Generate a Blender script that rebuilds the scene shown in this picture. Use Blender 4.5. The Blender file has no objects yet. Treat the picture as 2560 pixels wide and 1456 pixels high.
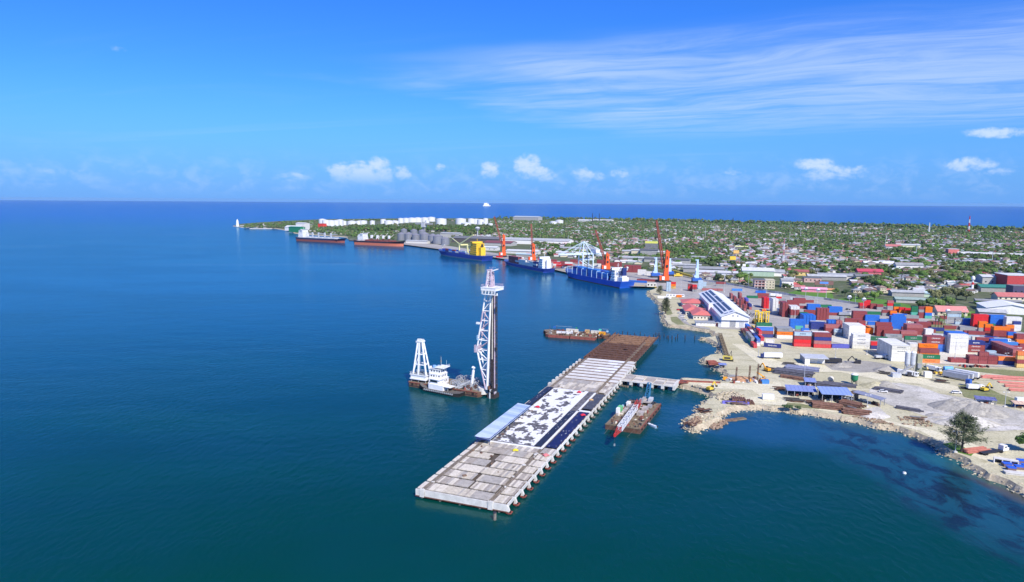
import bpy, bmesh, math, random
import numpy as np
from mathutils import Vector, Matrix, noise as mn
random.seed(7); rnd = random.random; U = random.uniform
S = bpy.context.scene; C = S.collection
# ------------------------------------------------------------------ camera
H = 110.0; FPX = 1700.0
PITCH = math.atan((728-502.5)/FPX); ROLL = math.atan((512-496)/2560)
cam = bpy.data.cameras.new('camera'); cam.sensor_width = 36; cam.lens = FPX/2560*36
cam.clip_start = 1; cam.clip_end = 200000
co = bpy.data.objects.new('camera', cam); C.objects.link(co); S.camera = co
co.matrix_world = Matrix.Translation((0,0,H)) @ Matrix.Rotation(math.pi/2-PITCH,4,'X') @ Matrix.Rotation(ROLL,4,'Z')
# ------------------------------------------------------------------ sun, sky
SUN_EL, SUN_AZ = math.radians(43), math.atan2(0.42,-0.9)     # azimuth from +Y towards +X
sun = bpy.data.lights.new('sun','SUN'); sun.energy = 4.8; sun.angle = math.radians(.5); sun.color = (1,.93,.82)
so = bpy.data.objects.new('sun', sun); C.objects.link(so)
sd = Vector((math.sin(SUN_AZ)*math.cos(SUN_EL), math.cos(SUN_AZ)*math.cos(SUN_EL), math.sin(SUN_EL)))
so.rotation_euler = sd.to_track_quat('Z','Y').to_euler(); so.location = sd*300
S.view_settings.view_transform = 'Standard'; S.view_settings.look = 'None'
S.view_settings.exposure = 0.3; S.view_settings.gamma = 1
S.view_settings.use_curve_mapping = False

class NT:
    def __init__(s, nt): s.nt = nt; s.n = nt.nodes; s.l = nt.links
    def new(s, t, **k):
        n = s.n.new(t)
        for a, v in k.items(): setattr(n, a, v)
        return n
    def put(s, sock, v):
        if isinstance(v, bpy.types.NodeSocket): s.l.new(v, sock)
        elif v is not None:
            if sock.type == 'RGBA' and len(v) == 3: v = (*v, 1)
            sock.default_value = v
    def math(s, op, a, b=None, c=None, clamp=False):
        n = s.new('ShaderNodeMath', operation=op, use_clamp=clamp)
        for i, v in enumerate((a, b, c)):
            if v is not None: s.put(n.inputs[i], v)
        return n.outputs[0]
    def step(s, x, a, b, lo=0., hi=1.):
        n = s.new('ShaderNodeMapRange', interpolation_type='SMOOTHSTEP')
        for i, v in enumerate((x, a, b, lo, hi)): s.put(n.inputs[i], v)
        return n.outputs[0]
    def mix(s, f, a, b, blend='MIX'):
        n = s.new('ShaderNodeMix', data_type='RGBA', blend_type=blend)
        s.put(n.inputs[0], f); s.put(n.inputs[6], a); s.put(n.inputs[7], b)
        return n.outputs[2]
    def noise(s, vec, scale, detail=3, rough=.5, dist=0., out=0):
        n = s.new('ShaderNodeTexNoise'); s.put(n.inputs['Vector'], vec); s.put(n.inputs['Scale'], scale)
        s.put(n.inputs['Detail'], float(detail)); s.put(n.inputs['Roughness'], rough); s.put(n.inputs['Distortion'], dist)
        return n.outputs[out]
    def mapping(s, vec, loc=(0,0,0), rot=(0,0,0), sc=(1,1,1)):
        n = s.new('ShaderNodeMapping'); s.put(n.inputs[0], vec)
        n.inputs[1].default_value = loc; n.inputs[2].default_value = rot; n.inputs[3].default_value = sc
        return n.outputs[0]
    def xyz(s, x, y, z=0.):
        n = s.new('ShaderNodeCombineXYZ')
        for i, v in enumerate((x, y, z)): s.put(n.inputs[i], v)
        return n.outputs[0]

W = bpy.data.worlds.new('World'); S.world = W; W.use_nodes = True
t = NT(W.node_tree); t.n.clear()
out = t.new('ShaderNodeOutputWorld'); bg = t.new('ShaderNodeBackground'); t.l.new(bg.outputs[0], out.inputs[0])
sky = t.new('ShaderNodeTexSky', sky_type='NISHITA'); sky.sun_disc = False
sky.sun_elevation = SUN_EL; sky.sun_rotation = SUN_AZ; sky.altitude = 0; sky.air_density = 1.15; sky.dust_density = .35; sky.ozone_density = 2.6
hs = t.new('ShaderNodeHueSaturation'); hs.inputs['Saturation'].default_value = 1.22; t.l.new(sky.outputs[0], hs.inputs['Color'])
geo = t.new('ShaderNodeNewGeometry'); sep = t.new('ShaderNodeSeparateXYZ')
tc = t.new('ShaderNodeTexCoord'); t.l.new(tc.outputs['Generated'], sep.inputs[0])
dx, dy, dz = sep.outputs
zz = t.math('MAXIMUM', dz, .012)
PX = t.math('DIVIDE', dx, zz); PY = t.math('DIVIDE', dy, zz)          # a flat cloud layer seen from below
s_ = t.math('SUBTRACT', t.math('MULTIPLY', PX, .89), t.math('MULTIPLY', PY, .45))
q_ = t.math('ADD', t.math('MULTIPLY', PX, .45), t.math('MULTIPLY', PY, .89))
warp = t.noise(t.xyz(PX, PY), .5, 2)
q2 = t.math('ADD', q_, t.math('MULTIPLY', t.math('SUBTRACT', warp, .5), 1.6))
s2 = t.math('ADD', s_, t.math('MULTIPLY', t.math('SUBTRACT', t.noise(t.xyz(PX,PY,3.), .9, 3), .5), 3.))
m = t.math('MULTIPLY', t.step(q2, 3.7, 4.9), t.math('SUBTRACT', 1., t.step(q2, 6.8, 12.5)))
m = t.math('MULTIPLY', m, t.step(s2, -4.0, -2.0))
st = t.noise(t.mapping(t.xyz(s_, q2), sc=(.30,1.25,1)), 1.0, 7, .62, .9)
st2 = t.noise(t.mapping(t.xyz(s_, q2, 2.), sc=(.55,1.3,1)), 1.9, 7, .66, 1.2)
streak = t.step(t.math('ADD', t.math('MULTIPLY', st, .68), t.math('MULTIPLY', st2, .32)), .33, .64, .18, 1.)
patch = t.step(t.noise(t.mapping(t.xyz(s_, q_, 9.), sc=(.5,.8,1)), .55, 3, .5, .4), .30, .58, .85, 1.)
cir = t.math('MULTIPLY', t.math('MULTIPLY', m, streak), patch)
thin = t.math('MULTIPLY', t.step(t.noise(t.mapping(t.xyz(s_, q_, 5.), sc=(.25,1.1,1)), .45, 5, .6, .6), .5, .78), .12)
cir = t.math('MAXIMUM', t.math('MULTIPLY', cir, .78), thin)
cir = t.math('MULTIPLY', cir, t.step(dz, .02, .09))
# cumulus tops standing low over the horizon
az = t.math('ARCTAN2', dx, dy)
el = dz
cn = t.noise(t.mapping(t.xyz(az, el), sc=(1,1.5,1)), 34., 7, .62, .3)
cn2 = t.noise(t.mapping(t.xyz(az, el, 4.), sc=(1,1.3,1)), 110., 4, .6)
tot = None
for (px, py, rx, ry, amp) in [(905,438,78,34,1.),(945,420,30,26,1.),(1005,432,24,20,.9),(850,430,30,22,.9),(735,445,40,14,.62),(1100,418,14,14,.65),(1225,428,26,24,.8),(1318,416,32,30,1.),
        (1345,438,45,22,.85),(1470,440,48,20,.7),(1550,434,26,13,.7),(1840,428,32,13,.55),(2035,412,42,16,.8),(2120,432,40,20,.75),
        (2060,436,60,20,.6),(2430,410,44,16,.85),(2520,330,70,12,.8),(2500,432,50,12,.5),(295,122,16,9,.3),(150,432,70,14,.42),(320,436,45,10,.38),(-300,430,90,20,.7),(2900,425,110,26,.8),(3300,420,90,20,.8)]:
    dv = (co.matrix_world.to_3x3() @ Vector((px-1280, 728-py, -FPX))).normalized(); a0 = math.atan2(dv.x, dv.y); v0 = dv.z
    gx = t.math('DIVIDE', t.math('SUBTRACT', az, a0), rx/FPX*1.35); gy = t.math('DIVIDE', t.math('SUBTRACT', el, v0), ry/FPX*1.3)
    r2 = t.math('ADD', t.math('MULTIPLY', gx, gx), t.math('MULTIPLY', gy, gy))
    b = t.math('MULTIPLY', t.math('SUBTRACT', 1., r2, clamp=True), amp)
    tot = b if tot is None else t.math('MAXIMUM', tot, b)
cu = t.math('ADD', tot, t.math('ADD', t.math('MULTIPLY', t.math('SUBTRACT', cn, .5), 2.3), t.math('MULTIPLY', t.math('SUBTRACT', cn2, .5), .9)))
cum = t.math('MULTIPLY', t.step(cu, .15, 1.05), t.step(tot, .0, .5))
cum = t.math('MULTIPLY', cum, t.step(el, .012, .05))
hz_ = t.math('MULTIPLY', t.math('MULTIPLY', t.step(cn, .42, .7), t.step(el, .0, .02)), t.math('MULTIPLY', t.math('SUBTRACT', 1., t.step(el, .03, .075)), .22))
base = t.mix(1., hs.outputs[0], (.265,.65,1.46,1), 'MULTIPLY')
# pale band of moist air towards the horizon
hb = t.math('SUBTRACT', 1., t.step(dz, -.02, .17))
base = t.mix(t.math('MULTIPLY', hb, .8), base, (1.2,3.3,8.4,1))
c1 = t.mix(t.math('MULTIPLY', cir, .78), base, (5.0,6.3,8.9,1))
c2 = t.mix(t.math('MULTIPLY', t.math('MAXIMUM', cum, hz_), .9), c1, (5.2,6.5,9.0,1))
t.l.new(c2, bg.inputs[0]); bg.inputs[1].default_value = .1

# ------------------------------------------------------------------ helpers
def at(px, py, z=2.5):
    cr, sr = math.cos(ROLL), math.sin(ROLL); X = px-1280; Y = py-728
    xr = X*cr+Y*sr; yu = X*sr-Y*cr
    dy = FPX*math.cos(PITCH)+yu*math.sin(PITCH); dz = -FPX*math.sin(PITCH)+yu*math.cos(PITCH)
    k = (H-z)/(-dz)
    return Vector((xr*k, dy*k, z))
def pix(x, y, z=0):
    v = co.matrix_world.inverted() @ Vector((x,y,z))
    return 1280+v.x/-v.z*FPX, 728-v.y/-v.z*FPX

MATS = {}
def mat(name, col, rough=.6, metal=0., var=.12, scale=.6, rust=0., orand=0., rustcol=(.11,.045,.022), bump=0., bscale=3., spec=.4):
    if name in MATS: return MATS[name]
    m = bpy.data.materials.new(name); m.use_nodes = True; MATS[name] = m
    t = NT(m.node_tree); b = t.n['Principled BSDF']
    g = t.new('ShaderNodeNewGeometry').outputs['Position']
    n1 = t.noise(g, scale, 4, .6)
    f = t.step(n1, .25, .75, 1-var, 1+var)
    c = t.mix(1., (*col,1), t.xyz(f,f,f), 'MULTIPLY')
    if orand:
        oi = t.new('ShaderNodeObjectInfo').outputs['Random']
        h = t.new('ShaderNodeHueSaturation'); t.put(h.inputs['Color'], c)
        t.put(h.inputs['Value'], t.step(oi, 0., 1., 1-orand, 1+orand)); t.put(h.inputs['Saturation'], t.step(t.math('FRACT', t.math('MULTIPLY', oi, 7.3)), 0.,1.,1-orand*.6,1.05))
        c = h.outputs[0]
    if rust:
        n2 = t.noise(t.mapping(g, sc=(1,1,.45)), scale*2.3, 6, .68)
        c = t.mix(t.step(n2, .62-rust*.3, .74-rust*.22), c, (*rustcol,1))
    t.put(b.inputs['Base Color'], c); b.inputs['Roughness'].default_value = rough; b.inputs['Metallic'].default_value = metal
    b.inputs['Specular IOR Level'].default_value = spec
    if bump:
        bn = t.new('ShaderNodeBump'); bn.inputs['Strength'].default_value = bump; bn.inputs['Distance'].default_value = .3
        t.put(bn.inputs['Height'], t.noise(g, bscale, 4, .6)); t.l.new(bn.outputs[0], b.inputs['Normal'])
    return m

class MB:
    def __init__(s): s.v = []; s.f = []; s.m = []; s.ms = []
    def mi(s, m):
        if m not in s.ms: s.ms.append(m)
        return s.ms.index(m)
    def add(s, vs, fs, m):
        o = len(s.v); i = s.mi(m); s.v += [tuple(v) for v in vs]
        for f in fs: s.f.append([k+o for k in f]); s.m.append(i)
        return s
    def box(s, x0, y0, z0, x1, y1, z1, m):
        vs = [(x0,y0,z0),(x1,y0,z0),(x1,y1,z0),(x0,y1,z0),(x0,y0,z1),(x1,y0,z1),(x1,y1,z1),(x0,y1,z1)]
        return s.add(vs, [(3,2,1,0),(4,5,6,7),(0,1,5,4),(1,2,6,5),(2,3,7,6),(3,0,4,7)], m)
    def cbox(s, x, y, z, sx, sy, sz, m, rz=0):
        c, n = math.cos(rz), math.sin(rz); vs = []
        for k in (0,1):
            for a, b in ((-1,-1),(1,-1),(1,1),(-1,1)):
                u, w = a*sx/2, b*sy/2; vs.append((x+u*c-w*n, y+u*n+w*c, z+k*sz))
        return s.add(vs, [(3,2,1,0),(4,5,6,7),(0,1,5,4),(1,2,6,5),(2,3,7,6),(3,0,4,7)], m)
    def beam(s, a, b, w, h=None, m=None):
        a, b = Vector(a), Vector(b); h = h or w; d = (b-a)
        if d.length < 1e-5: return s
        q = d.to_track_quat('Y','Z'); vs = []
        for p in (a, b):
            for i, k in ((-1,-1),(1,-1),(1,1),(-1,1)): vs.append(p + q @ Vector((i*w/2, 0, k*h/2)))
        return s.add(vs, [(0,1,2,3),(7,6,5,4),(4,5,1,0),(5,6,2,1),(6,7,3,2),(7,4,0,3)], m)
    def tube(s, a, b, r, m, n=8, r2=None, cap=True):
        a, b = Vector(a), Vector(b); r2 = r if r2 is None else r2; q = (b-a).to_track_quat('Z','X'); vs = []
        for p, rr in ((a, r), (b, r2)):
            for i in range(n):
                t_ = 2*math.pi*i/n; vs.append(p + q @ Vector((math.cos(t_)*rr, math.sin(t_)*rr, 0)))
        fs = [(i, (i+1)%n, n+(i+1)%n, n+i) for i in range(n)]
        if cap: fs += [tuple(range(n-1,-1,-1)), tuple(range(n, 2*n))]
        return s.add(vs, fs, m)
    def prism(s, poly, z0, z1, m, top=None):
        n = len(poly); vs = [(x,y,z0) for x,y in poly]+[(x,y,z1) for x,y in poly]
        s.add(vs, [(i,(i+1)%n,n+(i+1)%n,n+i) for i in range(n)], m)
        s.add(vs, [tuple(range(n,2*n)), tuple(range(n-1,-1,-1))], top or m); return s
    def gable(s, x0, y0, x1, y1, z0, rise, m, over=.5, axis='x', th=.25):
        # two sloping roof slabs, ridge along axis
        if axis == 'x':
            ym = (y0+y1)/2; pr = [(y0-over, z0-over*rise/((y1-y0)/2)), (ym, z0+rise), (y1+over, z0-over*rise/((y1-y0)/2))]
            vs = [(x, y, z+d) for x in (x0-over, x1+over) for d in (0, th) for y, z in pr]
        else:
            xm = (x0+x1)/2; pr = [(x0-over, z0-over*rise/((x1-x0)/2)), (xm, z0+rise), (x1+over, z0-over*rise/((x1-x0)/2))]
            vs = [(x, y, z+d) for y in (y0-over, y1+over) for d in (0, th) for x, z in pr]
        fs = [(3,4,10,9),(4,5,11,10),(0,1,7,6),(1,2,8,7),(0,3,9,6),(2,5,11,8),(0,1,4,3),(1,2,5,4),(6,7,10,9),(7,8,11,10)]
        return s.add(vs, fs, m)
    def hip(s, x0, y0, x1, y1, z0, rise, m, over=.5):
        x0-=over; y0-=over; x1+=over; y1+=over; w = x1-x0; d = y1-y0; k = min(w,d)/2
        if w >= d: r = [(x0+k,(y0+y1)/2,z0+rise),(x1-k,(y0+y1)/2,z0+rise)]
        else: r = [((x0+x1)/2,y0+k,z0+rise),((x0+x1)/2,y1-k,z0+rise)]
        vs = [(x0,y0,z0),(x1,y0,z0),(x1,y1,z0),(x0,y1,z0)]+r
        fs = [(0,1,5,4),(1,2,5),(2,3,4,5),(3,0,4),(3,2,1,0)] if w >= d else [(0,1,4),(1,2,5,4),(2,3,5),(3,0,4,5),(3,2,1,0)]
        return s.add(vs, fs, m)
    def lattice(s, a, b, w1, w2, n, r, m, up=(0,0,1)):
        a, b = Vector(a), Vector(b); d = (b-a).normalized(); x = d.cross(Vector(up)).normalized(); y = x.cross(d)
        P = []
        for i in range(n+1):
            k = i/n; c = a.lerp(b, k); w = (w1+(w2-w1)*k)/2
            P.append([c+x*w*i_+y*w*j_ for i_, j_ in ((-1,-1),(1,-1),(1,1),(-1,1))])
        for j in range(4): s.beam(P[0][j], P[n][j], r*1.5, None, m)
        for i in range(n):
            for j in range(4):
                k = (j+1) % 4
                s.beam(P[i][j], P[i+1][k] if (i+j)%2 == 0 else P[i+1][j], r, None, m) if (i+j)%2 == 0 else s.beam(P[i][k], P[i+1][j], r, None, m)
                s.beam(P[i+1][j], P[i+1][k], r, None, m)
        return s
    def mesh(s, name, smooth=False):
        me = bpy.data.meshes.new(name); me.from_pydata(s.v, [], s.f)
        for m in s.ms: me.materials.append(m)
        me.polygons.foreach_set('material_index', s.m)
        if smooth: me.polygons.foreach_set('use_smooth', [True]*len(s.f))
        me.update(); return me
    def build(s, name, parent=None, loc=(0,0,0), rz=0, smooth=False, **kw):
        return obj(name, s.mesh(name, smooth), parent, loc, rz, **kw)

def obj(name, me, parent=None, loc=(0,0,0), rz=0, label=None, cat=None, group=None, kind=None):
    o = bpy.data.objects.new(name, me); C.objects.link(o)
    o.location = loc; o.rotation_euler = (0,0,rz)
    if parent: o.parent = parent
    if label: o['label'] = label
    if cat: o['category'] = cat
    if group: o['group'] = group
    if kind: o['kind'] = kind
    return o
def thing(name, label, cat, loc=(0,0,0), rz=0, group=None): return obj(name, None, None, loc, rz, label, cat, group)
def kids(root): return [o for o in C.objects if o.parent == root]
def dup(root, tree, loc, rz, label, group=None):
    r = root.copy(); C.objects.link(r); r.location = loc; r.rotation_euler = (0,0,rz); r['label'] = label
    if group: r['group'] = group
    for ch, gr in tree:
        c = ch.copy(); C.objects.link(c); c.parent = r
        for g_ in gr: d = g_.copy(); C.objects.link(d); d.parent = c
    return r
def tree_of(root, pool):
    return [(c, [g_ for g_ in pool if g_.parent == c]) for c in pool if c.parent == root]
TXT = {}
def text_mesh(s, size, m):
    k = (s, size, m.name)
    if k in TXT: return TXT[k]
    cu = bpy.data.curves.new('lettering', 'FONT'); cu.body = s; cu.size = size; cu.align_x = 'CENTER'; cu.align_y = 'CENTER'; cu.resolution_u = 2; cu.offset = size*.018; cu.space_character = 1.1
    o = bpy.data.objects.new('lettering_source', cu); C.objects.link(o)
    dg = bpy.context.evaluated_depsgraph_get(); dg.update()
    me = bpy.data.meshes.new_from_object(o.evaluated_get(dg)); bpy.data.objects.remove(o); me.name = 'lettering'
    me.materials.clear(); me.materials.append(m); TXT[k] = me; return me
def letters(s, size, m, parent, loc, name='lettering', face='front'):
    o = bpy.data.objects.new(name, text_mesh(s, size, m)); C.objects.link(o); o.parent = parent; o.location = loc
    o.rotation_euler = (math.pi/2, 0, {'front':0,'left':-math.pi/2,'right':math.pi/2,'back':math.pi}[face]); return o

# palette
white = mat('white_paint', (.80,.80,.79), .5, var=.08, rust=.02)
offwhite = mat('cream_paint', (.66,.62,.52), .6, var=.12)
grey = mat('grey_paint', (.32,.33,.34), .6, var=.15)
lgrey = mat('pale_grey_metal', (.5,.52,.54), .55, var=.15, rust=.03)
dark = mat('dark_metal', (.035,.035,.04), .6, var=.3)
black = mat('black_rubber', (.018,.018,.018), .8)
glass = mat('window_glass', (.02,.03,.04), .12, var=.05, spec=.6)
rust = mat('rusty_steel', (.13,.068,.048), .85, var=.4, scale=.5, rust=.5, bump=.5)
rustdeck = mat('rusty_deck', (.20,.155,.10), .85, var=.35, scale=.35, rust=.28, rustcol=(.10,.05,.03), bump=.5)
redox = mat('red_oxide', (.26,.075,.055), .75, var=.3, rust=.2)
orange = mat('crane_orange', (.82,.115,.02), .45, var=.1, rust=.03)
red = mat('red_paint', (.58,.035,.03), .5, var=.1)
yellow = mat('yellow_paint', (.75,.52,.05), .5, var=.1, rust=.05)
blue = mat('blue_paint', (.03,.12,.46), .5, var=.1)
navy = mat('navy_paint', (.018,.035,.15), .5, var=.15)
lblue = mat('pale_blue_paint', (.42,.60,.74), .5, var=.1)
green = mat('green_paint', (.02,.22,.10), .5, var=.15)
concrete = mat('concrete', (.42,.40,.36), .85, var=.22, scale=.35, bump=.3)
conc_w = mat('pale_concrete', (.62,.60,.55), .85, var=.15, scale=.4, bump=.2)
conc_d = mat('stained_concrete', (.22,.19,.16), .9, var=.35, scale=.5, bump=.3)
wood = mat('weathered_timber', (.20,.13,.085), .9, var=.35, scale=.8)
# ------------------------------------------------------------------ water
m = bpy.data.materials.new('sea_water'); m.use_nodes = True; t = NT(m.node_tree); t.n.remove(t.n['Principled BSDF'])
g = t.new('ShaderNodeNewGeometry').outputs['Position']; sp = t.new('ShaderNodeSeparateXYZ'); t.l.new(g, sp.inputs[0])
wx, wy = sp.outputs[0], sp.outputs[1]
far_tint = t.step(wy, 130., 1000.)  # bluer with distance: offshore water tone, plus sky reflection put into the colour
c = t.mix(far_tint, (.0003,.043,.024,1), (.001,.058,.128,1))
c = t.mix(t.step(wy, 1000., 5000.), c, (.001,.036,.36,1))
big = t.noise(t.mapping(g, sc=(1,.7,1)), .006, 4, .6, .5)
c = t.mix(t.step(big, .35, .7, 0., .3), c, (.003,.06,.11,1))
# shallow bay at the right with seagrass beds
def blob(cx, cy, rx, ry, a, lo=0., hi=1.):
    ca, sa = math.cos(a), math.sin(a)
    X = t.math('SUBTRACT', wx, float(cx)); Y = t.math('SUBTRACT', wy, float(cy))
    u = t.math('DIVIDE', t.math('ADD', t.math('MULTIPLY', X, ca), t.math('MULTIPLY', Y, sa)), float(rx))
    v = t.math('DIVIDE', t.math('SUBTRACT', t.math('MULTIPLY', Y, ca), t.math('MULTIPLY', X, sa)), float(ry))
    r = t.math('ADD', t.math('MULTIPLY', u, u), t.math('MULTIPLY', v, v))
    r = t.math('ADD', r, t.math('MULTIPLY', t.math('SUBTRACT', t.noise(g, .03, 4, .6), .5), 1.4))
    return t.math('SUBTRACT', 1., t.step(r, .2, 1.2), clamp=True)
lines = t.noise(t.mapping(g, rot=(0,0,.12), sc=(.10,1,1)), .008, 5, .6, 1.6)
c = t.mix(t.math('MULTIPLY', t.math('MULTIPLY', t.step(lines, .60, .66), t.step(lines, .72, .66)), t.step(wy, 600., 1300., 0., .16)), c, (.20,.36,.55,1))
c = t.mix(t.step(lines, .35, .6, .0, .25), c, (.0006,.03,.05,1))
c = t.mix(t.math('MULTIPLY', blob(135,330,75,40,-.1), .75), c, (.012,.075,.165,1))
bay = blob(180,250,36,115,.12)
c = t.mix(t.math('MULTIPLY', bay, .8), c, (.012,.075,.12,1))
grass = t.math('MULTIPLY', blob(170,240,26,100,.12), t.step(t.noise(t.mapping(g, sc=(1.6,1,1)), .07, 7, .68, .6), .42, .6))
c = t.mix(t.math('MULTIPLY', grass, .85), c, (.007,.012,.026,1))
c = t.mix(t.math('MULTIPLY', blob(203,218,10,60,.28), .7), c, (.12,.09,.05,1))
c = t.mix(t.math('MULTIPLY', blob(196,262,9,40,.5), .4), c, (.02,.14,.13,1))
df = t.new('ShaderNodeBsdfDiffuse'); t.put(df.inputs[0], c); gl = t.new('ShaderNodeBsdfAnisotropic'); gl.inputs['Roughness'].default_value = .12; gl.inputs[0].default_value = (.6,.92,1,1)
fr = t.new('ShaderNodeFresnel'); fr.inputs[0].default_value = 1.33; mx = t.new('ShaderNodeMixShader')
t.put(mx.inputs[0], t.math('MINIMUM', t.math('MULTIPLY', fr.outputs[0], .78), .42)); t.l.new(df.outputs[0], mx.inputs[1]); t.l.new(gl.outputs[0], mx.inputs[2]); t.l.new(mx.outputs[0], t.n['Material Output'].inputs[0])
w1 = t.noise(t.mapping(g, rot=(0,0,.35), sc=(1,.45,1)), .42, 4, .62, .2)
w2 = t.noise(t.mapping(g, rot=(0,0,-.2), sc=(.6,1,1)), .05, 3, .6)
w3 = t.noise(t.mapping(g, rot=(0,0,.9), sc=(1,.6,1)), 1.7, 3, .6)
calm = t.step(t.noise(t.mapping(g, rot=(0,0,.3), sc=(.35,1,1)), .009, 4, .6, .8), .4, .62, .55, 1.)
hgt = t.math('ADD', t.math('MULTIPLY', w1, 1.), t.math('ADD', t.math('MULTIPLY', w2, 1.2), t.math('MULTIPLY', w3, .25)))
bn = t.new('ShaderNodeBump'); t.put(bn.inputs['Strength'], t.math('MULTIPLY', calm, .75)); bn.inputs['Distance'].default_value = .42
t.put(bn.inputs['Height'], hgt)
for n_ in (df, gl, fr): t.l.new(bn.outputs[0], n_.inputs['Normal'])
water_m = m
w = MB()
R_ = 30000
w.add([(-R_,-3000,0),(R_,-3000,0),(R_,R_,0),(-R_,R_,0)], [(0,1,2,3)], water_m)
w.build('water', kind='structure')

# ------------------------------------------------------------------ land
def ground_mat(name, cols, scale, rough=.95, extra=None, bump=.4):
    m = bpy.data.materials.new(name); m.use_nodes = True; t = NT(m.node_tree); b = t.n['Principled BSDF']
    g = t.new('ShaderNodeNewGeometry').outputs['Position']
    n1 = t.noise(g, scale, 6, .62, .4); n2 = t.noise(g, scale*5.3, 5, .65, .3); n3 = t.noise(t.mapping(g, rot=(0,0,.3), sc=(.25,1.6,1)), scale*3, 5, .6, 1.)
    c = t.mix(t.step(n1, .35, .65), (*cols[0],1), (*cols[1],1))
    c = t.mix(t.step(n2, .5, .72), c, (*cols[2],1))
    c = t.mix(t.step(n3, .54, .7, 0., .6), c, (*cols[3],1))
    n5 = t.noise(t.mapping(g, rot=(0,0,-.35), sc=(.12,1.3,1)), scale*9, 4, .6, 2.5)
    fd = t.step(n5, .56, .68, 1., .80); c = t.mix(1., c, t.xyz(fd,fd,fd), 'MULTIPLY')
    n4 = t.noise(g, .9, 4, .7)
    f = t.step(n4, .25, .75, .76, 1.2)
    c = t.mix(1., c, t.xyz(f,f,f), 'MULTIPLY')
    t.put(b.inputs['Base Color'], c); b.inputs['Roughness'].default_value = rough; b.inputs['Specular IOR Level'].default_value = .2
    bn = t.new('ShaderNodeBump'); bn.inputs['Strength'].default_value = bump; bn.inputs['Distance'].default_value = .5
    t.put(bn.inputs['Height'], t.math('ADD', n2, n4)); t.l.new(bn.outputs[0], b.inputs['Normal']); MATS[name] = m
    return m
m_green = ground_mat('town_ground', [(.085,.12,.05),(.12,.135,.07),(.24,.22,.17),(.07,.10,.04)], .012)
m_sand = ground_mat('sand_ground', [(.49,.455,.29),(.57,.53,.37),(.40,.365,.225),(.32,.295,.18)], .02)
m_yard = ground_mat('yard_paving', [(.35,.335,.31),(.41,.39,.355),(.28,.265,.245),(.46,.43,.375)], .02, bump=.1)
m_road = ground_mat('dirt_track', [(.66,.61,.42),(.70,.65,.47),(.57,.52,.34),(.5,.46,.32)], .04)
m_shore = ground_mat('shore_bank', [(.48,.41,.29),(.38,.32,.22),(.55,.48,.36),(.27,.21,.14)], .08, bump=.2)
m_grass = ground_mat('grass', [(.09,.22,.03),(.12,.25,.04),(.15,.20,.06),(.07,.15,.025)], .06)
m_dgrass = ground_mat('dry_grass', [(.20,.22,.09),(.26,.26,.13),(.15,.17,.07),(.33,.31,.19)], .05)
m_gravel = ground_mat('gravel', [(.33,.31,.27),(.40,.38,.33),(.25,.235,.205),(.46,.425,.34)], .05, bump=.6)
m_gravw = ground_mat('pale_aggregate', [(.43,.41,.35),(.62,.59,.53),(.30,.285,.245),(.42,.375,.26)], .04)

SHORE = [(2900,1420),(2740,1335),(2560,1248),(2500,1216),(2460,1196),(2425,1180),(2405,1172),(2395,1158),(2365,1143),(2335,1125),(2300,1106),(2280,1092),(2245,1083),(2205,1078),(2160,1066),(2120,1057),(2080,1052),(2030,1044),(1990,1037),(1950,1032),(1905,1027),(1870,1028),(1835,1033),(1818,1040),
 (1812,1055),(1790,1065),(1770,1077),(1745,1084),(1722,1084),(1708,1073),(1710,1055),(1722,1040),(1738,1028),(1745,1015),(1760,1003),(1776,996),(1768,990),(1745,984),(1715,976),(1690,971),(1692,951),(1720,950),(1760,953),(1800,957),(1812,950),(1800,935),(1775,920),(1752,908),(1745,902),(1765,893),(1790,888),(1797,878),(1788,866),(1765,856),(1748,850),(1780,846),(1785,842),(1768,833),(1735,828),(1700,823),(1668,819),(1656,808),(1650,790),(1647,772),(1636,755),(1620,741),(1616,732),(1635,724),(1645,717)]
QUAY = [(1573,716),(1435,686),(1300,655),(1150,630),(1010,612),(872,602)]
TIP = [(866,594),(800,590),(735,584),(712,577),(690,573),(650,569),(600,569),(580,566),(600,561),(650,557),(700,554),(800,549.5),(1000,547),(1250,547),(1500,549),(1800,555),(2100,563),(2560,576),(3000,590),(3500,607)]
def ring(px, z): return [at(x, y, z) for x, y in px]
def jit(px, n=3, amp=.0):
    outp = []
    for i in range(len(px)-1):
        a, b = px[i], px[i+1]
        for k in range(n):
            f = k/n; outp.append((a[0]+(b[0]-a[0])*f, a[1]+(b[1]-a[1])*f))
    return outp+[px[-1]]
def wring(px, n, amp, z=0):
    r = [at(x,y,0) for x,y in jit(px, n)]
    return [Vector((p.x+mn.noise(Vector((p.x*.12,p.y*.12,0)))*amp, p.y+mn.noise(Vector((p.x*.12,p.y*.12,9)))*amp, z)) for p in r]
shore_w = wring(SHORE, 4, 3.)
quay_w = ring(QUAY, 0); tip_w = wring(TIP, 2, 10.)
outline = shore_w+quay_w+tip_w+[Vector((9000,1900,0)),Vector((6000,100,0)),Vector((900,60,0))]
nS = len(shore_w); nQ = len(quay_w); nT = len(tip_w)
def inward(ring_, i, d):
    n = len(ring_); a, b = ring_[i-1], ring_[(i+1)%n]; tdir = (b-a).normalized(); nrm = Vector((tdir.y,-tdir.x,0))
    return ring_[i]+nrm*d
def poly_mesh(mb, pts, m):
    from mathutils.geometry import tessellate_polygon
    o = [Vector(p) for p in pts]; tri = tessellate_polygon([o])
    fs = []
    for a,b_,c_ in tri:
        n = (o[b_]-o[a]).cross(o[c_]-o[a])
        fs.append((a,b_,c_) if n.z > 0 else (a,c_,b_))
    mb.add(o, fs, m)
LZ = 2.2
n = len(outline); inner = []
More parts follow.
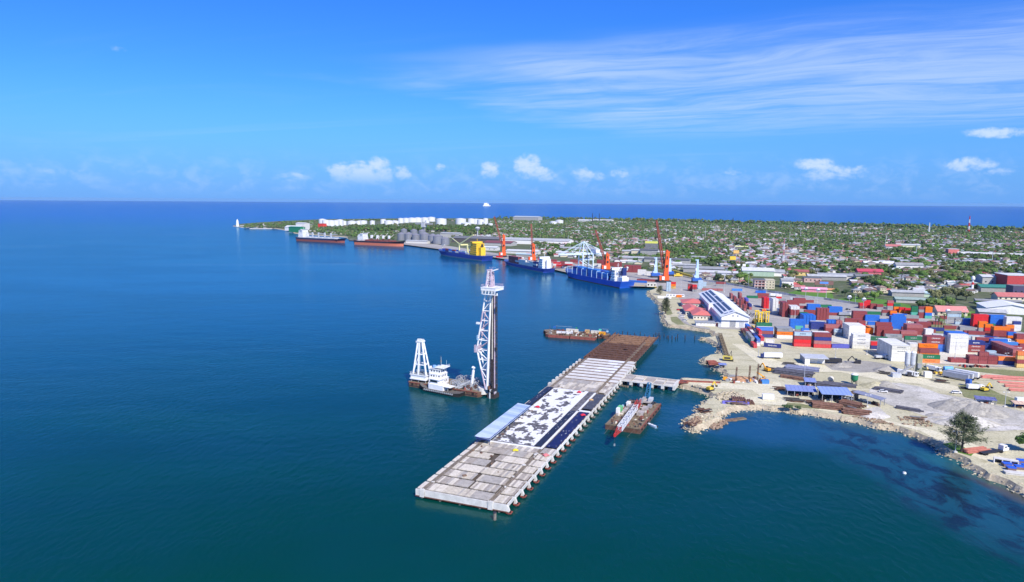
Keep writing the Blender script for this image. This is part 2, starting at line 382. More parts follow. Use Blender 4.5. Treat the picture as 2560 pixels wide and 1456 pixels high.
for i in range(n):
    quayish = nS <= i < nS+nQ
    dd = .01 if quayish else (3.5+1.5*mn.noise(outline[i]*.2) if i < nS else 6)
    p = inward(outline, i, dd); inner.append(Vector((p.x, p.y, LZ)))
area = sum(outline[i].x*outline[(i+1)%n].y-outline[(i+1)%n].x*outline[i].y for i in range(n))
if area > 0:
    inner = [Vector((2*outline[i].x-inner[i].x, 2*outline[i].y-inner[i].y, LZ)) for i in range(n)]
lm = MB(); poly_mesh(lm, inner, m_green)
lo_ = [Vector((p.x,p.y,-1.2)) for p in outline]
lm.add(lo_+inner, [(i,(i+1)%n,n+(i+1)%n,n+i) for i in range(n)], m_shore)
land = lm.build('land', kind='structure')
def sheet(name, px, m, z, kind='structure', **kw):
    mb = MB(); poly_mesh(mb, [Vector((p.x,p.y,z)) for p in (at(x,y,z) for x,y in px)], m); return mb.build(name, kind=kind, **kw)
inner_sh = [inner[i] for i in range(nS)]
# sand yard: whole near shore, up to the container yard edge
sandp = [Vector((p.x,p.y,LZ+.02)) for p in inner_sh[4:]]+[Vector((*at(x,y,LZ+.02).xy,LZ+.02)) for x,y in [(1700,726),(1725,745),(1790,800),(1870,835),(2060,850),(2200,880),(2290,910),(2560,917),(2900,1000)]]
mb = MB(); poly_mesh(mb, sandp, m_sand); mb.build('sand', kind='structure')
yard_px = [(1645,718)]+[(x,y-.3) for x,y in QUAY[:-1]]+[(1010,604),(1100,612),(1230,632),(1330,646),(1420,655),(1540,668),(1640,680),(1720,694),(1800,709),(1900,730),(2000,745),(2100,757),(2200,770),(2330,792),(2450,816),(2560,838),(2900,905),(2900,1000),(2560,919),(2430,917),(2350,911),(2290,912),(2200,880),(2060,852),(1950,850),(1905,838),(1880,826),(1800,822),(1740,790),(1715,765),(1690,738),(1660,728)]
sheet('container_yard', yard_px, m_yard, LZ+.06)
sheet('concrete_apron', [(1905,838),(1950,848),(2060,850),(2200,878),(2290,910),(2350,909),(2560,917),(2900,985),(2900,960),(2560,893),(2440,880),(2300,868),(2180,848),(2050,828),(1960,818),(1900,826)], ground_mat('pale_hardstand',[(.60,.57,.46),(.66,.63,.52),(.52,.49,.38),(.50,.47,.37)],.03), LZ+.09)
sheet('coast_road', [(1660,686),(1760,703),(1900,731),(2030,750),(2200,772),(2330,795),(2450,818),(2560,842),(2900,910),(2900,895),(2560,832),(2450,809),(2330,786),(2200,764),(2030,743),(1900,724),(1760,697),(1660,681)], ground_mat('road_asphalt',[(.34,.335,.32),(.38,.37,.35),(.30,.295,.28),(.42,.41,.39)],.05,bump=.05), LZ+.12)
for i, px in enumerate([
  [(2095,748),(2150,741),(2230,752),(2300,770),(2330,786),(2260,779),(2160,765),(2090,755)],
  [(1960,735),(2010,722),(2080,732),(2085,748),(2020,744)],
  [(2430,800),(2380,790),(2400,775),(2440,780)],
  [(1676,793),(1692,792),(1712,812),(1694,812),(1679,804)],[(1655,757),(1668,760),(1682,785),(1668,788),(1658,775)],
  [(2380,1106),(2356,1110),(2390,1130),(2428,1140),(2434,1134),(2410,1118)],
  [(1968,1007),(2000,1009),(2045,1018),(2048,1023),(2000,1019),(1965,1013)],
  [(2300,918),(2440,920),(2560,928),(2900,980),(2900,1000),(2560,944),(2450,930),(2300,926)],
  [(2326,800),(2380,812),(2395,838),(2345,836),(2300,812)],[(2104,781),(2140,787),(2152,799),(2112,794)],
  [(2395,965),(2440,955),(2500,985),(2560,1005),(2560,1018),(2480,1008),(2410,992)]]):
    sheet('grass_patch' if i < 7 else 'grass_strip', px, m_grass if i in (0,1,2,5) else m_dgrass, LZ+.092+.006*i, kind='stuff', label=['green grass field behind the fence of the container yard','grass verge beside the pink building','grass bank under the trees by the red roofed house','grass plot inside the bend of the shore drive','grass strip beside the rocky shore below the white trailers','bright grass under the big feathery tree','scrub patch beside the sandy track near the shore','long grass strip in front of the maroon containers','grass island with palms among the yard containers','small worn grass patch on the open container yard','grass field around the parked buses and trucks'][i], cat='grass')
for i, px in enumerate([
  [(2050,905),(2100,902),(2170,903),(2230,912),(2225,930),(2150,932),(2080,925)],
  [(2180,955),(2250,958),(2300,967),(2350,985),(2440,1000),(2560,1030),(2560,1075),(2440,1080),(2380,1065),(2330,1045),(2280,1030),(2230,1015),(2170,990)],
  [(2160,1024),(2195,1016),(2215,1034),(2200,1047),(2165,1042)]]):
    sheet('gravel_ground', px, m_gravw if i else m_gravel, LZ+.066+.012*i)
for i, px in enumerate([
  [(1702,950),(1760,955),(1850,960),(1950,955),(1960,985),(2010,1005),(2100,1025),(2200,1048),(2330,1075),(2420,1105),(2560,1165),(2560,1185),(2400,1130),(2300,1077),(2200,1052),(2100,1033),(2000,1018),(1900,1009),(1820,1010),(1838,1000),(1900,990),(1880,975),(1790,971),(1760,966),(1708,959)],
  [(1830,860),(1860,880),(1905,915),(1960,930),(2100,930),(2200,950),(2300,960),(2400,985),(2560,1020),(2560,1010),(2420,972),(2300,945),(2200,935),(2100,915),(1950,905),(1900,885),(1860,862)]]):
    sheet('dirt_track', px, m_road, LZ+.05+.008*i)
sheet('shore_drive', [(1708,772),(1700,780),(1695,795),(1714,810),(1740,819),(1775,824),(1775,820),(1745,814),(1725,812),(1710,797),(1712,784)], m_yard, LZ+.3)
# quay wall with yellow fender edge
qw = MB()
for a, b_ in zip(QUAY[:-1], QUAY[1:]):
    A, B = at(*a,0), at(*b_,0); L = (B-A).length; d = (B-A)/L; k = int(L/8); nrm = Vector((d.y,-d.x,0))
    if nrm.x > 0: nrm = -nrm
    qw.beam(A+Vector((0,0,2.0))-nrm*.4, B+Vector((0,0,2.0))-nrm*.4, 1.2, 1.2, concrete)
    qw.beam(A+Vector((0,0,.7)), B+Vector((0,0,.7)), .6, 1.6, dark)
    qb = None
qroot = qw.build('quay_wall', label='long concrete quay edge with black fenders where the ships lie', cat='quay')
A, B = at(1573,716,0), at(1640,722,0)
yq = MB(); yq.beam(A+Vector((0,-.6,1.9)), B+Vector((0,-.6,1.9)), .8, 1.5, yellow); yq.build('yellow_quay_edge', qroot)
A, B = at(1435,686,0), at(1380,673.5,0)
yq = MB(); yq.beam(A+Vector((-.6,0,1.9)), B+Vector((-.6,0,1.9)), .8, 1.5, yellow); yq.build('yellow_quay_edge', qroot)

# rocks along the shore
rock_m = mat('shore_rock', (.47,.41,.29), .95, var=.35, scale=.7, bump=.6)
rock_d = mat('brown_rock', (.30,.21,.14), .95, var=.4, scale=.6, bump=.6)
def rocks(name, pts, m, label, size=(.6,1.6), kind='stuff', cat='rocks'):
    base = bmesh.new(); bmesh.ops.create_icosphere(base, subdivisions=1, radius=1)
    bv = [v.co.copy() for v in base.verts]; bf = [[v.index for v in f.verts] for f in base.faces]; base.free()
    V, F = [], []
    for p in pts:
        r = U(*size); sx, sy, sz = U(.7,1.5), U(.7,1.4), U(.5,.9); a = U(0,6.3); o = len(V); ca, sa = math.cos(a), math.sin(a)
        for v in bv:
            k = r*U(.75,1.2); x, y, z = v.x*sx*k, v.y*sy*k, v.z*sz*k
            V.append((p[0]+x*ca-y*sa, p[1]+x*sa+y*ca, p[2]+z))
        F += [[i+o for i in f] for f in bf]
    me = bpy.data.meshes.new(name); me.from_pydata(V, [], F); me.materials.append(m); me.update()
    return obj(name, me, kind=kind, label=label, cat=cat)
pts = []
for i in range(len(shore_w)-1):
    a, b_ = shore_w[i], shore_w[i+1]; L = (b_-a).length; nn = (inner[i]-outline[i]); nn.z = 0
    for k in range(int(L*2.6)):
        f = rnd(); h = rnd(); p = a.lerp(b_, f)+nn.normalized()*(h*6.5-1.3); pts.append((p.x, p.y, max(-.2, min(2.3, h*2.6-.3))))
rocks('shore_rocks', pts, rock_m, 'line of pale riprap rocks along the waterline of the sandy shore', (.2,.62))
def scatter(px, n_, z0=LZ, z1=.8):
    P = [at(x,y,LZ) for x,y in px]; xs = [p.x for p in P]; ys = [p.y for p in P]; r = []
    while len(r) < n_:
        x, y = U(min(xs),max(xs)), U(min(ys),max(ys))
        if inpoly(x, y, P) and (z0 < 1 or inpoly(x, y, inner)): r.append((x, y, z0+U(0,z1)))
    return r
def inpoly(x, y, P):
    c = False; j = len(P)-1
    for i in range(len(P)):
        if (P[i].y > y) != (P[j].y > y) and x < (P[j].x-P[i].x)*(y-P[i].y)/(P[j].y-P[i].y)+P[i].x: c = not c
        j = i
    return c
rocks('boulder_heap', scatter([(1790,985),(1830,978),(1860,990),(1850,1003),(1810,1006),(1790,998)], 170, z1=.8), rock_m, 'broad heap of pale armour boulders behind the neck of the jetty', (.4,.95))
rocks('rubble_heap', scatter([(1718,965),(1745,966),(1772,976),(1778,990),(1755,985),(1720,976)], 90), rock_m, 'white rubble stones along the south edge of the causeway', (.5,1.1))
rocks('spit_boulders', scatter([(1712,1060),(1735,1035),(1775,1030),(1800,1050),(1775,1068),(1735,1080),(1715,1075)], 150, z1=.3), rock_m, 'pale boulders covering the tip of the spit', (.35,.95))
rocks('brown_spit_rocks', scatter([(1716,1058),(1745,1043),(1755,1058),(1735,1072),(1718,1068)], 110, z1=1.0), rock_d, 'rust coloured rocks heaped on the spit end', (.35,.9))
rocks('slab_debris', scatter([(1785,1045),(1812,1042),(1818,1052),(1795,1064),(1775,1062)], 55, z0=.1, z1=.6), rock_d, 'broken brown concrete debris on the east side of the spit', (.5,1.2))
rocks('shore_debris', scatter([(2125,1040),(2200,1050),(2270,1075),(2290,1092),(2240,1078),(2150,1056)], 150, z1=.4), rock_d, 'brown debris and driftwood strewn along the bay shore', (.2,.6))
rocks('yard_debris', scatter([(2240,1040),(2330,1055),(2330,1070),(2260,1062)], 90, z1=.5), rock_d, 'scattered brown timber scrap beside the long open shed', (.2,.7))
# mounds
def mound(px, py, rx, ry, h, m, label, rz=0, n=28, rings=9, sharp=1.):
    p = at(px, py, LZ); V = [(0,0,h)]; F = []
    for r in range(1, rings+1):
        for i in range(n):
            a = 2*math.pi*i/n; k = r/rings; nz = 1+.22*mn.noise(Vector((math.cos(a)*1.6,math.sin(a)*1.6,px*.1)))
            hh = h*max(0,(1-k**sharp))*(1+.3*mn.noise(Vector((math.cos(a)*k*4,math.sin(a)*k*4,px))))
            V.append((math.cos(a)*rx*k*nz, math.sin(a)*ry*k*nz, hh-.15*(r==rings)))
    for i in range(n): F.append((0, 1+i, 1+(i+1)%n))
    for r in range(rings-1):
        for i in range(n): F.append((1+r*n+i, 1+(r+1)*n+i, 1+(r+1)*n+(i+1)%n, 1+r*n+(i+1)%n))
    me = bpy.data.meshes.new('gravel_pile'); me.from_pydata(V,[],F); me.materials.append(m); me.polygons.foreach_set('use_smooth',[True]*len(F)); me.update()
    return obj('gravel_pile', me, None, (p.x,p.y,LZ+.25), rz, label, 'gravel pile', 'gravel and sand piles')
mound(2385,1020,13,9,5,m_gravel,'long grey gravel ridge, left end, beyond the feathery tree')
mound(2420,1024,14,10,5.2,m_gravel,'long grey gravel ridge, middle hump',sharp=1.2)
mound(2452,1032,14,9,5,m_gravel,'long grey gravel ridge, right hump',sharp=1.2)
mound(2478,1038,8,6,3.6,m_gravel,'small dark gravel pile at the right foot of the grey ridge')
mound(2420,1058,16,8,4.2,m_gravw,'pale blue grey aggregate heap just behind the feathery tree crown')
mound(2372,1052,13,7,1.6,m_gravw,'low pale aggregate spread in front of the grey ridge')
mound(2337,1040,5,3,1.5,m_gravel,'small grey mound on the pale aggregate left of the big tree')
mound(2220,927,10,6,3.2,m_gravel,'grey sand pile left of the batching plant')
mound(2103,917,7,4,2.4,m_gravel,'grey gravel cone beside the white workshop')
mound(2190,967,9,6,3.,m_sand,'tan sand heap near the green silo')
mound(2212,968,9,7,3.6,m_gravel,'steep cut sand bank right of the green silo')
mound(2185,1040,8,6,1.8,m_gravw,'pale crushed stone pile by the sandy track')
mound(1852,948,9,7,1.5,mat('orange_soil',(.48,.27,.14),.95,var=.2),'low orange soil heap behind the leader frames')
# ------------------------------------------------------------------ pier under construction
PA = at(1041,1220,3.5); PTH = math.radians(-21.4)
pier = thing('pier', 'long unfinished concrete pier running diagonally across the water', 'pier', (PA.x,PA.y,0), PTH)
Wd, Ln, DZ, PIT = 36.6, 322.0, 3.5, 7.25
plankmats = [mat('plank_concrete_a', (.53,.48,.39), .9, var=.2, scale=.9, bump=.2), mat('plank_concrete_b', (.36,.32,.275), .9, var=.25, scale=.8, bump=.2), mat('plank_concrete_c', (.62,.57,.48), .9, var=.15, scale=.8, bump=.2), mat('plank_concrete_d', (.38,.355,.32), .9, var=.2, scale=.7, bump=.2)]
plank_me = {}
def plank(w, l, k):
    key = (round(w,2), round(l,2), k)
    if key not in plank_me:
        b_ = MB(); e = .06; h = .42
        vs = [(0,0,0),(w,0,0),(w,l,0),(0,l,0),(0,0,h-e),(w,0,h-e),(w,l,h-e),(0,l,h-e),(e,e,h),(w-e,e,h),(w-e,l-e,h),(e,l-e,h)]
        b_.add(vs, [(0,1,5,4),(1,2,6,5),(2,3,7,6),(3,0,4,7),(4,5,9,8),(5,6,10,9),(6,7,11,10),(7,4,8,11),(8,9,10,11)], plankmats[k]); plank_me[key] = b_.mesh('plank')
    return plank_me[key]
# sub-structure: cross beams, rail beams, side beams
sub = MB()
nb = int(175/PIT)
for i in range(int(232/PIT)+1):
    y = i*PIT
    sub.box(.1, y-.45, 1.0, Wd-.1, y+.45, 2.55, mat('shadowy_soffit',(.10,.08,.065),.9,var=.3))  # colour darkened to paint shade into the gaps between deck bays
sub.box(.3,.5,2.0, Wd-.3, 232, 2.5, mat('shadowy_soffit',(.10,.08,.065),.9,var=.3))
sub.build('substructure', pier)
rb = MB()
for x in (2.3, 29.6):
    rb.box(x, -.1, 1.6, x+.28, 232, 3.72, conc_d); rb.box(x+.95, -.1, 1.6, x+1.23, 232, 3.72, conc_d); rb.box(x+.28,-.05,1.6,x+.95,232,3.2,rustdeck)
rb.build('crane_rail_groove', pier)
# end fascia (near end)
fe = MB()
fe.box(3.7,-.5,.95,29.3,.02,3.3,conc_w); fe.build('end_fascia', pier)
fe = MB(); fe.box(31.1,-.5,.95,36.6,.02,3.3,conc_w); fe.build('end_fascia', pier)
fe = MB(); fe.box(-.1,-.5,.95,1.7,.02,3.3,conc_w); fe.build('end_fascia', pier)
for x in (1.75, 29.35):
    fe = MB(); fe.box(x,-.8,.6,x+1.85,.3,3.62,conc_w); fe.build('end_block', pier)
fe = MB(); fe.box(-.2,-.7,.6,36.8,.4,.93,rust); fe.build('rusty_formwork', pier)
# planks: 7 full bays
cnt = 0; extra = MB()
for bay in range(int(57/PIT)):
    y0 = bay*PIT+.65; l = PIT-1.3
    # left kerb slab
    o = obj('kerb_slab', plank(2.0, l, 2), pier, (.15, y0, 3.1)); 
    x = 3.75; shade = random.choice([0,1,2])
    gaps = {1:(17,1),2:(15.5,1.2),4:(14.5,1.6),5:(13,2)}.get(bay)
    while x < 29.2:
        w_ = U(.78,1.12)
        if x+w_ > 29.35: break
        if rnd() < .22: shade = random.choice([0,0,1,2,2,3])
        if gaps and gaps[0] < x < gaps[0]+gaps[1]*1.3: x += w_; continue
        k = shade if rnd() < .7 else random.choice([0,1,2,3])
        o = obj('plank', plank(round(w_-.12,1), l, k), pier, (x, y0+U(-.05,.05), 3.08+U(-.03,.05))); cnt += 1
        x += w_
    x = 31.0
    while x < 36.3:
        w_ = U(.85,1.1)
        if x+w_ > 36.6: break
        if cnt < 290: obj('plank', plank(round(w_-.12,1), l, random.choice([0,1,2,2])), pier, (x, y0+U(-.05,.05), 3.08+U(-.03,.05))); cnt += 1
        x += w_
def plankfield(y0, y1, xs, name='far_planks', dark_=0):
    b_ = MB()
    y = y0
    while y < y1:
        for xa, xb in xs:
            x = xa
            while x < xb-.5:
                w_ = U(.9,2.2); w_ = min(w_, xb-x)
                if rnd() > .03+dark_: b_.box(x, y+.2, 3.06, x+w_-.1, y+PIT-.25, 3.45+U(-.05,.07), random.choice(plankmats))
                x += w_
        y += PIT
    b_.build(name, pier, kind='stuff')
plankfield(7*PIT, 8*PIT-.5, [(.2,2.1),(3.75,29.3),(31.1,36.3)])
plankfield(152, 176, [(.2,2.1),(3.75,29.3),(31.1,36.3)])
plankfield(176, 231, [(31.1,36.3)])
plankfield(8*PIT-.6, 152, [(.2,2.1)], dark_=.3)
# loose edge beams left side
for i in range(8, 32):
    y = i*PIT
    if i >= 22: 
        f = MB(); f.box(-1.1, y-1.3, 1.6, .1, y+1.3, 3.75, conc_w); f.build('kerb_block', pier)
# white slab strips across (unfilled bays)
for i in range(24, 32):
    y = i*PIT+.4; x = 3.8; kk = 0
    while x < 29.2:
        w_ = U(3.5,7) ; w_ = min(w_, 29.3-x)
        f = MB(); f.box(x, y+.4, 3.15, x+w_-.06, y+PIT-1.5, 3.62+U(-.04,.04), white if rnd()<.55 and i>25 else conc_w); f.build('white_slab', pier); x += w_
    f = MB(); f.box(31.1, y+.4, 3.15, 36.2, y+PIT-1.4, 3.6, conc_w); f.build('white_slab', pier)
    f = MB(); f.box(.3, y-.3, 3.0, 36.3, y+.3, 3.66, wood); f.build('shuttering_beam', pier)
# right side: precast edge with open brackets and pile caps
for i in range(0, 32):
    y = i*PIT
    f = MB()
    # bracket: sloping cap going out and down
    vs = []
    for yy in (y-.4, y+.4): vs += [(34.5,yy,3.0),(36.6,yy,3.1),(37.0,yy,2.8),(37.6,yy,1.2),(37.4,yy,.7),(36.6,yy,.6),(34.5,yy,1.9)]
    n_ = 7
    f.add(vs, [tuple(range(n_-1,-1,-1)), tuple(range(n_,2*n_))]+[(k,(k+1)%n_,n_+(k+1)%n_,n_+k) for k in range(n_)], conc_w)
    f.build('pile_cap_bracket', pier)
    f = MB(); f.tube((37.3,y,-3),(37.3,y,.75),.8,redox if i<16 else conc_d,8); f.box(36.4,y-1,.45,38.4,y+1,.75,redox if i<12 else conc_d); f.build('edge_pile', pier)
    if i < 31:
        f = MB(); f.box(36.3, y+.5, 2.3, 36.75, y+PIT-.5, 3.42, conc_w if i < 8 or 12 < i else white); f.build('edge_beam', pier)
pl = MB()
for i in range(0, 44):
    for x in (2.5,10,18,26,33.5): pl.tube((x,i*PIT,-3),(x,i*PIT,2.5),.5,conc_d,6)
    if i%2: pl.tube((-.4,i*PIT,-3),(-.4,i*PIT,1.5),.4,redox,6)
pl.build('pile_rows', pier, kind='stuff')
# membrane zone
tz0, tz1 = 8*PIT-.8, 151
dk = MB(); dk.box(5.0, tz0, 3.0, 29.4, tz1, 3.5, mat('dark_membrane_deck', (.13,.125,.13), .75, var=.75, scale=.55, bump=.3)); dk.build('grey_topping', pier)
strips = [((1.0,110,4.6,tz1),'black_membrane'),((26.2,tz0+1,29.3,112),'black_membrane'),((31.2,tz0+1,36.2,113),'navy_membrane'),((31.2,118,36.2,tz1-4),'grey_membrane')]
mm = {'black_membrane':mat('black_membrane',(.02,.02,.035),.45,var=.4,scale=.8,bump=.5),'navy_membrane':mat('navy_membrane',(.012,.012,.07),.45,var=.5,scale=.5,bump=.5),'grey_membrane':mat('grey_membrane',(.07,.075,.09),.6,var=.35,scale=.5,bump=.5)}
MLAB = ['black membrane strip along the left edge beyond the blue canopy','narrow black membrane strip left of the white line on the pier','wide navy blue membrane strip along the right edge of the pier','dark grey membrane strip near the far end of the white sheets, right edge']
def wavy(x0,y0,x1,y1,z,m,nx,ny,amp=.12):
    b_ = MB(); V=[]; F=[]
    for j in range(ny+1):
        for i in range(nx+1):
            x = x0+(x1-x0)*i/nx; y = y0+(y1-y0)*j/ny
            if i in (0,nx): x += .25*mn.noise(Vector((y*.4,x,0)))
            V.append((x,y,z+amp*mn.noise(Vector((x*.9,y*.5,z)))))
    for j in range(ny):
        for i in range(nx): a = j*(nx+1)+i; F.append((a,a+1,a+nx+2,a+nx+1))
    b_.add(V,F,m); return b_
for (r, nm), lb in zip(strips, MLAB):
    mem_ = wavy(*r, 3.78, mm[nm], 5, int((r[3]-r[1])/2)).build('membrane_sheet', None, (PA.x,PA.y,0), PTH, smooth=True, label=lb, cat='sheet', group='dark membrane sheets on the pier')
    fm = MB()
    for k_ in range(int((r[3]-r[1])/4)): fm.cbox(U(r[0]+.6,r[2]-.6), U(r[1]+1,r[3]-1), 3.9, U(.1,.3), U(.6,1.6), .05, mat('pale_tape',(.45,.45,.5),.7), U(-.5,.5))
    fm.build('tape_marks', mem_, kind='stuff')
# white geotextile with torn dark gaps
b_ = MB(); st = .36; V={}; VV=[]; F=[]
def hole(x,y):
    f = (y-tz0)/(tz1-tz0)
    a = mn.noise(Vector((x*.22,y*.15,3)))+.6*mn.noise(Vector((x*.55,y*.42,7)))+.25*mn.noise(Vector((x*1.1,y*.9,1)))
    a += .5*(f-.30)
    if x > 24.6: a += .45
    if f > .98 or y < tz0+1.2: return a < -.2
    if x < 8 and f < .45: a -= .4*(8-x)/3
    if f>.35 and 16<x<18.5 and f<.95: a -= .28
    return a < -.05
nx = int((26-5.4)/st); ny = int((tz1-tz0-1)/st)
def vid(i,j):
    if (i,j) not in V:
        V[(i,j)] = len(VV); x = 5.4+i*st; y = tz0+.6+j*st
        VV.append((x+.2*mn.noise(Vector((x*1.7,y*1.7,0))), y+.2*mn.noise(Vector((x*1.7,y*1.7,5))), 3.66+.09*mn.noise(Vector((x*.8,y*.8,2)))))
    return V[(i,j)]
for j in range(ny):
    for i in range(nx):
        if not hole(5.4+(i+.5)*st, tz0+.6+(j+.5)*st): F.append((vid(i,j),vid(i+1,j),vid(i+1,j+1),vid(i,j+1)))
sheetm = mat('white_geotextile', (.74,.74,.73), .9, var=.05, scale=.8, bump=.6, bscale=1.2)
b_.add(VV,F,sheetm); b_.build('geotextile_sheet', None, (PA.x,PA.y,0), PTH, smooth=True, label='torn white geotextile sheeting spread over the middle of the pier', cat='sheet')
wl = MB(); wl.box(29.7,tz0-1.5,3.73,30.7,tz1-3,3.95,white); wl.build('white_cover_strip', None, (PA.x,PA.y,0), PTH, label='long straight white strip between the black and navy membranes', cat='strip')
wl = MB(); wl.box(5,tz0-1.8,3.5,30.5,tz0-1.2,4.0,white); wl.box(29.8,112.5,3.6,36.3,114.5,3.95,white); wl.build('white_kerb_boards', pier)
# canopy
CO_ = Vector((PA.x,PA.y,0))+Vector((math.cos(PTH),math.sin(PTH),0))*2.6+Vector((-math.sin(PTH),math.cos(PTH),0))*-6.0
can = thing('canopy', 'long pale blue metal roof on posts along the left edge of the pier', 'shelter', CO_, PTH)
rf = [mat('pale_blue_roof',(.46,.56,.70),.35,var=.06,metal=.2), mat('pale_blue_roof_b',(.37,.47,.62),.35,var=.06,metal=.2), mat('pale_blue_roof_c',(.55,.64,.76),.35,var=.06,metal=.2)]
y = 57.5
while y < 111:
    w_ = U(1.6,3.4); w_ = min(w_, 111.3-y); f = MB(); k = random.choice([0,0,1,2,2]); zz_ = 6.1+U(-.04,.04)
    f.add([(-2.3,y,zz_+.5),(5.2,y,zz_-.1),(5.2,y+w_,zz_-.1),(-2.3,y+w_,zz_+.5),(-2.3,y,zz_+.6),(5.2,y,zz_),(5.2,y+w_,zz_),(-2.3,y+w_,zz_+.6)], [(3,2,1,0),(4,5,6,7),(0,1,5,4),(1,2,6,5),(2,3,7,6),(3,0,4,7)], rf[k])
    nrib = int(w_/.6)
    for q in range(nrib+1): f.beam((-2.3,y+q*.6,zz_+.62),(5.2,y+q*.6,zz_+.02),.1,.08,rf[k])
    f.build('roof_panel', can); y += w_+.02
f = MB()
for y in range(58,112,6):
    for x in (-1.4,4.6): f.box(x,y,3.5,x+.2,y+.2,6.5,navy)
f.build('posts', can)
f = MB(); f.box(-1.6,57.6,5.4,4.9,57.9,6.45,navy); f.box(4.8,58,5.9,4.95,111,6.45,navy); f.build('fascia_board', can)
# beams in the far rusty zone
for i in range(0, 13):
    y = 234+i*7.0
    for dy_ in (0, 3.4):
        f = MB(); f.box(.6, y+dy_, 2.5, 35.2, y+dy_+(.9 if dy_ else 1.3), 3.3+(.1 if dy_ else .6), rust if i < 8 else mat('ochre_rusty_steel',(.27,.15,.085),.85,var=.35,scale=.6)); f.build('cross_girder', pier)
for x in (.2,3.4,28.5,35.2):
    f = MB(); f.box(x, 232, 2.7, x+.6, 326 if x!=.2 else 329, 3.9, rust); f.build('long_girder', pier)
f = MB(); f.box(29.3,232,3.0,31.2,300,3.75,rustdeck); f.build('walkway', pier)
f = MB()
for i in range(26): x, y = U(2,34), U(235,318); f.cbox(x,y,3.6,U(1,4),U(.3,.8),U(.2,.6),rust,U(-.3,.3))
f.build('loose_steel', pier, kind='stuff')
f = MB()
for i in range(60):
    x, y = random.choice([(U(2.2,3.7),U(3,55)),(U(29.5,31.2),U(3,55)),(U(4,36),U(1,56)),(U(5,9),U(56,112)),(U(4,36),U(152,175))])
    f.cbox(x,y,3.5,U(.3,1.6),U(.3,1.1),U(.1,.5),random.choice([wood,conc_d,rust,conc_w]),U(0,3))
f.build('site_debris', pier, kind='stuff')
def onpier(x, y, z=3.5): 
    c_, s_ = math.cos(PTH), math.sin(PTH); return Vector((PA.x+x*c_-y*s_, PA.y+x*s_+y*c_, z))
def worker_gear(p, m, label, nm='tarpaulin_heap', cat='tarpaulin'):
    f = MB(); V=[];F=[]
    for j in range(5):
        for i in range(5): V.append((i*.6-1.2, j*.6-1.2, 1.0*math.exp(-((i-2)**2+(j-2)**2)*.25)+.15*mn.noise(Vector((i,j,p.x)))))
    for j in range(4):
        for i in range(4): a=j*5+i; F.append((a,a+1,a+6,a+5))
    f.add(V,F,m); f.build(nm, None, p, U(0,2), smooth=True, label=label, cat=cat)
redt = mat('red_tarp',(.65,.03,.06),.7); 
worker_gear(onpier(9,111,3.8), redt, 'red tarpaulin bundle beyond the canopy, left part of the white sheeting')
worker_gear(onpier(21.5,146,3.8), redt, 'red tarpaulin bundle at the far edge of the white sheeting')
worker_gear(onpier(34.5,107,3.8), redt, 'red cloth on the navy membrane at the right edge of the pier')
worker_gear(onpier(34.5,49,3.6), mat('pink_tarp',(.7,.2,.2),.7), 'pink sheet on the planks at the right edge of the pier')
worker_gear(onpier(31.5,134,3.8), mat('tan_tarp',(.55,.36,.16),.7), 'orange brown heap beside the far end of the grey membrane')
worker_gear(onpier(20.5,49.5,3.6), mat('yellow_tank',(.7,.6,.04),.5), 'small yellow cover in front of the white sheeting', 'yellow_cover', 'cover')
p = at(1237,1300,0); f = MB(); f.tube((0,0,-2),(0,0,2.6),.55,conc_d,12); f.tube((0,0,2.6),(0,0,2.8),.65,dark,12)
f.build('lone_pile', None, (p.x,p.y,0), label='single dark pile standing in the water off the near end of the pier', cat='pile')
# ------------------------------------------------------------------ trestle to the shore
TA = at(1560,943,3.4); TB = at(1690,958,3.4); d = TB-TA; TL = d.length; tth = math.atan2(d.y,d.x)
tr = thing('trestle_bridge', 'short concrete trestle joining the pier to the sandy shore', 'bridge', (TA.x,TA.y,0), tth)
nb = 5; L = TL/nb; TWD = 7.0
for i in range(nb):
    x0 = i*L
    for j in range(4):
        f = MB(); f.box(x0+.45, -TWD+j*TWD/2, 2.6, x0+L-.45, -TWD+(j+1)*TWD/2-.1, 3.35+U(-.03,.03), random.choice(plankmats)); f.build('deck_slab', tr)
    f = MB(); f.box(x0-.6, -TWD+.4, 1.4, x0+.6, TWD, 2.6, conc_w); f.box(x0-.9,-TWD-.5,.9,x0+.9,-TWD+.4,2.5,conc_w); f.build('cross_head', tr)
    for y in (-TWD+.5,-2.5,2.5,TWD-.5):
        f = MB(); f.tube((x0+.3,y,-3),(x0+.3,y,1),.6,conc_d,8); f.build('pile', tr)
f = MB(); f.box(0,-TWD-.35,2.7,TL,-TWD-.02,3.4,conc_w); f.box(0,TWD+.05,2.7,TL,TWD+.3,3.6,conc_w); f.build('side_beam', tr)
f = MB(); f.box(TL-.5,-TWD-.4,.8,TL+.8,TWD+.5,3.7,conc_w); f.build('abutment', tr)
f = MB()
for k in range(5): f.tube((3+k*1.2+U(-.4,.4),-7-U(0,3),-2),(3+k*1.2,-7-U(0,2),.9),.5,rustdeck,7)
f.build('broken_pile_stubs', None, (TA.x-3,TA.y,0), tth, label='cluster of broken pile stubs in the water below the start of the trestle', cat='pile')
# timber bulkhead along the causeway north side
A, B = at(1692,953,2.4), at(1800,958,2.4); f = MB(); f.beam(A,B,.8,1.6,redox)
for k in range(9): q = A.lerp(B,k/8); f.beam(q-Vector((0,0,3)),q+Vector((0,0,.9)),.5,.5,rust)
f.build('sheet_pile_wall', label='rusty red steel wall along the north edge of the causeway', cat='wall')
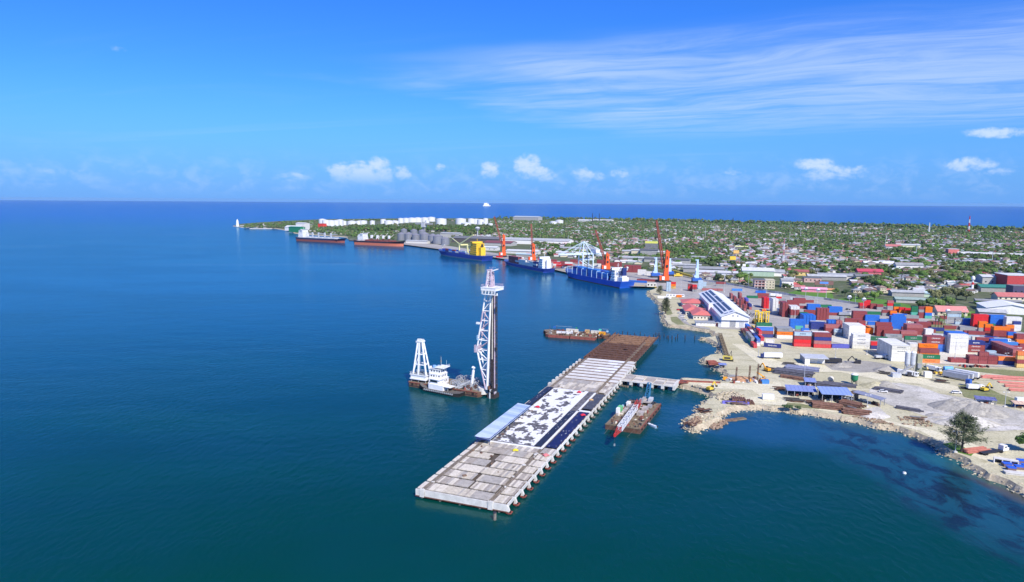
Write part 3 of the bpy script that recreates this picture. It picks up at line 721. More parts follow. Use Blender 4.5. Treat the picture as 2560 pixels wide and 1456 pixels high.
# piles standing in the water beyond the pier
PL = [(1556,836),(1569,838),(1586,838),(1601,836),(1576,841),(1590,842),(1612,842),(1640,837),(1648,838),(1645,843),(1650,848),(1634,846),(1668,845),(1671,848),(1680,849),(1689,848),(1694,845),(1713,848),(1737,849),(1660,842)]
pm = None
for i, (x, y) in enumerate(PL):
    p = at(x,y,0); h = U(1.6,3.2)
    f = MB(); f.tube((0,0,-2),(U(-.2,.2),0,h),.42,mat('dark_timber_pile',(.05,.04,.045),.9),8,.34)
    f.build('timber_pile', None, (p.x,p.y,0), label='dark pile standing in the water beyond the far end of the pier', cat='pile', group='dark piles in the water beyond the pier')

# ------------------------------------------------------------------ piling barge with its tower
BO = at(1198,995,0); BA = math.radians(152)
ub = Vector((math.cos(BA),math.sin(BA),0)); vb = Vector((-ub.y,ub.x,0))
if vb.y < 0: pass
# local frame: x to the right of the picture along the barge, y away
BR = BA-math.pi; O = BO+ub*50
brg = thing('piling_barge', 'rust brown pile driving barge with white deckhouse and tall leads', 'barge', (O.x,O.y,0), BR)
f = MB()
hull = [(1.5,0),(48.5,0),(50,1.5),(50,16.5),(48.5,18),(1.5,18),(0,16.5),(0,1.5)]
f.prism(hull, -.6, 2.9, rust, rustdeck); f.build('hull', brg)
f = MB()
for x in range(2,49,3): f.box(x,-.14,.5,x+.25,.02,2.7,rustdeck)
f.box(1,-.22,2.6,49,.05,3.0,redox); f.box(1,-.22,.8,49,.02,1.0,dark)
for x in range(4,50,6): f.tube((x,-.35,1.9),(x,-.0,1.9),.55,black,10)
f.build('fender_ribs', brg)
_m0 = len(C.objects)
# A-frame house
f = MB()
for x,y in ((3,3),(9.5,3),(16,3),(3,14),(16,14)): f.box(x,y,2.9,x+.5,y+.5,4.6,grey)
f.box(2.2,2.2,4.4,17,15.5,5.0,white); f.box(2.8,2.8,5.0,16.4,15,7.0,white); f.box(2.2,2.2,7.0,17,15.5,7.5,white); f.box(3.0,3.0,7.5,16.2,14.8,7.62,mat('deck_grey',(.16,.18,.18),.8)); f.build('machinery_platform', brg)
rl = MB()
for z in (8.1,8.6):
    for a,b_ in (((2.3,2.3,z),(16.9,2.3,z)),((16.9,2.3,z),(16.9,15.4,z)),((2.3,15.4,z),(16.9,15.4,z)),((2.3,2.3,z),(2.3,15.4,z))): rl.beam(a,b_,.08,None,white)
rl.build('platform_railing', brg)
f = MB()
top = (9.5, 8.5, 27.5)
legs = [((4.6,3.6,7.5),(7.6,6.6,27)),((9.6,3.4,7.5),(9.2,6.4,27)),((16,4.5,7.5),(11.2,7.2,27)),((5.5,13.5,7.5),(8,10,27)),((14.8,13.6,7.5),(10.9,10,27))]
for a,b_ in legs: f.beam(a,b_,1.15,1.15,white)
for k in (.3,.62):
    P_ = [Vector(a).lerp(Vector(b_),k) for a,b_ in legs]
    for i_,j_ in ((0,1),(1,2),(2,4),(4,3),(3,0)): f.beam(P_[i_],P_[j_],.55,.55,white)
f.beam(Vector(legs[0][0]).lerp(Vector(legs[0][1]),.02),Vector(legs[1][0]).lerp(Vector(legs[1][1]),.6),.5,.5,white)
for k in range(16): q = Vector(legs[2][0]).lerp(Vector(legs[2][1]),k/16); f.beam(q+Vector((.6,0,0)),q+Vector((1.2,0,.1)),.3,.2,lgrey)
f.build('a_frame', brg)
f = MB(); f.box(7,5.5,26.8,12,11,27.5,white); f.box(6.2,5.9,26.2,7.2,6.9,27.3,white)
for k in range(4): f.tube((8+k*1,6,28),(8+k*1,7,28),.7,white,10)
f.box(7.5,6.5,27.5,11.5,10.5,28.3,lgrey); f.build('sheave_head', brg)
# deckhouse
dh = MB(); dh.box(18.5,4,2.9,28,15.5,6.2,white); dh.box(18.5,5,6.2,27.2,15,9,white); dh.box(19,5.5,9,26.8,14.5,11.8,white)
dhm = dh.build('deckhouse', brg)
f = MB()
for z in (6.2,9.0,11.8): f.box(18.1,3.6+(z>7)*1.2,z-.12,28.3-(z>7)*.8,15.9-(z>7)*.6,z+.06,white)
f.box(23,5,12.7,29.5,15,13.2,white); f.box(18.8,5.2,11.9,27,14.8,12.0,grey); f.build('deck_edges', brg)
f = MB()
for z,y_ in ((4.3,3.97),(7.3,4.97),(10.2,5.47)):
    for x in (19.6,21.6,23.8,25.6): f.box(x,y_-.04,z,x+.9,y_+.02,z+1,glass)
for z in (4.3,7.3,10.2):
    for y_ in (7,9.5,12): f.box(27.9 if z<5 else 27.1 if z<8 else 26.7,y_,z,28.06 if z<5 else 27.26 if z<8 else 26.86,y_+1,z+1,glass)
f.build('deckhouse_windows', brg)
f = MB(); f.box(18,5.5,9,18.9,8,13,white); f.tube((20.5,9,12),(20.5,9,13.4),1.3,mat('sky_blue_paint',(.25,.45,.8),.5),12); f.cbox(22.5,12,12,2,2,1.2,lblue); 
f.tube((24.5,11,12),(24.5,11,19),.16,rustdeck,6); f.tube((26.8,7,13),(26.8,7,19),.07,white,5); f.tube((28.8,11,13),(28.8,11,17),.07,white,5); f.beam((24,11,16),(25,11,16),.8,.4,rustdeck)
for y_ in (5.2,8,11,14.6): f.beam((29.3,y_,13.2),(29.3,y_,14.2),.1,None,white)
f.beam((29.3,5.2,14.2),(29.3,14.6,14.2),.1,None,white); f.build('masts_and_tanks', brg)
f = MB(); f.cbox(28.6,4,2.9,2.2,2,2.2,blue); f.build('blue_locker', brg)
for o_ in list(C.objects)[_m0:]:
    if o_.parent is brg:
        if any(o_.name.startswith(q) for q in ('machinery_platform','platform_railing','a_frame','sheave_head')): o_.scale = (.78,.62,1); o_.location = (-.6,-.2,0)
        else: o_.scale = (.9,.72,1); o_.location = (-2.6,-.6,0)
# winches and pipework
wm = mat('winch_grey',(.36,.38,.40),.55,var=.2,rust=.1)
for k,(x,y_,r_) in enumerate([(30.5,4,1.9),(30.5,11,2.4),(34.5,12,2.6),(34,3.2,1.7),(37.5,8,1.9),(41,3.4,1.8),(42,12,2.3),(45,5,1.9),(38.5,13,1.9),(31.8,7.6,1.6)]):
    f = MB(); n_=14
    for yy in (y_-.9, y_+.9):
        for i_ in range(n_):
            a = 2*math.pi*i_/n_; b2 = 2*math.pi*(i_+1)/n_
            f.beam((x+math.cos(a)*r_,yy,3.1+r_+math.sin(a)*r_),(x+math.cos(b2)*r_,yy,3.1+r_+math.sin(b2)*r_),.28,.28,wm)
        for a in (0,1.05,2.1): f.beam((x-math.cos(a)*r_,yy,3.1+r_-math.sin(a)*r_),(x+math.cos(a)*r_,yy,3.1+r_+math.sin(a)*r_),.16,.16,wm)
    f.tube((x,y_-1,3.1+r_),(x,y_+1,3.1+r_),r_*.45,random.choice([rust,grey,dark,wm]),10); f.cbox(x,y_,2.9,r_*1.7,2.6,.5,grey); f.cbox(x+r_*.9,y_,2.9,.5,1.6,r_*1.1,wm)
    f.build('winch', brg)
f = MB()
f.beam((33,1.2,3.3),(43.5,8.5,8.6),1.0,1.0,wm); f.beam((35.2,1.4,3.2),(45,8.2,7.2),.7,.7,wm); f.beam((31,14,5),(38,15,9),.5,.5,wm)
f.build('boom_struts', brg)
f = MB()
for k in range(34): f.cbox(U(29.5,48),U(1.2,17),2.9,U(.4,1.8),U(.4,1.6),U(.4,2.2),random.choice([wm,grey,dark,lgrey,rust,redox]),U(0,3))
f.cbox(29.6,1.6,2.9,1.8,1,.9,yellow); f.build('deck_machinery', brg)
f = MB(); f.tube((41.2,6,3),(42.6,6,13.5),.85,white,12,.8); f.tube((42.6,6,13.5),(42.8,6,15.3),.5,white,10); f.tube((42.7,6,15.2),(42.8,6,15.8),1.3,white,12,.9); f.build('hydraulic_ram', brg)
# leads (tower) at the right end
f = MB(); f.tube((49.5,5,1.2),(49.5,5,4.6),2.7,conc_w,14,2.6); f.build('pivot_drum', brg)
lead = MB(); M_ = white; pk = mat('pinkish_paint',(.52,.42,.48),.6,var=.2)
# front pair of chords (vertical-ish), rear chord bulging to the left
Fb = [Vector((50.3,3.4,4)),Vector((50.3,6.6,4))]; Ft = [Vector((53.0,3.6,55)),Vector((53.0,6.4,55))]
def rear(z):
    if z < 24: k=(z-4)/20; x = 49.4-6.2*k
    else: k=(z-24)/31; x = 43.2+6.6*k
    return x
for i_ in (0,1): lead.tube(Fb[i_],Ft[i_],.8,M_,10)
zs = [4,9,14,19,24,29,34,39,44,49,55]
for i_ in (0,1):
    y_ = (3.2,6.8)[i_]
    for k,(a,b2) in enumerate(zip(zs[:-1],zs[1:])): lead.tube((rear(a),y_,a),(rear(b2),y_,b2),.52,pk if k in (0,1,5,6,7) else M_,8)
    for k,(a,b2) in enumerate(zip(zs[:-1],zs[1:])):
        fa = Fb[i_].lerp(Ft[i_],(a-4)/51); fb = Fb[i_].lerp(Ft[i_],(b2-4)/51)
        if k%2==0: lead.tube((rear(a),y_,a),fb,.26,pk if k in (4,6) else M_,6)
        else: lead.tube(fa,(rear(b2),y_,b2),.26,pk if k in (5,7) else M_,6)
        lead.tube((rear(b2),y_,b2),fb,.24,M_,6)
for b2 in zs[1:]:
    lead.tube((rear(b2),3.2,b2),(rear(b2),6.8,b2),.24,M_,6); c_=Fb[0].lerp(Ft[0],(b2-4)/51); lead.tube(c_,c_+Vector((0,3,0)),.24,M_,6)
_m1 = len(C.objects)
lead.build('lattice_leads', brg)
f = MB(); f.cbox(42.8,5,22.5,2.6,4.5,3.6,pk); f.cbox(41.4,5,22,1.4,3,2.2,M_); f.beam((43,5,18),(43.4,5,23),.8,.8,M_); f.cbox(44.2,3.0,37,2.4,1,1,M_); f.tube((44.6,2.6,30),(46.6,2.6,38),.45,M_,8); f.cbox(44.2,3,29,1.2,1.2,2.4,lblue); f.build('guide_carriage', brg)
f = MB()
dr = mat('tarred_steel',(.045,.035,.035),.8,var=.5,scale=.8,rust=.25,rustcol=(.10,.06,.045))
f.box(52.6,3.2,-1.5,54.6,6.8,52,dr); f.beam((55.6,3.4,-1),(55.4,3.4,53.5),.55,.55,pk)
for z in range(0,52,3): f.box(54.6,3.3,z,55.5,6.6,z+.4,dr)
f.beam((55.6,6.4,-1),(55.4,6.4,53.5),.4,.4,dr); f.tube((54.1,3.0,20),(54.1,3.0,52),.28,offwhite,6); f.cbox(56.2,3.4,24.5,.9,.9,1.6,dark)
f.build('pile_leader', brg)
f = MB(); f.box(51,2.2,-1,56.2,8,2.2,dr)
for k in range(22): f.cbox(U(50.5,56),U(2,8),U(1.5,7),U(.5,1.6),U(.5,1.5),U(.6,2),random.choice([dr,rust,dark,lgrey]),U(0,3))
f.tube((53,2,-2),(53,2,3),.5,lgrey,8); f.build('pile_gate', brg)
f = MB(); f.box(48.2,-.5,54.6,58.2,9.5,55.9,white); f.box(48.0,-.7,55.9,58.4,9.7,56.2,white)
for x in (49,51.2,53.4,55.6,57.4): f.beam((x,-.4,52.8),(x,-.4,54.7),.35,.3,white); f.beam((x,-.4,52.8),(x+1,-.4,54.7),.2,.2,white)
f.beam((49.5,-.4,52.8),(57.6,-.4,52.8),.4,.4,white); f.beam((50.5,4,51.8),(57,4,52.6),.8,1.2,white); f.box(47.6,1,52.6,48.6,3,55,white); f.build('top_platform', brg)
f = MB()
for z in (56.8,57.4):
    for a,b_ in (((48.2,-.5,z),(58.2,-.5,z)),((58.2,-.5,z),(58.2,9.5,z)),((48.2,9.5,z),(58.2,9.5,z)),((48.2,-.5,z),(48.2,9.5,z))): f.beam(a,b_,.09,None,pk)
f.build('platform_railing', brg)
f = MB(); f.lattice((51.6,4.5,56.2),(52.0,4.5,67.5),3.6,2.4,4,.42,pk,up=(0,1,0)); f.beam((50.6,3,56.2),(51.5,3.4,67.5),.55,.6,M_); f.beam((54.2,3.2,56),(53.6,3.4,64),.7,.7,pk)
f.beam((50.2,3.4,67.6),(53.2,3.4,68.2),1,.9,pk); f.beam((50,5.6,67.6),(53,5.6,68.2),.5,.5,pk); f.beam((52.2,3.4,66.6),(57.0,3.8,68.6),.7,.7,M_); f.beam((52.2,5.4,66.6),(57.0,5.2,68.6),.4,.4,pk)
for k in range(5): f.beam((52+k,3.2,69+k*.1),(52+k,3.2,70+k*.05),.12,None,pk)
f.build('crown_mast', brg)
f = MB(); f.beam((56.8,2.5,40),(56.9,2.5,54),.1,None,dark); f.cbox(56.8,2.5,44,.7,.7,2.6,dark); f.beam((56.8,2.5,41),(56.8,2.5,44),.25,None,dark); f.build('hoist_line', brg)
for o_ in list(C.objects)[_m1:]:
    o_.location.x = 3.0; o_.scale = (.92,.92,1.12); o_.location.x += 4.0
    if o_.name.startswith('crown_mast'): o_.scale.z = .8; o_.location.z = 17.98
# ------------------------------------------------------------------ hull maker
def hull_mesh(L, B, D, bow=.16, stern=.1, sheer=1.8, m=navy, m2=redox, band=.9, z_lo=-1., deckm=None, stern_w=.8, flare=.75, n=18, bulwark=0):
    mb = MB(); rings_ = []
    for i in range(n+1):
        u = i/n; x = (u-.5)*L
        wd = B/2*min(1, (stern_w+(1-stern_w)*min(1,u/stern)) )
        if u > 1-bow: k = (u-(1-bow))/bow; wd *= math.sqrt(max(0,1-k**2.1))*.985+.015
        ww = wd
        if u > 1-bow*1.5: k = (u-(1-bow*1.5))/(bow*1.5); ww = wd*(1-(1-flare)*k*1.6)
        ww = max(.05, ww)
        dz_ = D+sheer*max(0,(u-.75)/.25)**2+sheer*.25*max(0,(.12-u)/.12)
        xw = x - (L*.035*max(0,(u-(1-bow))/bow)) + (L*.02*max(0,(stern-u)/stern))
        rings_.append([(xw,-ww*.96,z_lo),(xw,-ww,band),(x,-wd,dz_),(x,wd,dz_),(xw,ww,band),(xw,ww*.96,z_lo)])
    V = [p for r in rings_ for p in r]; Fh=[]; Fb_=[]; Fd=[]
    for i in range(n):
        a = i*6; b2 = a+6
        Fb_ += [(a,b2,b2+1,a+1),(a+4,b2+4,b2+5,a+5)]; Fh += [(a+1,b2+1,b2+2,a+2),(a+3,b2+3,b2+4,a+4)]; Fd.append((a+2,b2+2,b2+3,a+3))
    mb.add(V, Fb_, m2); mb.add(V, Fh+[(0,1,2,3,4,5)[::-1]], m); mb.add(V, Fd, deckm or m)
    return mb, rings_
# tug
P0 = at(1043,974,0); P1 = at(1149,995,0); d = P1-P0; ta = math.atan2(d.y,d.x); mid = (P0+P1)/2+Vector((-math.sin(ta),math.cos(ta),0))*3.0
tug = thing('tugboat', 'white and black tugboat lying alongside the rusty piling barge', 'tugboat', (mid.x,mid.y,0), ta+math.pi)
mb, _ = hull_mesh(d.length, 7.6, 1.9, bow=.3, stern=.15, sheer=1.8, m=black, m2=black, band=.5, deckm=mat('tug_deck',(.12,.11,.10),.8), stern_w=.75, flare=.9); mb.build('hull', tug)
f = MB(); 
for k in range(16): x=-11+k*1.35; f.tube((x,3.95,1.4),(x,4.3,1.4),.5,grey,8)
f.build('tyre_fenders', tug)
f = MB(); f.prism([(-3.5,-3),(7,-2.9),(8.8,-1.2),(8.8,1.2),(7,2.9),(-3.5,3)],1.9,4.9,white); f.build('deckhouse', tug)
f = MB(); f.prism([(.4,-2.4),(6.2,-2.2),(7,0),(6.2,2.2),(.4,2.4)],4.9,7.6,white); f.prism([(-.6,-2.9),(6.8,-2.7),(7.6,0),(6.8,2.7),(-.6,2.9)],7.6,7.8,white); f.build('wheelhouse', tug)
f = MB(); f.box(1,2.32,6.0,6,2.45,7.1,glass); f.box(6.5,-1.4,6,6.9,1.4,7.1,glass); f.box(1,-2.45,6,6,-2.32,7.1,glass); f.build('wheelhouse_windows', tug)
f = MB(); f.box(-8.5,-2.6,4.3,-3.6,2.6,4.5,white); f.tube((-6.4,-2,2),(-6.4,-2,4.3),.1,white,6); f.tube((-6.4,2,2),(-6.4,2,4.3),.1,white,6); f.build('aft_awning', tug)
f = MB(); f.tube((3,0,7.8),(3,0,12),.12,white,6); f.beam((2.2,0,9),(3.8,0,9),.1,None,white); f.tube((-.8,1.4,4.3),(-.8,1.4,6.6),.45,white,8); f.tube((-.8,-1.4,4.3),(-.8,-1.4,6.6),.45,white,8); f.build('mast', tug)
# ------------------------------------------------------------------ crane barge
P0 = at(1516,1070,0); P1 = at(1600,1086,0); P2 = at(1641,1020,0)
d = P2-P1; LB = d.length; ca_ = math.atan2(d.y,d.x)-math.pi/2-.05; WB = 17.2; P0 = P1-Vector((math.cos(ca_),math.sin(ca_),0))*WB
cb = thing('crane_barge', 'brown square barge carrying a lowered red and white lattice crane boom', 'barge', (P0.x,P0.y,0), ca_)
f = MB(); f.prism([(0,0),(WB,0),(WB,LB),(0,LB)],-.5,2.6,rust,rustdeck); f.box(-.15,-.15,2.3,WB+.15,.1,2.85,rustdeck); f.box(WB-.1,-.1,2.3,WB+.15,LB,2.85,redox); f.build('hull', cb)
f = MB()
for y in range(3,46,6): f.tube((WB+.1,y,1.6),(WB+.5,y,1.6),.5,black,8)
f.build('tyre_fenders', cb)
f = MB(); pale = mat('grey_beige_paint',(.40,.36,.33),.7,var=.25)
for x,y,sx,sy,h,m_ in [(12,22,3.6,6,1.6,pale),(12.3,30,3.2,5,1.7,pale),(4.2,31,2.6,6,1.6,pale),(3.6,24,2.2,7,1.2,pale),(13.4,36,2.4,3,1.4,grey)]: f.cbox(x,y,2.6,sx*.85,sy*.85,h,m_)
f.build('deck_boxes', cb)
f = MB(); f.cbox(1.3,18,2.6,1.6,2.2,3.2,white); f.cbox(2.8,33,2.6,1.8,2.4,2.6,white); f.build('white_lockers', cb)
f = MB(); f.cbox(.9,23.5,2.6,2.0,3.4,2.6,mat('light_green_paint',(.16,.50,.22),.6)); f.cbox(.2,20.5,2.6,.8,2.5,2.4,lblue); f.cbox(.8,28,2.6,.9,3,1.6,lblue); f.build('green_pump', cb)
f = MB()
for k in range(130):
    x, y = U(.8,WB-1), U(1,LB-1)
    f.cbox(x,y,2.6,U(.3,1.5),U(.3,1.8),U(.15,1.0),random.choice([dark,rust,wood,rustdeck,offwhite,redox]),U(0,3))
for x in (3,9,14.5):
    for y in (1.5,44): f.tube((x,y,2.6),(x,y,3.4),.35,dark,8)
f.build('deck_clutter', cb, kind='stuff')
crn = thing('crawler_crane', 'pale crawler crane on the brown barge with its boom laid towards the viewer', 'crane', (P0.x,P0.y,0), ca_)
f = MB(); f.box(7.4,37,2.6,9,44,3.7,dark); f.box(12.6,37,2.6,14.2,44,3.7,dark); f.box(9,40,3,12.6,44,3.8,dark); f.build('crawler_tracks', crn)
f = MB(); f.box(8,38.8,3.9,13.2,44,4.8,pale); f.box(11.6,39,4.8,13.6,43.5,6.2,lgrey); f.box(8.2,40.5,4.8,9.6,43.5,6.0,pale); f.build('machinery_house', crn)
f = MB(); f.box(7.5,37,3.9,9.2,39,6.2,grey); f.build('cab', crn)
bl = mat('gantry_blue',(.03,.17,.32),.6)
f = MB(); f.lattice((10.2,43.5,5),(10.6,46,13.2),2.3,1.5,4,.22,bl,up=(1,0,0)); f.build('gantry_mast', crn)
def tl(px, py, z):
    v = at(px,py,z)-P0; c_, s_ = math.cos(ca_), math.sin(ca_); return Vector((v.x*c_+v.y*s_, -v.x*s_+v.y*c_, z))
B0, B1, B2, B3 = tl(1598,1004,5.6), tl(1590,1016,5.9), tl(1549,1072,6.8), tl(1538,1088,6.4)
f = MB(); f.lattice(B0,B1,2.2,2.2,3,.17,mat('boom_red',(.42,.05,.04),.6),up=(1,0,0)); f.build('boom_foot', crn)
f = MB(); wl_ = mat('boom_white',(.74,.74,.76),.5,var=.1); f.lattice(B1,B2,2.2,2.2,13,.13,wl_,up=(1,0,0))
f.beam(B1-Vector((0,0,1.1)),B2-Vector((0,0,1.1)),.9,.08,grey); f.build('boom_middle', crn)
f = MB(); f.lattice(B2,B3,2.0,.7,4,.15,mat('boom_red',(.42,.05,.04),.6),up=(1,0,0)); f.cbox(B3.x,B3.y-.4,B3.z-.6,.9,1.2,1.3,red); f.build('boom_tip', crn)
f = MB(); f.beam((B3.x,B3.y-.8,2.5),(B3.x,B3.y-.8,6),.12,None,dark); f.cbox(B3.x,B3.y-.8,1.6,.6,.6,1,grey); f.build('hook_block', crn)
f = MB()
for x in (9.6,11.6): f.beam((x,45.5,13.2),B1.lerp(B2,.35)+Vector((x-10.6,0,1)),.09,None,dark)
f.build('pendant_ropes', crn)
f = MB()
for a,b_ in (((2,44,2.8),(-9,66,-.2)),((15,2,2.6),(12.5,-7,-.2)),((3,.5,2.6),(1.5,-7,-.2))): f.beam(a,b_,.06,None,conc_d)
f.build('mooring_lines', cb)
# skiff
P0 = at(1620,1062,0); P1 = at(1640,1070,0); d = P1-P0; sa_ = math.atan2(d.y,d.x); mid = (P0+P1)/2
sk = thing('skiff', 'slim pale blue skiff tied to the right side of the crane barge', 'boat', (mid.x,mid.y,0), sa_+math.pi)
mb, _ = hull_mesh(d.length*1.25,1.8,.8,bow=.35,sheer=.4,m=lblue,m2=white,band=.2,z_lo=-.2,deckm=mat('skiff_inner',(.35,.42,.5),.6),stern_w=.8,n=10); mb.build('hull', sk)
f = MB(); 
for x in (-2,0,1.5): f.box(x,-.7,.82,x+.3,.7,.92,white)
f.box(-4.0,-.2,.4,-3.6,.2,1.3,dark); f.build('thwarts', sk)
# ------------------------------------------------------------------ rusty work barge beyond
P0 = at(1362,843,0); P1 = at(1487,852,0); d = P1-P0; ra = math.atan2(d.y,d.x)
wb = thing('work_barge', 'rust red double barge loaded with scrap, white cabins and an orange box', 'barge', (P0.x,P0.y,0), ra)
L = d.length
f = MB(); f.prism([(0,2),(3,0),(L/2-.4,0),(L/2-.4,9),(0,9)],-.5,2.3,redox,rustdeck); f.prism([(L/2+.4,0),(L,0),(L,9),(L/2+.4,9)],-.5,2.3,redox,rustdeck); f.build('front_pontoon', wb)
f = MB(); f.prism([(-5,14),(-2,9.3),(L+6,9.3),(L+9,12),(L+9,19),(-2,20),(-5,17)],-.5,2.8,rust,rustdeck); f.build('rear_pontoon', wb)
f = MB()
for x,y in ((-4,12),(-5,15),(-4,18),(L+9,12),(L+9,16)): f.tube((x,y,1.4),(x-.4 if x<0 else x+.4,y,1.4),.8,black,8)
f.build('tyre_fenders', wb)
for (x0,y0,x1,y1,z,h,m_,nm) in [(8,6.8,20,8.6,2.3,1.7,white,'white_cabin'),(20.1,6.8,21.5,8.6,2.3,2.6,white,'white_cabin'),(14,15,24,17,2.8,2.1,offwhite,'white_cabin'),(35,14.5,43,16.6,2.8,2.1,offwhite,'cream_cabin'),(30,14.5,33.6,17,2.8,2.4,mat('tan_tarp',(.55,.36,.16),.7),'tan_container'),(L+1,11,L+6,13.4,2.8,2.2,mat('amber_paint',(.80,.36,.02),.5),'orange_box')]:
    f = MB(); f.box(x0,y0,z,x1,y1,z+h,m_); f.box(x0-.1,y0-.1,z+h,x1+.1,y1+.1,z+h+.12,m_)
    for q in range(2): xx = x0+(x1-x0)*(.35+.3*q); f.box(xx,y0-.05,z+1.0,xx+.5,y0,z+1.6,glass)
    f.build(nm, wb)
f = MB()
for k in range(110):
    x, y = U(1,L+6), U(.5,18); z = 2.3 if y < 9 else 2.8
    if 6 < x < 22 and 6 < y < 9.3: continue
    f.cbox(x,y,z,U(.3,3),U(.3,1.5),U(.2,1.5),random.choice([rust,rust,wood,dark,rustdeck,redox,offwhite]),U(0,3))
f.build('scrap_load', wb, kind='stuff')
f = MB()
for x in (-1,5,18,L+2,L+7): f.beam((x,19,2.8),(x,19,6.5),.15,None,rust)
for a,b_ in ((4,18),(L+2,L+7)): f.beam((a,19,6.2),(b_,19,6.2),.12,None,lgrey)
f.cbox(3,19,4.6,2,1,1,blue); f.cbox(22,18.6,5,1.2,1,1.2,green); f.cbox(42,18,5,2,1,1.2,mat('sea_green',(.1,.55,.4),.6)); f.cbox(48,18,4,1.5,1,1.2,lblue); f.build('rear_rack', wb)
# ------------------------------------------------------------------ containers
CW, CH = 2.44, 2.75
CC = {'M':('maroon',(.27,.06,.06)),'P':('faded maroon',(.38,.13,.125)),'R':('bright red',(.62,.03,.035)),'O':('orange',(.80,.19,.02)),'B':('bright blue',(.03,.15,.55)),'N':('navy blue',(.03,.045,.20)),
      'W':('white',(.72,.71,.66)),'C':('cream white',(.72,.70,.60)),'G':('dark green',(.02,.16,.07)),'T':('teal green',(.10,.42,.33)),'L':('pale grey blue',(.40,.52,.60)),'K':('grey',(.28,.29,.29)),
      'Y':('tan yellow',(.60,.40,.13)),'X':('medium blue',(.07,.24,.60)),'V':('violet blue',(.10,.11,.50)),'S':('sea green',(.02,.33,.20))}
cm = {k: mat('container_'+v[0].replace(' ','_'), v[1], .55, var=.1, scale=.7, rust=.03, orand=.12) for k, v in CC.items()}
cmeshes = {}
def cont_mesh(col, L):
    k = (col, L)
    if k in cmeshes: return cmeshes[k]
    m = cm[col]; b = MB(); e = .09
    # corrugated side walls: shallow ribs
    n = 10 if L > 7 else 5; xs = [e+.12+(L-2*e-.24)*i/(2*n) for i in range(2*n+1)]
    for ys, y0, y1 in ((1, e*.4, e*1.3), (-1, CW-e*.4, CW-e*1.3)):
        V = []; F = []
        for i, x in enumerate(xs): y = (y0, y1)[(i//1)%2]; V += [(x,y,.18),(x,y,CH-.14)]
        for i in range(len(xs)-1): a = 2*i; F.append((a,a+2,a+3,a+1) if ys > 0 else (a+1,a+3,a+2,a))
        b.add(V, F, m)
    b.add([(e,e,CH-.06),(L-e,e,CH-.06),(L-e,CW-e,CH-.06),(e,CW-e,CH-.06)], [(0,1,2,3)], m)
    b.add([(e,e,.1),(e,CW-e,.1),(e,CW-e,CH-.1),(e,e,CH-.1)], [(3,2,1,0)], m)
    body = b.mesh('body')
    f = MB()
    for x in (0, L-.16):
        for y in (0, CW-.16): f.box(x,y,.02,x+.16,y+.16,CH-.02,m)
    for y in (0, CW-.12):
        for z in (.02, CH-.14): f.box(.16,y,z,L-.16,y+.12,z+.12,m)
    for x in (0, L-.12):
        for z in (.02, CH-.14): f.box(x,.16,z,x+.12,CW-.16,z+.12,m)
    frame = f.mesh('frame')
    d = MB(); x = L-.1
    for y0, y1 in ((.18,1.2),(1.24,2.26)): d.box(x-.05,y0,.15,x,y1,CH-.15,m)
    for y in (.45,.95,1.5,2.0): d.box(x,y,.2,x+.05,y+.05,CH-.2,lgrey)
    cmeshes[k] = (body, frame, d.mesh('door')); return cmeshes[k]
wtxt = mat('white_lettering',(.8,.8,.78),.6,var=.02); dtxt = mat('dark_lettering',(.08,.10,.16),.6,var=.02); gtxt = mat('brown_lettering',(.35,.12,.03),.6,var=.02)
YA = math.radians(-8.5)
CONT = []   # (pos, angle, L, colour, text, phrase)
def stack(px, py, o, L, cols, rows=1, text=None, where='', z=None, ang=None, cols_side=1, gap=.22, ground=None):
    """px,py: near left bottom corner. o F: long side faces the viewer, E: end faces the viewer. cols bottom to top."""
    p = at(px, py, LZ if z is None else z); th = YA if ang is None else math.radians(ang)
    ux = Vector((math.cos(th), math.sin(th), 0)); uy = Vector((-ux.y, ux.x, 0)); Lm = 12.19 if L == 40 else 6.06
    base = p.z+.15
    for r in range(rows):
        for c in range(cols_side):
            cl = cols if isinstance(cols, str) else cols[r*cols_side+c] if r*cols_side+c < len(cols) else cols[-1]
            for k, col in enumerate(cl):
                if col == '.': continue
                if rows > 2 and 0 < r and c > 0 and c < cols_side-1 and k < len(cl)-1: continue
                if o == 'F': q = p+uy*(r*(CW+gap))+ux*(c*(Lm+.4)); a = th
                else: q = p+uy*(r*(Lm+.4))+ux*((c+1)*(CW+gap)-gap); a = th+math.pi/2      # long axis away; doors at far end
                if o == 'E': q = p+uy*(r*(Lm+.4)+Lm)+ux*(c*(CW+gap)); a = th-math.pi/2       # long axis towards the viewer, door end near
                tt = text.get(col) if text else None
                CONT.append([Vector((q.x,q.y,base+k*CH)), a, Lm, col, tt if (r == 0 and o == 'F') else None, where, k, len(cl), r, rows, c, cols_side])
TC = {'M':('CROWLEY',wtxt),'P':('CROWLEY',wtxt),'W':('CROWLEY',dtxt),'G':('U A S C',wtxt),'O':('Hapag-Lloyd',gtxt),'N':('CROWLEY',wtxt),'L':('MAERSK',dtxt),'T':('MAERSK',dtxt),'K':('COSCON',dtxt)}
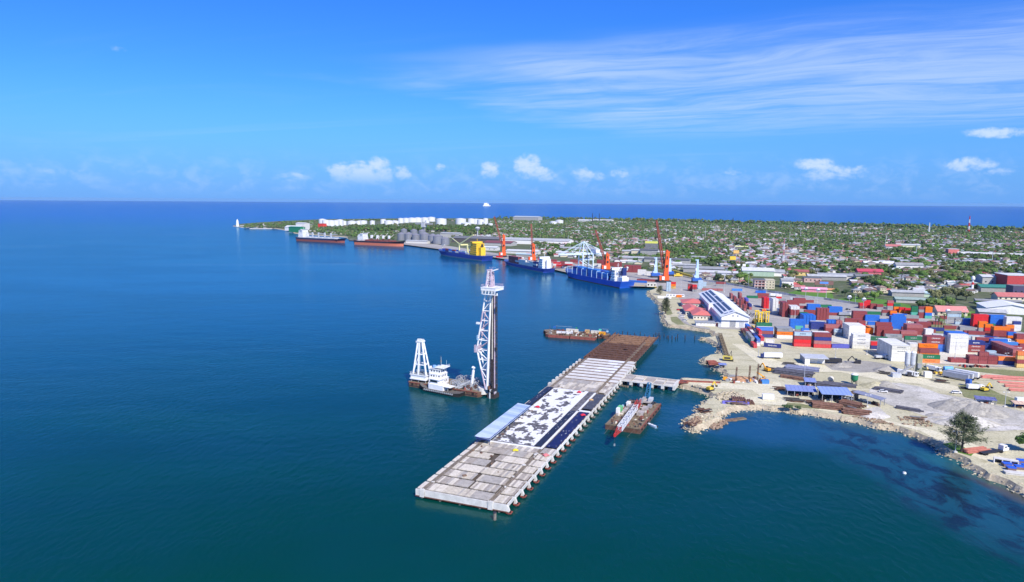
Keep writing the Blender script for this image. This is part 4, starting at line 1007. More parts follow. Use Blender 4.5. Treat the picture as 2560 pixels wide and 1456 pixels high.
# diagonal rows beside the warehouse gable
g1 = 'in the slanting rows by the warehouse gable'
for i, (cl) in enumerate(['R','SK','WK','YM','M']): stack(1884-i*6.5, 870.5-i*8.6, 'E', 40, cl, where=g1+', outer row', text=None)
for i, (cl) in enumerate(['WB','SN','SW','MM','MB']): stack(1892-i*6, 866-i*8.6, 'E', 40, cl, where=g1+', middle row')
for i, (cl) in enumerate(['WR','WWR','NW','WY']): stack(1901.5-i*5.5, 862-i*8.4, 'E', 40, cl, where=g1+', inner row')
stack(1909, 868, 'F', 40, 'N', text={'N':('SEABOARD',wtxt)}, where='slanting alone on the sand near the first white lamp post', ang=-24)
stack(1914, 858, 'F', 20, 'W', where='lying behind the slanting navy container', ang=-30)
stack(1893, 844, 'F', 40, ['NMB','NMW','NMBG','NMG'], rows=4, where='of the low mixed block right of the yellow machines', text={})
stack(1942, 846.5, 'F', 40, ['WOK','WOK','KOK'], rows=4, text={'O':('Hapag-Lloyd',gtxt),'K':('COSCON',dtxt)}, where='of the white, orange and grey stack')
stack(1984.6, 866.8, 'F', 40, ['RRML','RMMM'], rows=2, text={'L':('MAERSK',dtxt)}, where='of the all red stack with a pale top on the sand edge')
stack(1988, 832, 'F', 20, 'KT', where='behind the all red stack', text={})
stack(1975, 823, 'F', 40, 'BBB', rows=2, where='of the bright blue stack behind the all red one')
stack(2003, 838, 'F', 20, 'NB', where='between the red stacks, set back')
stack(2034.4, 870, 'F', 40, ['RPNM','RPNM','RPNW','RPNW'], rows=4, where='of the red and navy stack on the sand edge', text={})
stack(2027, 832, 'F', 40, 'KNN', rows=3, text={'N':('DOLE',wtxt)}, where='of the dull navy stack in the second line')
stack(2063, 837.5, 'F', 40, 'MMP', rows=2, text=TC, where='of the maroon stack left of the white wall of boxes')
stack(2080, 870.5, 'F', 40, 'V', where='alone on the sand left of the white block')
stack(2130.6, 872.5, 'F', 40, ['CWWW','WWWW','WWW'], rows=3, text={'W':('CROWLEY',dtxt)}, where='of the big white block with dark ends')
stack(2121, 849, 'F', 40, ['WWWW'], rows=6, text={}, where='of the long white block behind')
stack(2149, 836.5, 'E', 40, 'OO', cols_side=3, where='of the orange box pair behind the white block')
stack(2158, 836.5, 'E', 40, 'OO', cols_side=3, where='of the orange box pair behind the white block, right')
stack(2191, 841, 'F', 40, ['MMM','MMMM'], rows=2, text=TC, where='of the stepped maroon stack behind the green boxes')
stack(2209, 843, 'F', 40, 'MM', text={}, where='beside the stepped maroon stack')
stack(2174, 869.5, 'F', 40, 'KKG', text=TC, where='of the green box row right of the white block')
stack(2177, 873.5, 'F', 20, 'NR', where='in front of the green boxes, right of the white block')
stack(2213, 853.5, 'F', 40, 'KK', text=TC, where='of the grey pair behind the cream block')
stack(2262, 859, 'F', 40, 'KG', text=TC, where='of the green topped pair behind the cream block')
stack(2272, 878, 'F', 20, ['CW','WW'], rows=2, where='of the short white pile behind the cream block')
stack(2227.5, 904, 'F', 40, ['WWCC','WWWW','CCWW','WWWW'], rows=10, text={'C':('CROWLEY',dtxt)}, where='of the deep cream block beside the batching plant')
stack(2273, 888, 'F', 20, 'WCW', rows=2, where='of the short white pile right of the cream block')
stack(2301, 907.5, 'F', 40, 'OG', text=TC, where='of the nearest stack, in front of the grass strip')
stack(2299, 903, 'F', 40, 'OOM', where='just behind the green and orange pair', text={})
stack(2295, 899, 'F', 40, 'OOMO', text={'O':('Hapag-Lloyd',gtxt)}, where='two rows behind the green and orange pair')
stack(2315, 879, 'F', 40, 'BBMM', rows=3, text=TC, where='of the blue and maroon stack left of the tall white tower')
stack(2373, 884, 'F', 40, 'WWWWW', rows=2, where='of the tall white tower behind the lamp post', text={})
stack(2372, 880, 'F', 40, 'WWWWB', rows=4, where='behind the tall white tower', text={})
stack(2416, 881, 'F', 40, 'MMN', rows=2, text={'M':('CROWLEY',wtxt),'N':('MAERSK',wtxt)}, where='of the stack right of the tall white tower')
stack(2456, 881, 'F', 40, 'NN', rows=3, where='of the low navy pair right of the tall white tower')
stack(2377, 907, 'F', 40, 'M', rows=2, where='lying long in front of the pale hardstand')
stack(2422, 910, 'F', 20, 'MM', where='of the short maroon row on the grass edge, left one', rows=2)
stack(2446, 911, 'F', 20, 'MMM', where='of the short maroon row on the grass edge, middle one', rows=1)
stack(2469, 912, 'F', 20, 'MM', where='of the short maroon row on the grass edge, right one', rows=2)
stack(2466, 897, 'F', 20, 'LL', where='behind the short maroon row', text={})
stack(2495, 912.5, 'F', 40, 'NO', where='of the orange over navy pair on the grass edge')
stack(2530, 903, 'F', 20, 'MMP', rows=11, where='of the deep dark maroon block at the right')
stack(2541, 920, 'F', 40, 'YMYO', text={'Y':('MSC',dtxt)}, where='of the tan and maroon stack at the right edge')
stack(2407, 813, 'F', 40, 'BB', rows=2, where='of the dark blue pair left of the red stack')
stack(2432, 818, 'F', 40, 'RRRR', rows=2, text={'R':('HAMBURG SÜD',wtxt)}, where='of the tall red stack by the far fence')
stack(2474, 820, 'F', 40, 'MBBB', rows=2, where='of the blue stack right of the tall red one')
stack(2514, 825, 'F', 40, 'WWWW', rows=2, text={'W':('SEABOARD',dtxt)}, where='of the white stack at the far right')
stack(2450, 821, 'F', 20, 'RO', where='at the foot of the tall red stack')
stack(2446, 828, 'F', 20, 'KOO', where='of the orange steps before the red stack')
stack(2468, 826, 'F', 20, 'MG', where='between the orange boxes')
stack(2461, 836, 'F', 20, 'MRO', where='of the orange over red pile')
stack(2483, 843, 'F', 40, 'MMO', rows=2, where='of the maroon and orange stack in mid yard', text={'O':('Hapag-Lloyd',gtxt)})
stack(2519, 848, 'F', 20, 'OB', where='of the blue over orange pair')
stack(2514, 838, 'F', 20, 'MMO', where='behind the blue over orange pair')
stack(2532, 828, 'F', 20, 'WWN', where='before the white stack at the far right')
stack(2541, 854, 'F', 40, 'MM', rows=2, where='of the maroon pair at the right edge')
stack(2452, 850, 'F', 40, 'N', where='alone on the grey yard in mid distance')
stack(2372, 839, 'F', 40, 'M', where='alone left of the navy one in mid yard')
stack(2360, 823, 'F', 40, 'M', where='parked behind the yard trees')
stack(2320, 812, 'F', 40, 'M', text=TC, where='standing alone near the yard palms')
stack(2322, 828, 'F', 40, 'N', where='standing on the grass island of the yard')
stack(2313, 840, 'F', 20, 'WW', rows=2, where='of the white pair before the maroon and blue stack')
stack(2266, 837, 'F', 40, 'MMP', rows=3, where='of the faded maroon block right of the tall blue one')
stack(2252, 845, 'F', 40, 'MP', rows=2, where='before the faded maroon block')
stack(2367, 800, 'F', 40, 'KLK', text=TC, where='of the grey stack under the yard lamp')
stack(2226, 822.5, 'F', 40, 'BBBB', rows=2, where='of the tall bright blue block')
stack(2232, 800, 'F', 40, 'BB', where='behind the tall bright blue block')
stack(2262, 785, 'F', 20, 'OR', rows=1, where='of the far row along the green field')
stack(2278, 788, 'F', 20, 'TGG', where='of the far row along the green field')
stack(2296, 796, 'F', 20, 'MMKM', where='of the four high pair by the red roofed house')
stack(2312, 797, 'F', 20, 'TBOO', rows=2, where='of the four high pair by the red roofed house')
stack(2261, 804, 'F', 40, 'MK', text=TC, where='behind the faded maroon block')
stack(2042, 801, 'E', 20, 'MMMM', cols_side=4, rows=1, where='of the four by four maroon wall of door ends')
stack(2072, 789, 'F', 40, 'MBB', rows=2, where='of the blue stack right of the maroon wall')
stack(2048, 769, 'F', 40, 'G', where='at the far roadside', text=TC)
stack(2019, 775, 'F', 40, 'BB', rows=2, where='of the blue pair at the far roadside')
stack(1993, 772, 'F', 40, 'M', text=TC, where='left of the far blue pair')
stack(1984, 759, 'F', 40, 'MM', rows=2, where='at the far roadside under the lamp')
stack(2005, 757, 'F', 40, 'M', rows=1, where='at the far roadside right of the lamp')
stack(1976, 796, 'E', 40, 'KMMW', cols_side=3, where='of the white topped block left of the blue ends')
stack(2008, 812, 'E', 40, 'BBB', cols_side=4, where='of the bright blue wall of door ends')
stack(2003, 800, 'E', 40, 'BG', cols_side=3, where='behind the blue door ends')
stack(2070, 817, 'E', 20, 'NB', cols_side=3, where='of the short navy pile in mid yard')
stack(2090, 818, 'E', 20, 'MP', cols_side=2, where='of the short maroon pile in mid yard')
stack(2132, 801, 'F', 40, 'MMM', rows=2, text=TC, where='of the maroon stack on the open yard')
stack(2167, 794, 'F', 40, 'KG', where='behind the blue pair on the open yard', text=TC)
stack(2163, 803, 'F', 40, 'BB', where='of the blue pair on the open yard')
stack(2170, 813, 'F', 20, 'B', where='in front of the blue pair on the open yard')
stack(2149, 772, 'F', 20, 'MR', rows=2, where='of the far roadside row, left end')
stack(2160, 771, 'F', 20, 'RRR', where='of the far roadside row, tallest')
stack(2176, 773, 'F', 20, 'MM', where='of the far roadside row')
stack(2192, 775, 'F', 20, 'KM', where='of the far roadside row')
stack(2218, 772, 'F', 20, 'KRP', where='of the far roadside row by the tree')
stack(2234, 781, 'F', 20, 'ROG', where='of the far roadside row, green topped')
stack(2248, 783, 'F', 20, 'OR', where='of the far roadside row, right end')
stack(1909, 772, 'E', 40, 'RRRR', cols_side=2, where='of the tall bright red stack on the grey yard')
stack(1931, 783, 'E', 40, 'WWWWW', cols_side=2, rows=1, where='of the tall white stack right of the red one')
stack(1944, 787, 'E', 20, 'KW', cols_side=2, where='at the foot of the tall white stack')
stack(1955, 793, 'E', 40, 'MMMMM', cols_side=2, where='of the tall maroon stack right of the white one')
for i in range(5): stack(1860-i*8.2, 778-i*7.6, 'E', 40, ['PM','PMM','MP','MM','PP'][i], where='of the maroon row along the warehouse')
for i in range(4): stack(1873-i*8.2, 775-i*7.6, 'E', 40, ['PN','PMV','MP','MMP'][i], where='of the second maroon row along the warehouse')
stack(1867, 746, 'F', 40, 'G', where='on the truck at the head of the yard')
stack(1889, 733, 'F', 40, 'B', where='by the far fence at the head of the yard')
stack(1894, 746, 'F', 40, 'MM', text=TC, where='beside the tall bright red stack, far side')
stack(1912, 752, 'F', 40, 'V', where='behind the tall bright red stack')
# fuller middle and far rows of the yard
random.seed(33)
for i,(x,y,L_,cl,r_) in enumerate([(2010,790,40,'MM',1),(2112,812,40,'PM',1),(2120,826,40,'M',1),(2185,787,40,'M',1),(2205,790,40,'KM',1),(2225,792,20,'MO',1),(2100,800,20,'K',1),(2145,818,20,'RM',1),(2200,806,40,'B',1),(2290,822,40,'MM',2),(2300,832,40,'M',1),(2350,806,20,'KM',1),(2388,812,40,'LK',1),(2400,826,40,'K',2),(2410,836,40,'M',1),(2420,846,40,'LM',1),(2440,862,40,'MM',1),(2475,866,40,'XB',1),(2450,872,20,'W',1),(2500,874,40,'NX',1),(2490,882,20,'K',1),(2520,884,40,'WM',1),(2345,862,40,'M',1),(2355,872,20,'MM',1),(2100,838,20,'WM',1),(2010,845,20,'KW',1),(2255,826,20,'M',1),(2085,840,20,'KL',1),(2540,868,40,'MO',1),(2548,880,40,'XM',1),(1935,760,40,'MK',1),(1950,766,40,'M',1),(1968,764,40,'MM',1),(1760,712,40,'K',1),(1790,716,40,'KM',1),(1830,728,40,'X',1),(1940,748,20,'RW',1)]):
    stack(x, y, 'F', L_, cl, rows=r_, text=TC if i%3==0 else {}, where='in the scattered low rows of the yard, '+['near the grass patch','behind the maroon wall','by the far road','near the palm island','right of the blue stacks'][i%5])
# quay side
stack(1560, 681, 'F', 40, ['MMMM'], rows=3, cols_side=2, text=TC, where='of the maroon block on the quay behind the blue ship', ang=-20)
stack(1594, 688, 'F', 40, ['WWW','WW'], cols_side=2, text={}, where='of the white pile on the quay near the blue cranes', ang=-20)
stack(1571, 706, 'F', 40, ['BN'[0]], cols_side=2, where='lying on the quay at the stern of the blue ship', ang=-24)
stack(1592, 703, 'F', 40, ['M'], cols_side=3, rows=2, where='of the low maroon line on the quay', ang=-20)
stack(1745, 723, 'F', 20, 'LLLL', where='of the pale blue pile by the blue mobile crane', text={})
stack(1753, 722, 'F', 20, 'KLL', where='beside the pale blue pile')
stack(1755, 727, 'F', 40, ['P'], cols_side=2, where='lying before the pale trailers by the warehouse')
stack(1666, 729, 'E', 20, 'LLLL', cols_side=2, where='of the pale grey stack at the quay corner')
stack(1677, 722, 'F', 20, 'YOR', where='of the red and orange pile at the quay corner')
stack(1720, 728, 'E', 20, 'MRM', cols_side=2, where='of the red pile by the pale blue crane')
stack(1731, 730, 'E', 20, 'KMR', cols_side=2, where='right part of the red pile by the pale blue crane')
stack(1691, 744, 'F', 20, 'O', where='alone on the paving behind the red roofed offices')
for i, (x, y, cl) in enumerate([(1383,664,'WR'),(1390,670,'PR'),(1400,662,'MM'),(1412,664,'RW'),(1374,657,'PM'),(1405,671,'WM'),(1419,668,'O'),(1483,668,'WC'),(1492,662,'MMM'),(1503,664,'MMM'),(1516,665,'MM'),(1535,668,'MMM'),(1425,657,'MM'),(1438,660,'PM'),(1240,644,'R'),(1315,640,'MR'),(1345,650,'RM')]):
    stack(x, y, 'F', 40, cl, text={}, where='among the boxes on the quay beside the ships', ang=-22, rows=2)

# ------------------------------------------------------------------ ships
def ship(px0, px1, B, D, name, label, colour, band, deckm, **k):
    """px0, px1: waterline ends on the camera side, left and right"""
    A, B2 = at(*px0, 0), at(*px1, 0); d = B2-A; L = d.length; th = math.atan2(d.y, d.x); nrm = Vector((-math.sin(th), math.cos(th), 0))
    mid = (A+B2)/2+nrm*(B/2)
    flip = k.get('flip', False)            # flip: bow to the left
    t_ = thing(name, label, 'cargo ship', (mid.x,mid.y,0), th+(math.pi if flip else 0), 'ships along the quay')
    mb, rg = hull_mesh(L, B, D, m=colour, m2=k.get('m2', redox), band=band, deckm=deckm, sheer=k.get('sheer',3), bow=.2, flare=.7, stern=.12, stern_w=.93)
    mb.build('hull', t_); return t_, L, th+(math.pi if flip else 0), mid
def house(t_, x0, x1, w, z0, floors, m=white, fh=3.7, wings=True, name='superstructure'):
    for i in range(floors):
        ww = w*(1-.03*i); f = MB(); f.box(x0+.4*i, -ww/2, z0+i*fh, x1-.6*i, ww/2, z0+(i+1)*fh-.15, m); f.box(x0+.4*i-.6, -ww/2-.5, z0+(i+1)*fh-.15, x1-.6*i+.5, ww/2+.5, z0+(i+1)*fh, m); o = f.build(name, t_)
        g_ = MB(); n = max(3,int((x1-x0)/2.2))
        for q in range(n):
            xx = x0+.4*i+1+q*(x1-x0-2-i)/n
            for s in (-1,1): g_.box(xx, s*ww/2-.03 if s<0 else s*ww/2, z0+i*fh+1.1, xx+.9, s*ww/2+.03*(s>0), z0+i*fh+1.9, glass)
        for q in range(int(ww/2.4)): yy = -ww/2+1+q*2.4; g_.box(x1-.6*i, yy, z0+i*fh+1.1, x1-.6*i+.05, yy+1, z0+i*fh+1.9, glass); g_.box(x0+.4*i-.05, yy, z0+i*fh+1.1, x0+.4*i, yy+1, z0+i*fh+1.9, glass)
        g_.build('windows', o)
    z = z0+floors*fh; f = MB()
    f.box((x0+x1)/2, -w/2*(1.12 if wings else .8), z, x1-floors*.6, w/2*(1.12 if wings else .8), z+2.6, m); f.box((x0+x1)/2-.3, -w/2*1.05, z+2.6, x1-floors*.6+.4, w/2*1.05, z+2.8, m); o = f.build('bridge', t_)
    g_ = MB(); g_.box(x1-floors*.6, -w*.45, z+1.1, x1-floors*.6+.06, w*.45, z+2.1, glass)
    for s in (-1,1): g_.box((x0+x1)/2+.4, s*w/2*1.12-.04, z+1.1, x1-floors*.6-.3, s*w/2*1.12+.04, z+2.1, glass)
    g_.build('bridge_windows', o)
    f = MB(); f.tube(((x0+x1)/2+1,0,z+2.8),((x0+x1)/2+1,0,z+8.5),.25,m,6); f.beam(((x0+x1)/2+1,-2,z+6),((x0+x1)/2+1,2,z+6),.2,None,m); f.build('radar_mast', t_)
steel_deck = mat('grey_green_deck',(.20,.23,.22),.8,var=.2); red_deck = mat('red_deck',(.20,.06,.05),.8,var=.25,rust=.15)
# 1: geared bulk carrier, dark blue hull, red bottom, farthest left
t_, L, th, mid = ship((738,602.5),(857,608.5), 27, 9.5, 'bulk_carrier', 'dark hulled grey decked bulk carrier, the leftmost ship at the quay', mat('midnight_hull',(.018,.025,.08),.5), 5.2, steel_deck)
house(t_, -L/2+9, -L/2+27, 22, 10, 5); f = MB(); f.box(-L/2+3,-3,10,-L/2+8,3,23,white); f.build('funnel', t_)
f = MB(); f.box(-L/2+6,-11,9.6,L/2-22,11,9.9,lgrey)
f.box(-L/2+30,-13.3,9.4,L/2-18,-13.0,10.8,lgrey); f.build('deck_edge', t_)
for i in range(5):
    f = MB(); x = -L/2+33+i*(L-62)/5; f.box(x,-8,9.9,x+(L-62)/5-6,8,12.2,lgrey); f.build('hatch_cover', t_)
for i in range(4):
    x = -L/2+31+(i+.98)*(L-62)/5-1; f = MB(); f.box(x-1.4,-1.4,9.8,x+1.4,1.4,24,lgrey); f.box(x-2,-2,17,x+2,2,21,lgrey); f.beam((x,0,20),(x+(24 if i%2 else -22),-1,21.5),1.3,1.3,lgrey); f.build('deck_crane', t_)
# 2: red decked bulk carrier
t_, L, th, mid = ship((883,612),(1005,617.5), 27, 10.5, 'bulk_carrier', 'bulk carrier with red deck, white crane cabs and high orange red bottom', mat('black_hull',(.025,.022,.035),.6), 6.4, red_deck, m2=mat('faded_antifouling',(.55,.16,.09),.75,var=.15))
f = MB(); f.box(-L/2+1,-10,10.6,-L/2+20,10,11,white); f.build('poop_edge', t_)
house(t_, -L/2+12, -L/2+29, 20, 11, 4); f = MB(); f.box(-L/2+5,-2.5,11,-L/2+10,2.5,22,white); f.build('funnel', t_)
for i in range(5):
    f = MB(); x = -L/2+33+i*(L-60)/5; f.box(x,-8,10.5,x+(L-60)/5-6,8,13.3,red_deck); f.build('hatch_cover', t_)
for i in range(4):
    x = -L/2+31+(i+.98)*(L-60)/5-1; f = MB(); f.box(x-1.3,-1.3,10.4,x+1.3,1.3,18,red_deck); f.box(x-2.2,-2,17,x+2.2,2,24.5,white); f.build('deck_crane', t_)
    f = MB(); f.beam((x+2,0,19),(x+13,2,30-3*(i%2)),1.1,1.1,offwhite); f.build('crane_jib', t_)
# 3: blue feeder with yellow superstructure
hb_ = mat('royal_hull',(.02,.05,.28),.5)
ybr = mat('ship_yellow',(.85,.55,.04),.5,var=.08)
t_, L, th, mid = ship((1086,637),(1206,654), 24, 8.5, 'container_ship', 'blue hulled container ship with bright yellow superstructure and derricks', hb_, 2.0, mat('blue_deck',(.05,.10,.30),.7), m2=mat('grey_boot',(.25,.25,.3),.6), flip=True)
XL = t_
house(t_, -L/2+24, -L/2+48, 20, 9, 6, ybr); f = MB(); f.box(-L/2+16,-5,9,-L/2+24,5,24,ybr); f.build('funnel_casing', t_)
f = MB(); f.box(-L/2+18,-1.5,24,-L/2+21,1.5,30,dark); f.build('funnel', t_)
for xx in (-L/2+54, -L/2+88):
    f = MB()
    for s in (-1,1): f.box(xx-.9,s*9-.9,9,xx+.9,s*9+.9,26,mat('pale_yellow',(.8,.75,.35),.5))
    f.box(xx-1,-10,24,xx+1,10,26.4,MATS['pale_yellow']); f.build('gantry_post', t_)
f = MB(); f.beam((-L/2+88,9,26),(-L/2+44,4,46),1.6,1.8,MATS['pale_yellow']); f.build('derrick_boom', t_)
f = MB(); f.beam((-L/2+88,9,27),(-L/2+120,6,36),1.3,1.4,MATS['pale_yellow']); f.build('derrick_boom', t_)
f = MB(); f.beam((L/2-26,8,9),(L/2-26,8,22),1.4,1.4,offwhite); f.beam((L/2-26,8,22),(L/2-36,8,22),1.4,1.4,offwhite); f.build('fore_davit', t_)
def deckload(t_, L, th, mid, x0, x1, B, z, cols, where, rows=5, seed=1, hmax=3):
    random.seed(seed); ux = Vector((math.cos(th), math.sin(th), 0)); uy = Vector((-ux.y,ux.x,0)); x = x0
    near = 1 if (uy.y < 0) else -1
    while x+12.2 < x1:
        for r in range(rows):
            y = (near*(B/2-1.2-CW/2-r*(CW+.12)))
            h = max(1, hmax-(1 if rnd()<.35 else 0)) if r < rows else 1
            for k in range(h):
                if r > 0 and k < h-1 and r < rows-1 and k < hmax-2: continue
                c0 = mid+ux*x+uy*(y-CW/2); col = random.choice(cols)
                CONT.append([Vector((c0.x,c0.y,z+k*CH)), th, 12.19, col, None, where, k, h, r, rows, 0, 1])
        x += 12.9
    random.seed(11)
deckload(t_, L, th, mid, -L/2+50, L/2-24, 24, 9.2, 'BNMLWBV', 'on the deck of the blue ship with yellow bridge', 3, 3, 2)
# 4: container ship, white bridge
t_, L, th, mid = ship((1250,660.5),(1359,683), 21, 5.6, 'container_ship', 'container ship with white bridge at right end and maroon and white boxes', hb_, 1.2, mat('blue_deck',(.05,.10,.30),.7), m2=mat('grey_boot',(.25,.25,.3),.6), flip=True)
house(t_, -L/2+9, -L/2+23, 16, 6, 4); f = MB(); f.box(-L/2+4,-3,6,-L/2+8,3,19,white); f.build('funnel', t_)
f = MB(); f.beam((-L/2+3,-7,6),(-L/2-1,-7,10),1.2,1.4,orange); f.build('free_fall_boat', t_)
deckload(t_, L, th, mid, -L/2+26, L/2-70, 21, 6.2, 'WWWCMN', 'on the deck of the ship with the white bridge, aft part', 4, 5, 3)
deckload(t_, L, th, mid, L/2-70, L/2-22, 21, 6.2, 'MMPWM', 'on the deck of the ship with the white bridge, fore part', 4, 6, 4)
# 5: nearest ship all blue
t_, L, th, mid = ship((1400,691),(1551,722), 23, 7.5, 'container_ship', 'nearest ship, bright blue hull loaded with blue boxes, white bridge at right', mat('bright_blue_hull',(.02,.10,.50),.45,var=.06), 1.0, mat('blue_deck',(.05,.10,.30),.7), flip=True, sheer=4)
house(t_, -L/2+17, -L/2+27, 18, 7, 4)
f = MB(); f.box(-L/2+6,-5,6.5,-L/2+16,5,13,white); f.box(-L/2+8,-3.4,13,-L/2+13,3.4,15,white); f.build('casing', t_)
f = MB(); f.box(-L/2+8,-3,15,-L/2+13,3,25,navy); f.tube((-L/2+10,0,25),(-L/2+10,0,27),1,dark,8); f.build('funnel', t_)
f = MB()
for s in (-1,1): f.tube((-L/2+11,s*5,22),(-L/2+9,s*5,26),1.3,white,10)
f.build('vent_cowls', t_)
deckload(t_, L, th, mid, -L/2+32, L/2-24, 22, 7.0, 'BBXXBXVBXN', 'stacked on the bright blue ship', 5, 8, 4)
for i in range(9):
    x = -L/2+31.4+i*12.9; f = MB()
    for s in (-1,1): f.beam((x,s*10.9,6.5),(x,s*10.9,16.5),.5,.6,lblue)
    f.beam((x,-10.9,16.5),(x,10.9,16.5),.5,.5,lblue); f.build('lashing_bridge', t_)
f = MB(); f.tube((-L/2+82,10.6,7),(-L/2+82,10.6,39),.35,dark,6); f.build('signal_mast', t_)
# horizon ship
p = at(1217,516.5,0); t_ = thing('distant_ship', 'tiny white ship far out on the open sea near the horizon', 'ship', (p.x,p.y,0), .2)
mb, _ = hull_mesh(150,30,22,m=white,m2=dark,band=4,deckm=white,bow=.2); mb.build('hull', t_); f = MB(); f.box(-60,-13,22,40,13,52,white); f.box(-50,-10,52,10,10,66,white); f.build('upper_decks', t_)

# ------------------------------------------------------------------ harbour cranes
def mobile_crane(px, py, toph, tip, label, c1=orange, base=orange, tilt=0):
    p = at(px,py,LZ); D = p.y; s = D/FPX      # metres per photo pixel
    ht = (py-toph)*s; t_ = thing('harbour_crane', label, 'crane', (p.x,p.y,p.z), 0, 'orange mobile harbour cranes')
    f = MB(); f.box(-8,-4.5,1,8,4.5,3,dark)
    for x in (-9.5,9.5): f.box(x-1,-7,0,x+1,7,.6,grey); f.box(x-.5,-5,.6,x+.5,5,1.6,dark)
    for x in range(-7,8,2): f.tube((x,-4.8,.9),(x,4.8,.9),.8,black,8)
    f.build('undercarriage', t_)
    f = MB(); f.box(-7,-4,3.2,6,4,9,base); f.box(-8,-3.6,3.4,-7,3.6,8,dark); f.build('machinery_house', t_)
    f = MB(); f.box(-4,-5.2,4,-.5,-4,8.5,white); f.build('electrical_cabin', t_)
    bx = 2
    f = MB(); V = []; w0, w1 = 3.1, 2.1
    f.prism([(bx-w0,-w0+0),(bx+w0,-w0),(bx+w0,w0),(bx-w0,w0)], 3, 9.2, c1)
    P_ = [(bx-w0,-w0,9.2),(bx+w0,-w0,9.2),(bx+w0,w0,9.2),(bx-w0,w0,9.2),(bx-w1+tilt,-w1,ht),(bx+w1+tilt,-w1,ht),(bx+w1+tilt,w1,ht),(bx-w1+tilt,w1,ht)]
    f.add(P_, [(0,1,5,4),(1,2,6,5),(2,3,7,6),(3,0,4,7),(4,5,6,7)], c1); f.cbox(bx+tilt,0,ht,w1*2.6,w1*2,1.4,c1); f.tube((bx+tilt-1,-2.4,ht+2.2),(bx+tilt-1,2.4,ht+2.2),1.3,c1,10); f.build('tower', t_)
    f = MB(); f.cbox(bx+tilt*.5,-3.3,ht*.52,2.6,1.6,3,dark); f.cbox(bx+tilt*.5,-2.9,ht*.78,1,.8,4,dark); f.build('cab', t_)
    if tip:
        q = at(tip[0],tip[1],LZ)   # direction only
        tx = (tip[0]-px)*s; tz = (py-tip[1])*s
        bf = Vector((bx-2, 3, ht*.45)); bt = Vector((tx*1.06, 16, tz*1.02))
        m_ = mat('boom_faded_red',(.34,.09,.06),.6,var=.2)
        f = MB(); f.lattice(bf, bt, 3.4, 1.6, 14, .42, m_, up=(1,0,0)); f.build('lattice_boom', t_)
        f = MB(); f.beam(bt, (bx+tilt,0,ht+2), .22,None,dark); f.beam(bt+Vector((1,0,0)), (bx+tilt+1,0,ht+2), .22,None,dark); f.beam(bt, bt-Vector((0,0,tz*.28)), .2, None, dark); f.cbox(bt.x,bt.y,bt.z-tz*.28-2,1.4,1.4,2,dark); f.build('hoist_ropes', t_)
    return t_
mobile_crane(1660,706.5,631,(1643,556),'nearest and tallest orange harbour crane with its red lattice boom pointing up', tilt=1.5)
mobile_crane(1515,678,637,(1491,579),'orange harbour crane behind the bright blue ship')
mobile_crane(1331,655,613,(1328,564),'orange harbour crane behind the ship with white bridge')
mobile_crane(1257,643,590,(1236,545),'leftmost orange harbour crane, beside the yellow bridged ship')
lb = mat('pale_crane_blue',(.45,.60,.75),.5)
def blue_crane(px, py, toph, label, base=True):
    p = at(px,py,LZ); s = p.y/FPX; ht = (py-toph)*s; t_ = thing('blue_crane', label, 'crane', (p.x,p.y,p.z), 0, 'pale blue mobile cranes')
    if base:
        f = MB(); f.box(-6,-4,0,6,4,2.4,dark); f.build('undercarriage', t_)
    f = MB(); f.box(-6,-4,2.5,6,4,6.5,blue); f.build('machinery_house', t_)
    f = MB(); P_ = [(-2.6,-2.6,6.5),(2.6,-2.6,6.5),(2.6,2.6,6.5),(-2.6,2.6,6.5),(-.6,-1.2,ht),(1.6,-1.2,ht),(1.6,1.2,ht),(-.6,1.2,ht)]
    f.add(P_, [(0,1,5,4),(1,2,6,5),(2,3,7,6),(3,0,4,7),(4,5,6,7)], lb); f.box(-2.6,-1.2,ht,1.8,1.2,ht+1.2,lb); f.box(-4,-2.8,ht*.25,-2,2.8,ht*.34,lb); f.box(-2.4,-2.6,ht*.55,-1.4,-1.2,ht*.66,white); f.build('tower', t_)
    return t_
blue_crane(1638,694,646,'pale blue mobile crane left of the nearest orange crane')
blue_crane(1673,690,648,'pale blue mobile crane half hidden by the nearest orange crane')
t_ = blue_crane(1741,707,651,'pale blue mobile crane standing by the pale grey sheds', True)
# yellow lattice booms lying behind
for a, b_, lb_ in (((1622,664),(1740,694),'long yellow lattice boom lying behind the nearest orange crane'),((1676,676),(1725,690),'shorter yellow lattice boom lying near the pale blue crane')):
    A, B = at(*a,8), at(*b_,5); f = MB(); A2 = Vector((0,0,0)); f.lattice(A2, B-A, 2.6, 2.2, 16, .4, mat('olive_yellow',(.55,.45,.08),.6), up=(0,0,1)); f.beam(A2-Vector((0,0,6)),A2,.5,None,dark); f.beam((B-A)-Vector((0,0,3)),B-A,.5,None,dark); f.build('crane_boom', None, A, label=lb_, cat='crane boom')
p = at(1695,692,LZ); f = MB(); f.box(-6,-2,0,6,2,3,yellow); f.box(-3,-2,3,2,2,5,yellow); f.box(-5,-2.1,0,5,2.1,1,black); f.build('yellow_machine', None, p, label='yellow crawler machine near the lying yellow boom', cat='machine')
# ship to shore gantry
sp_ = at(1464,674,LZ); sq = math.radians(111.5)
sts = thing('gantry_crane', 'white and pale blue ship to shore gantry crane over the bright blue ship', 'crane', (sp_.x,sp_.y,LZ), sq)
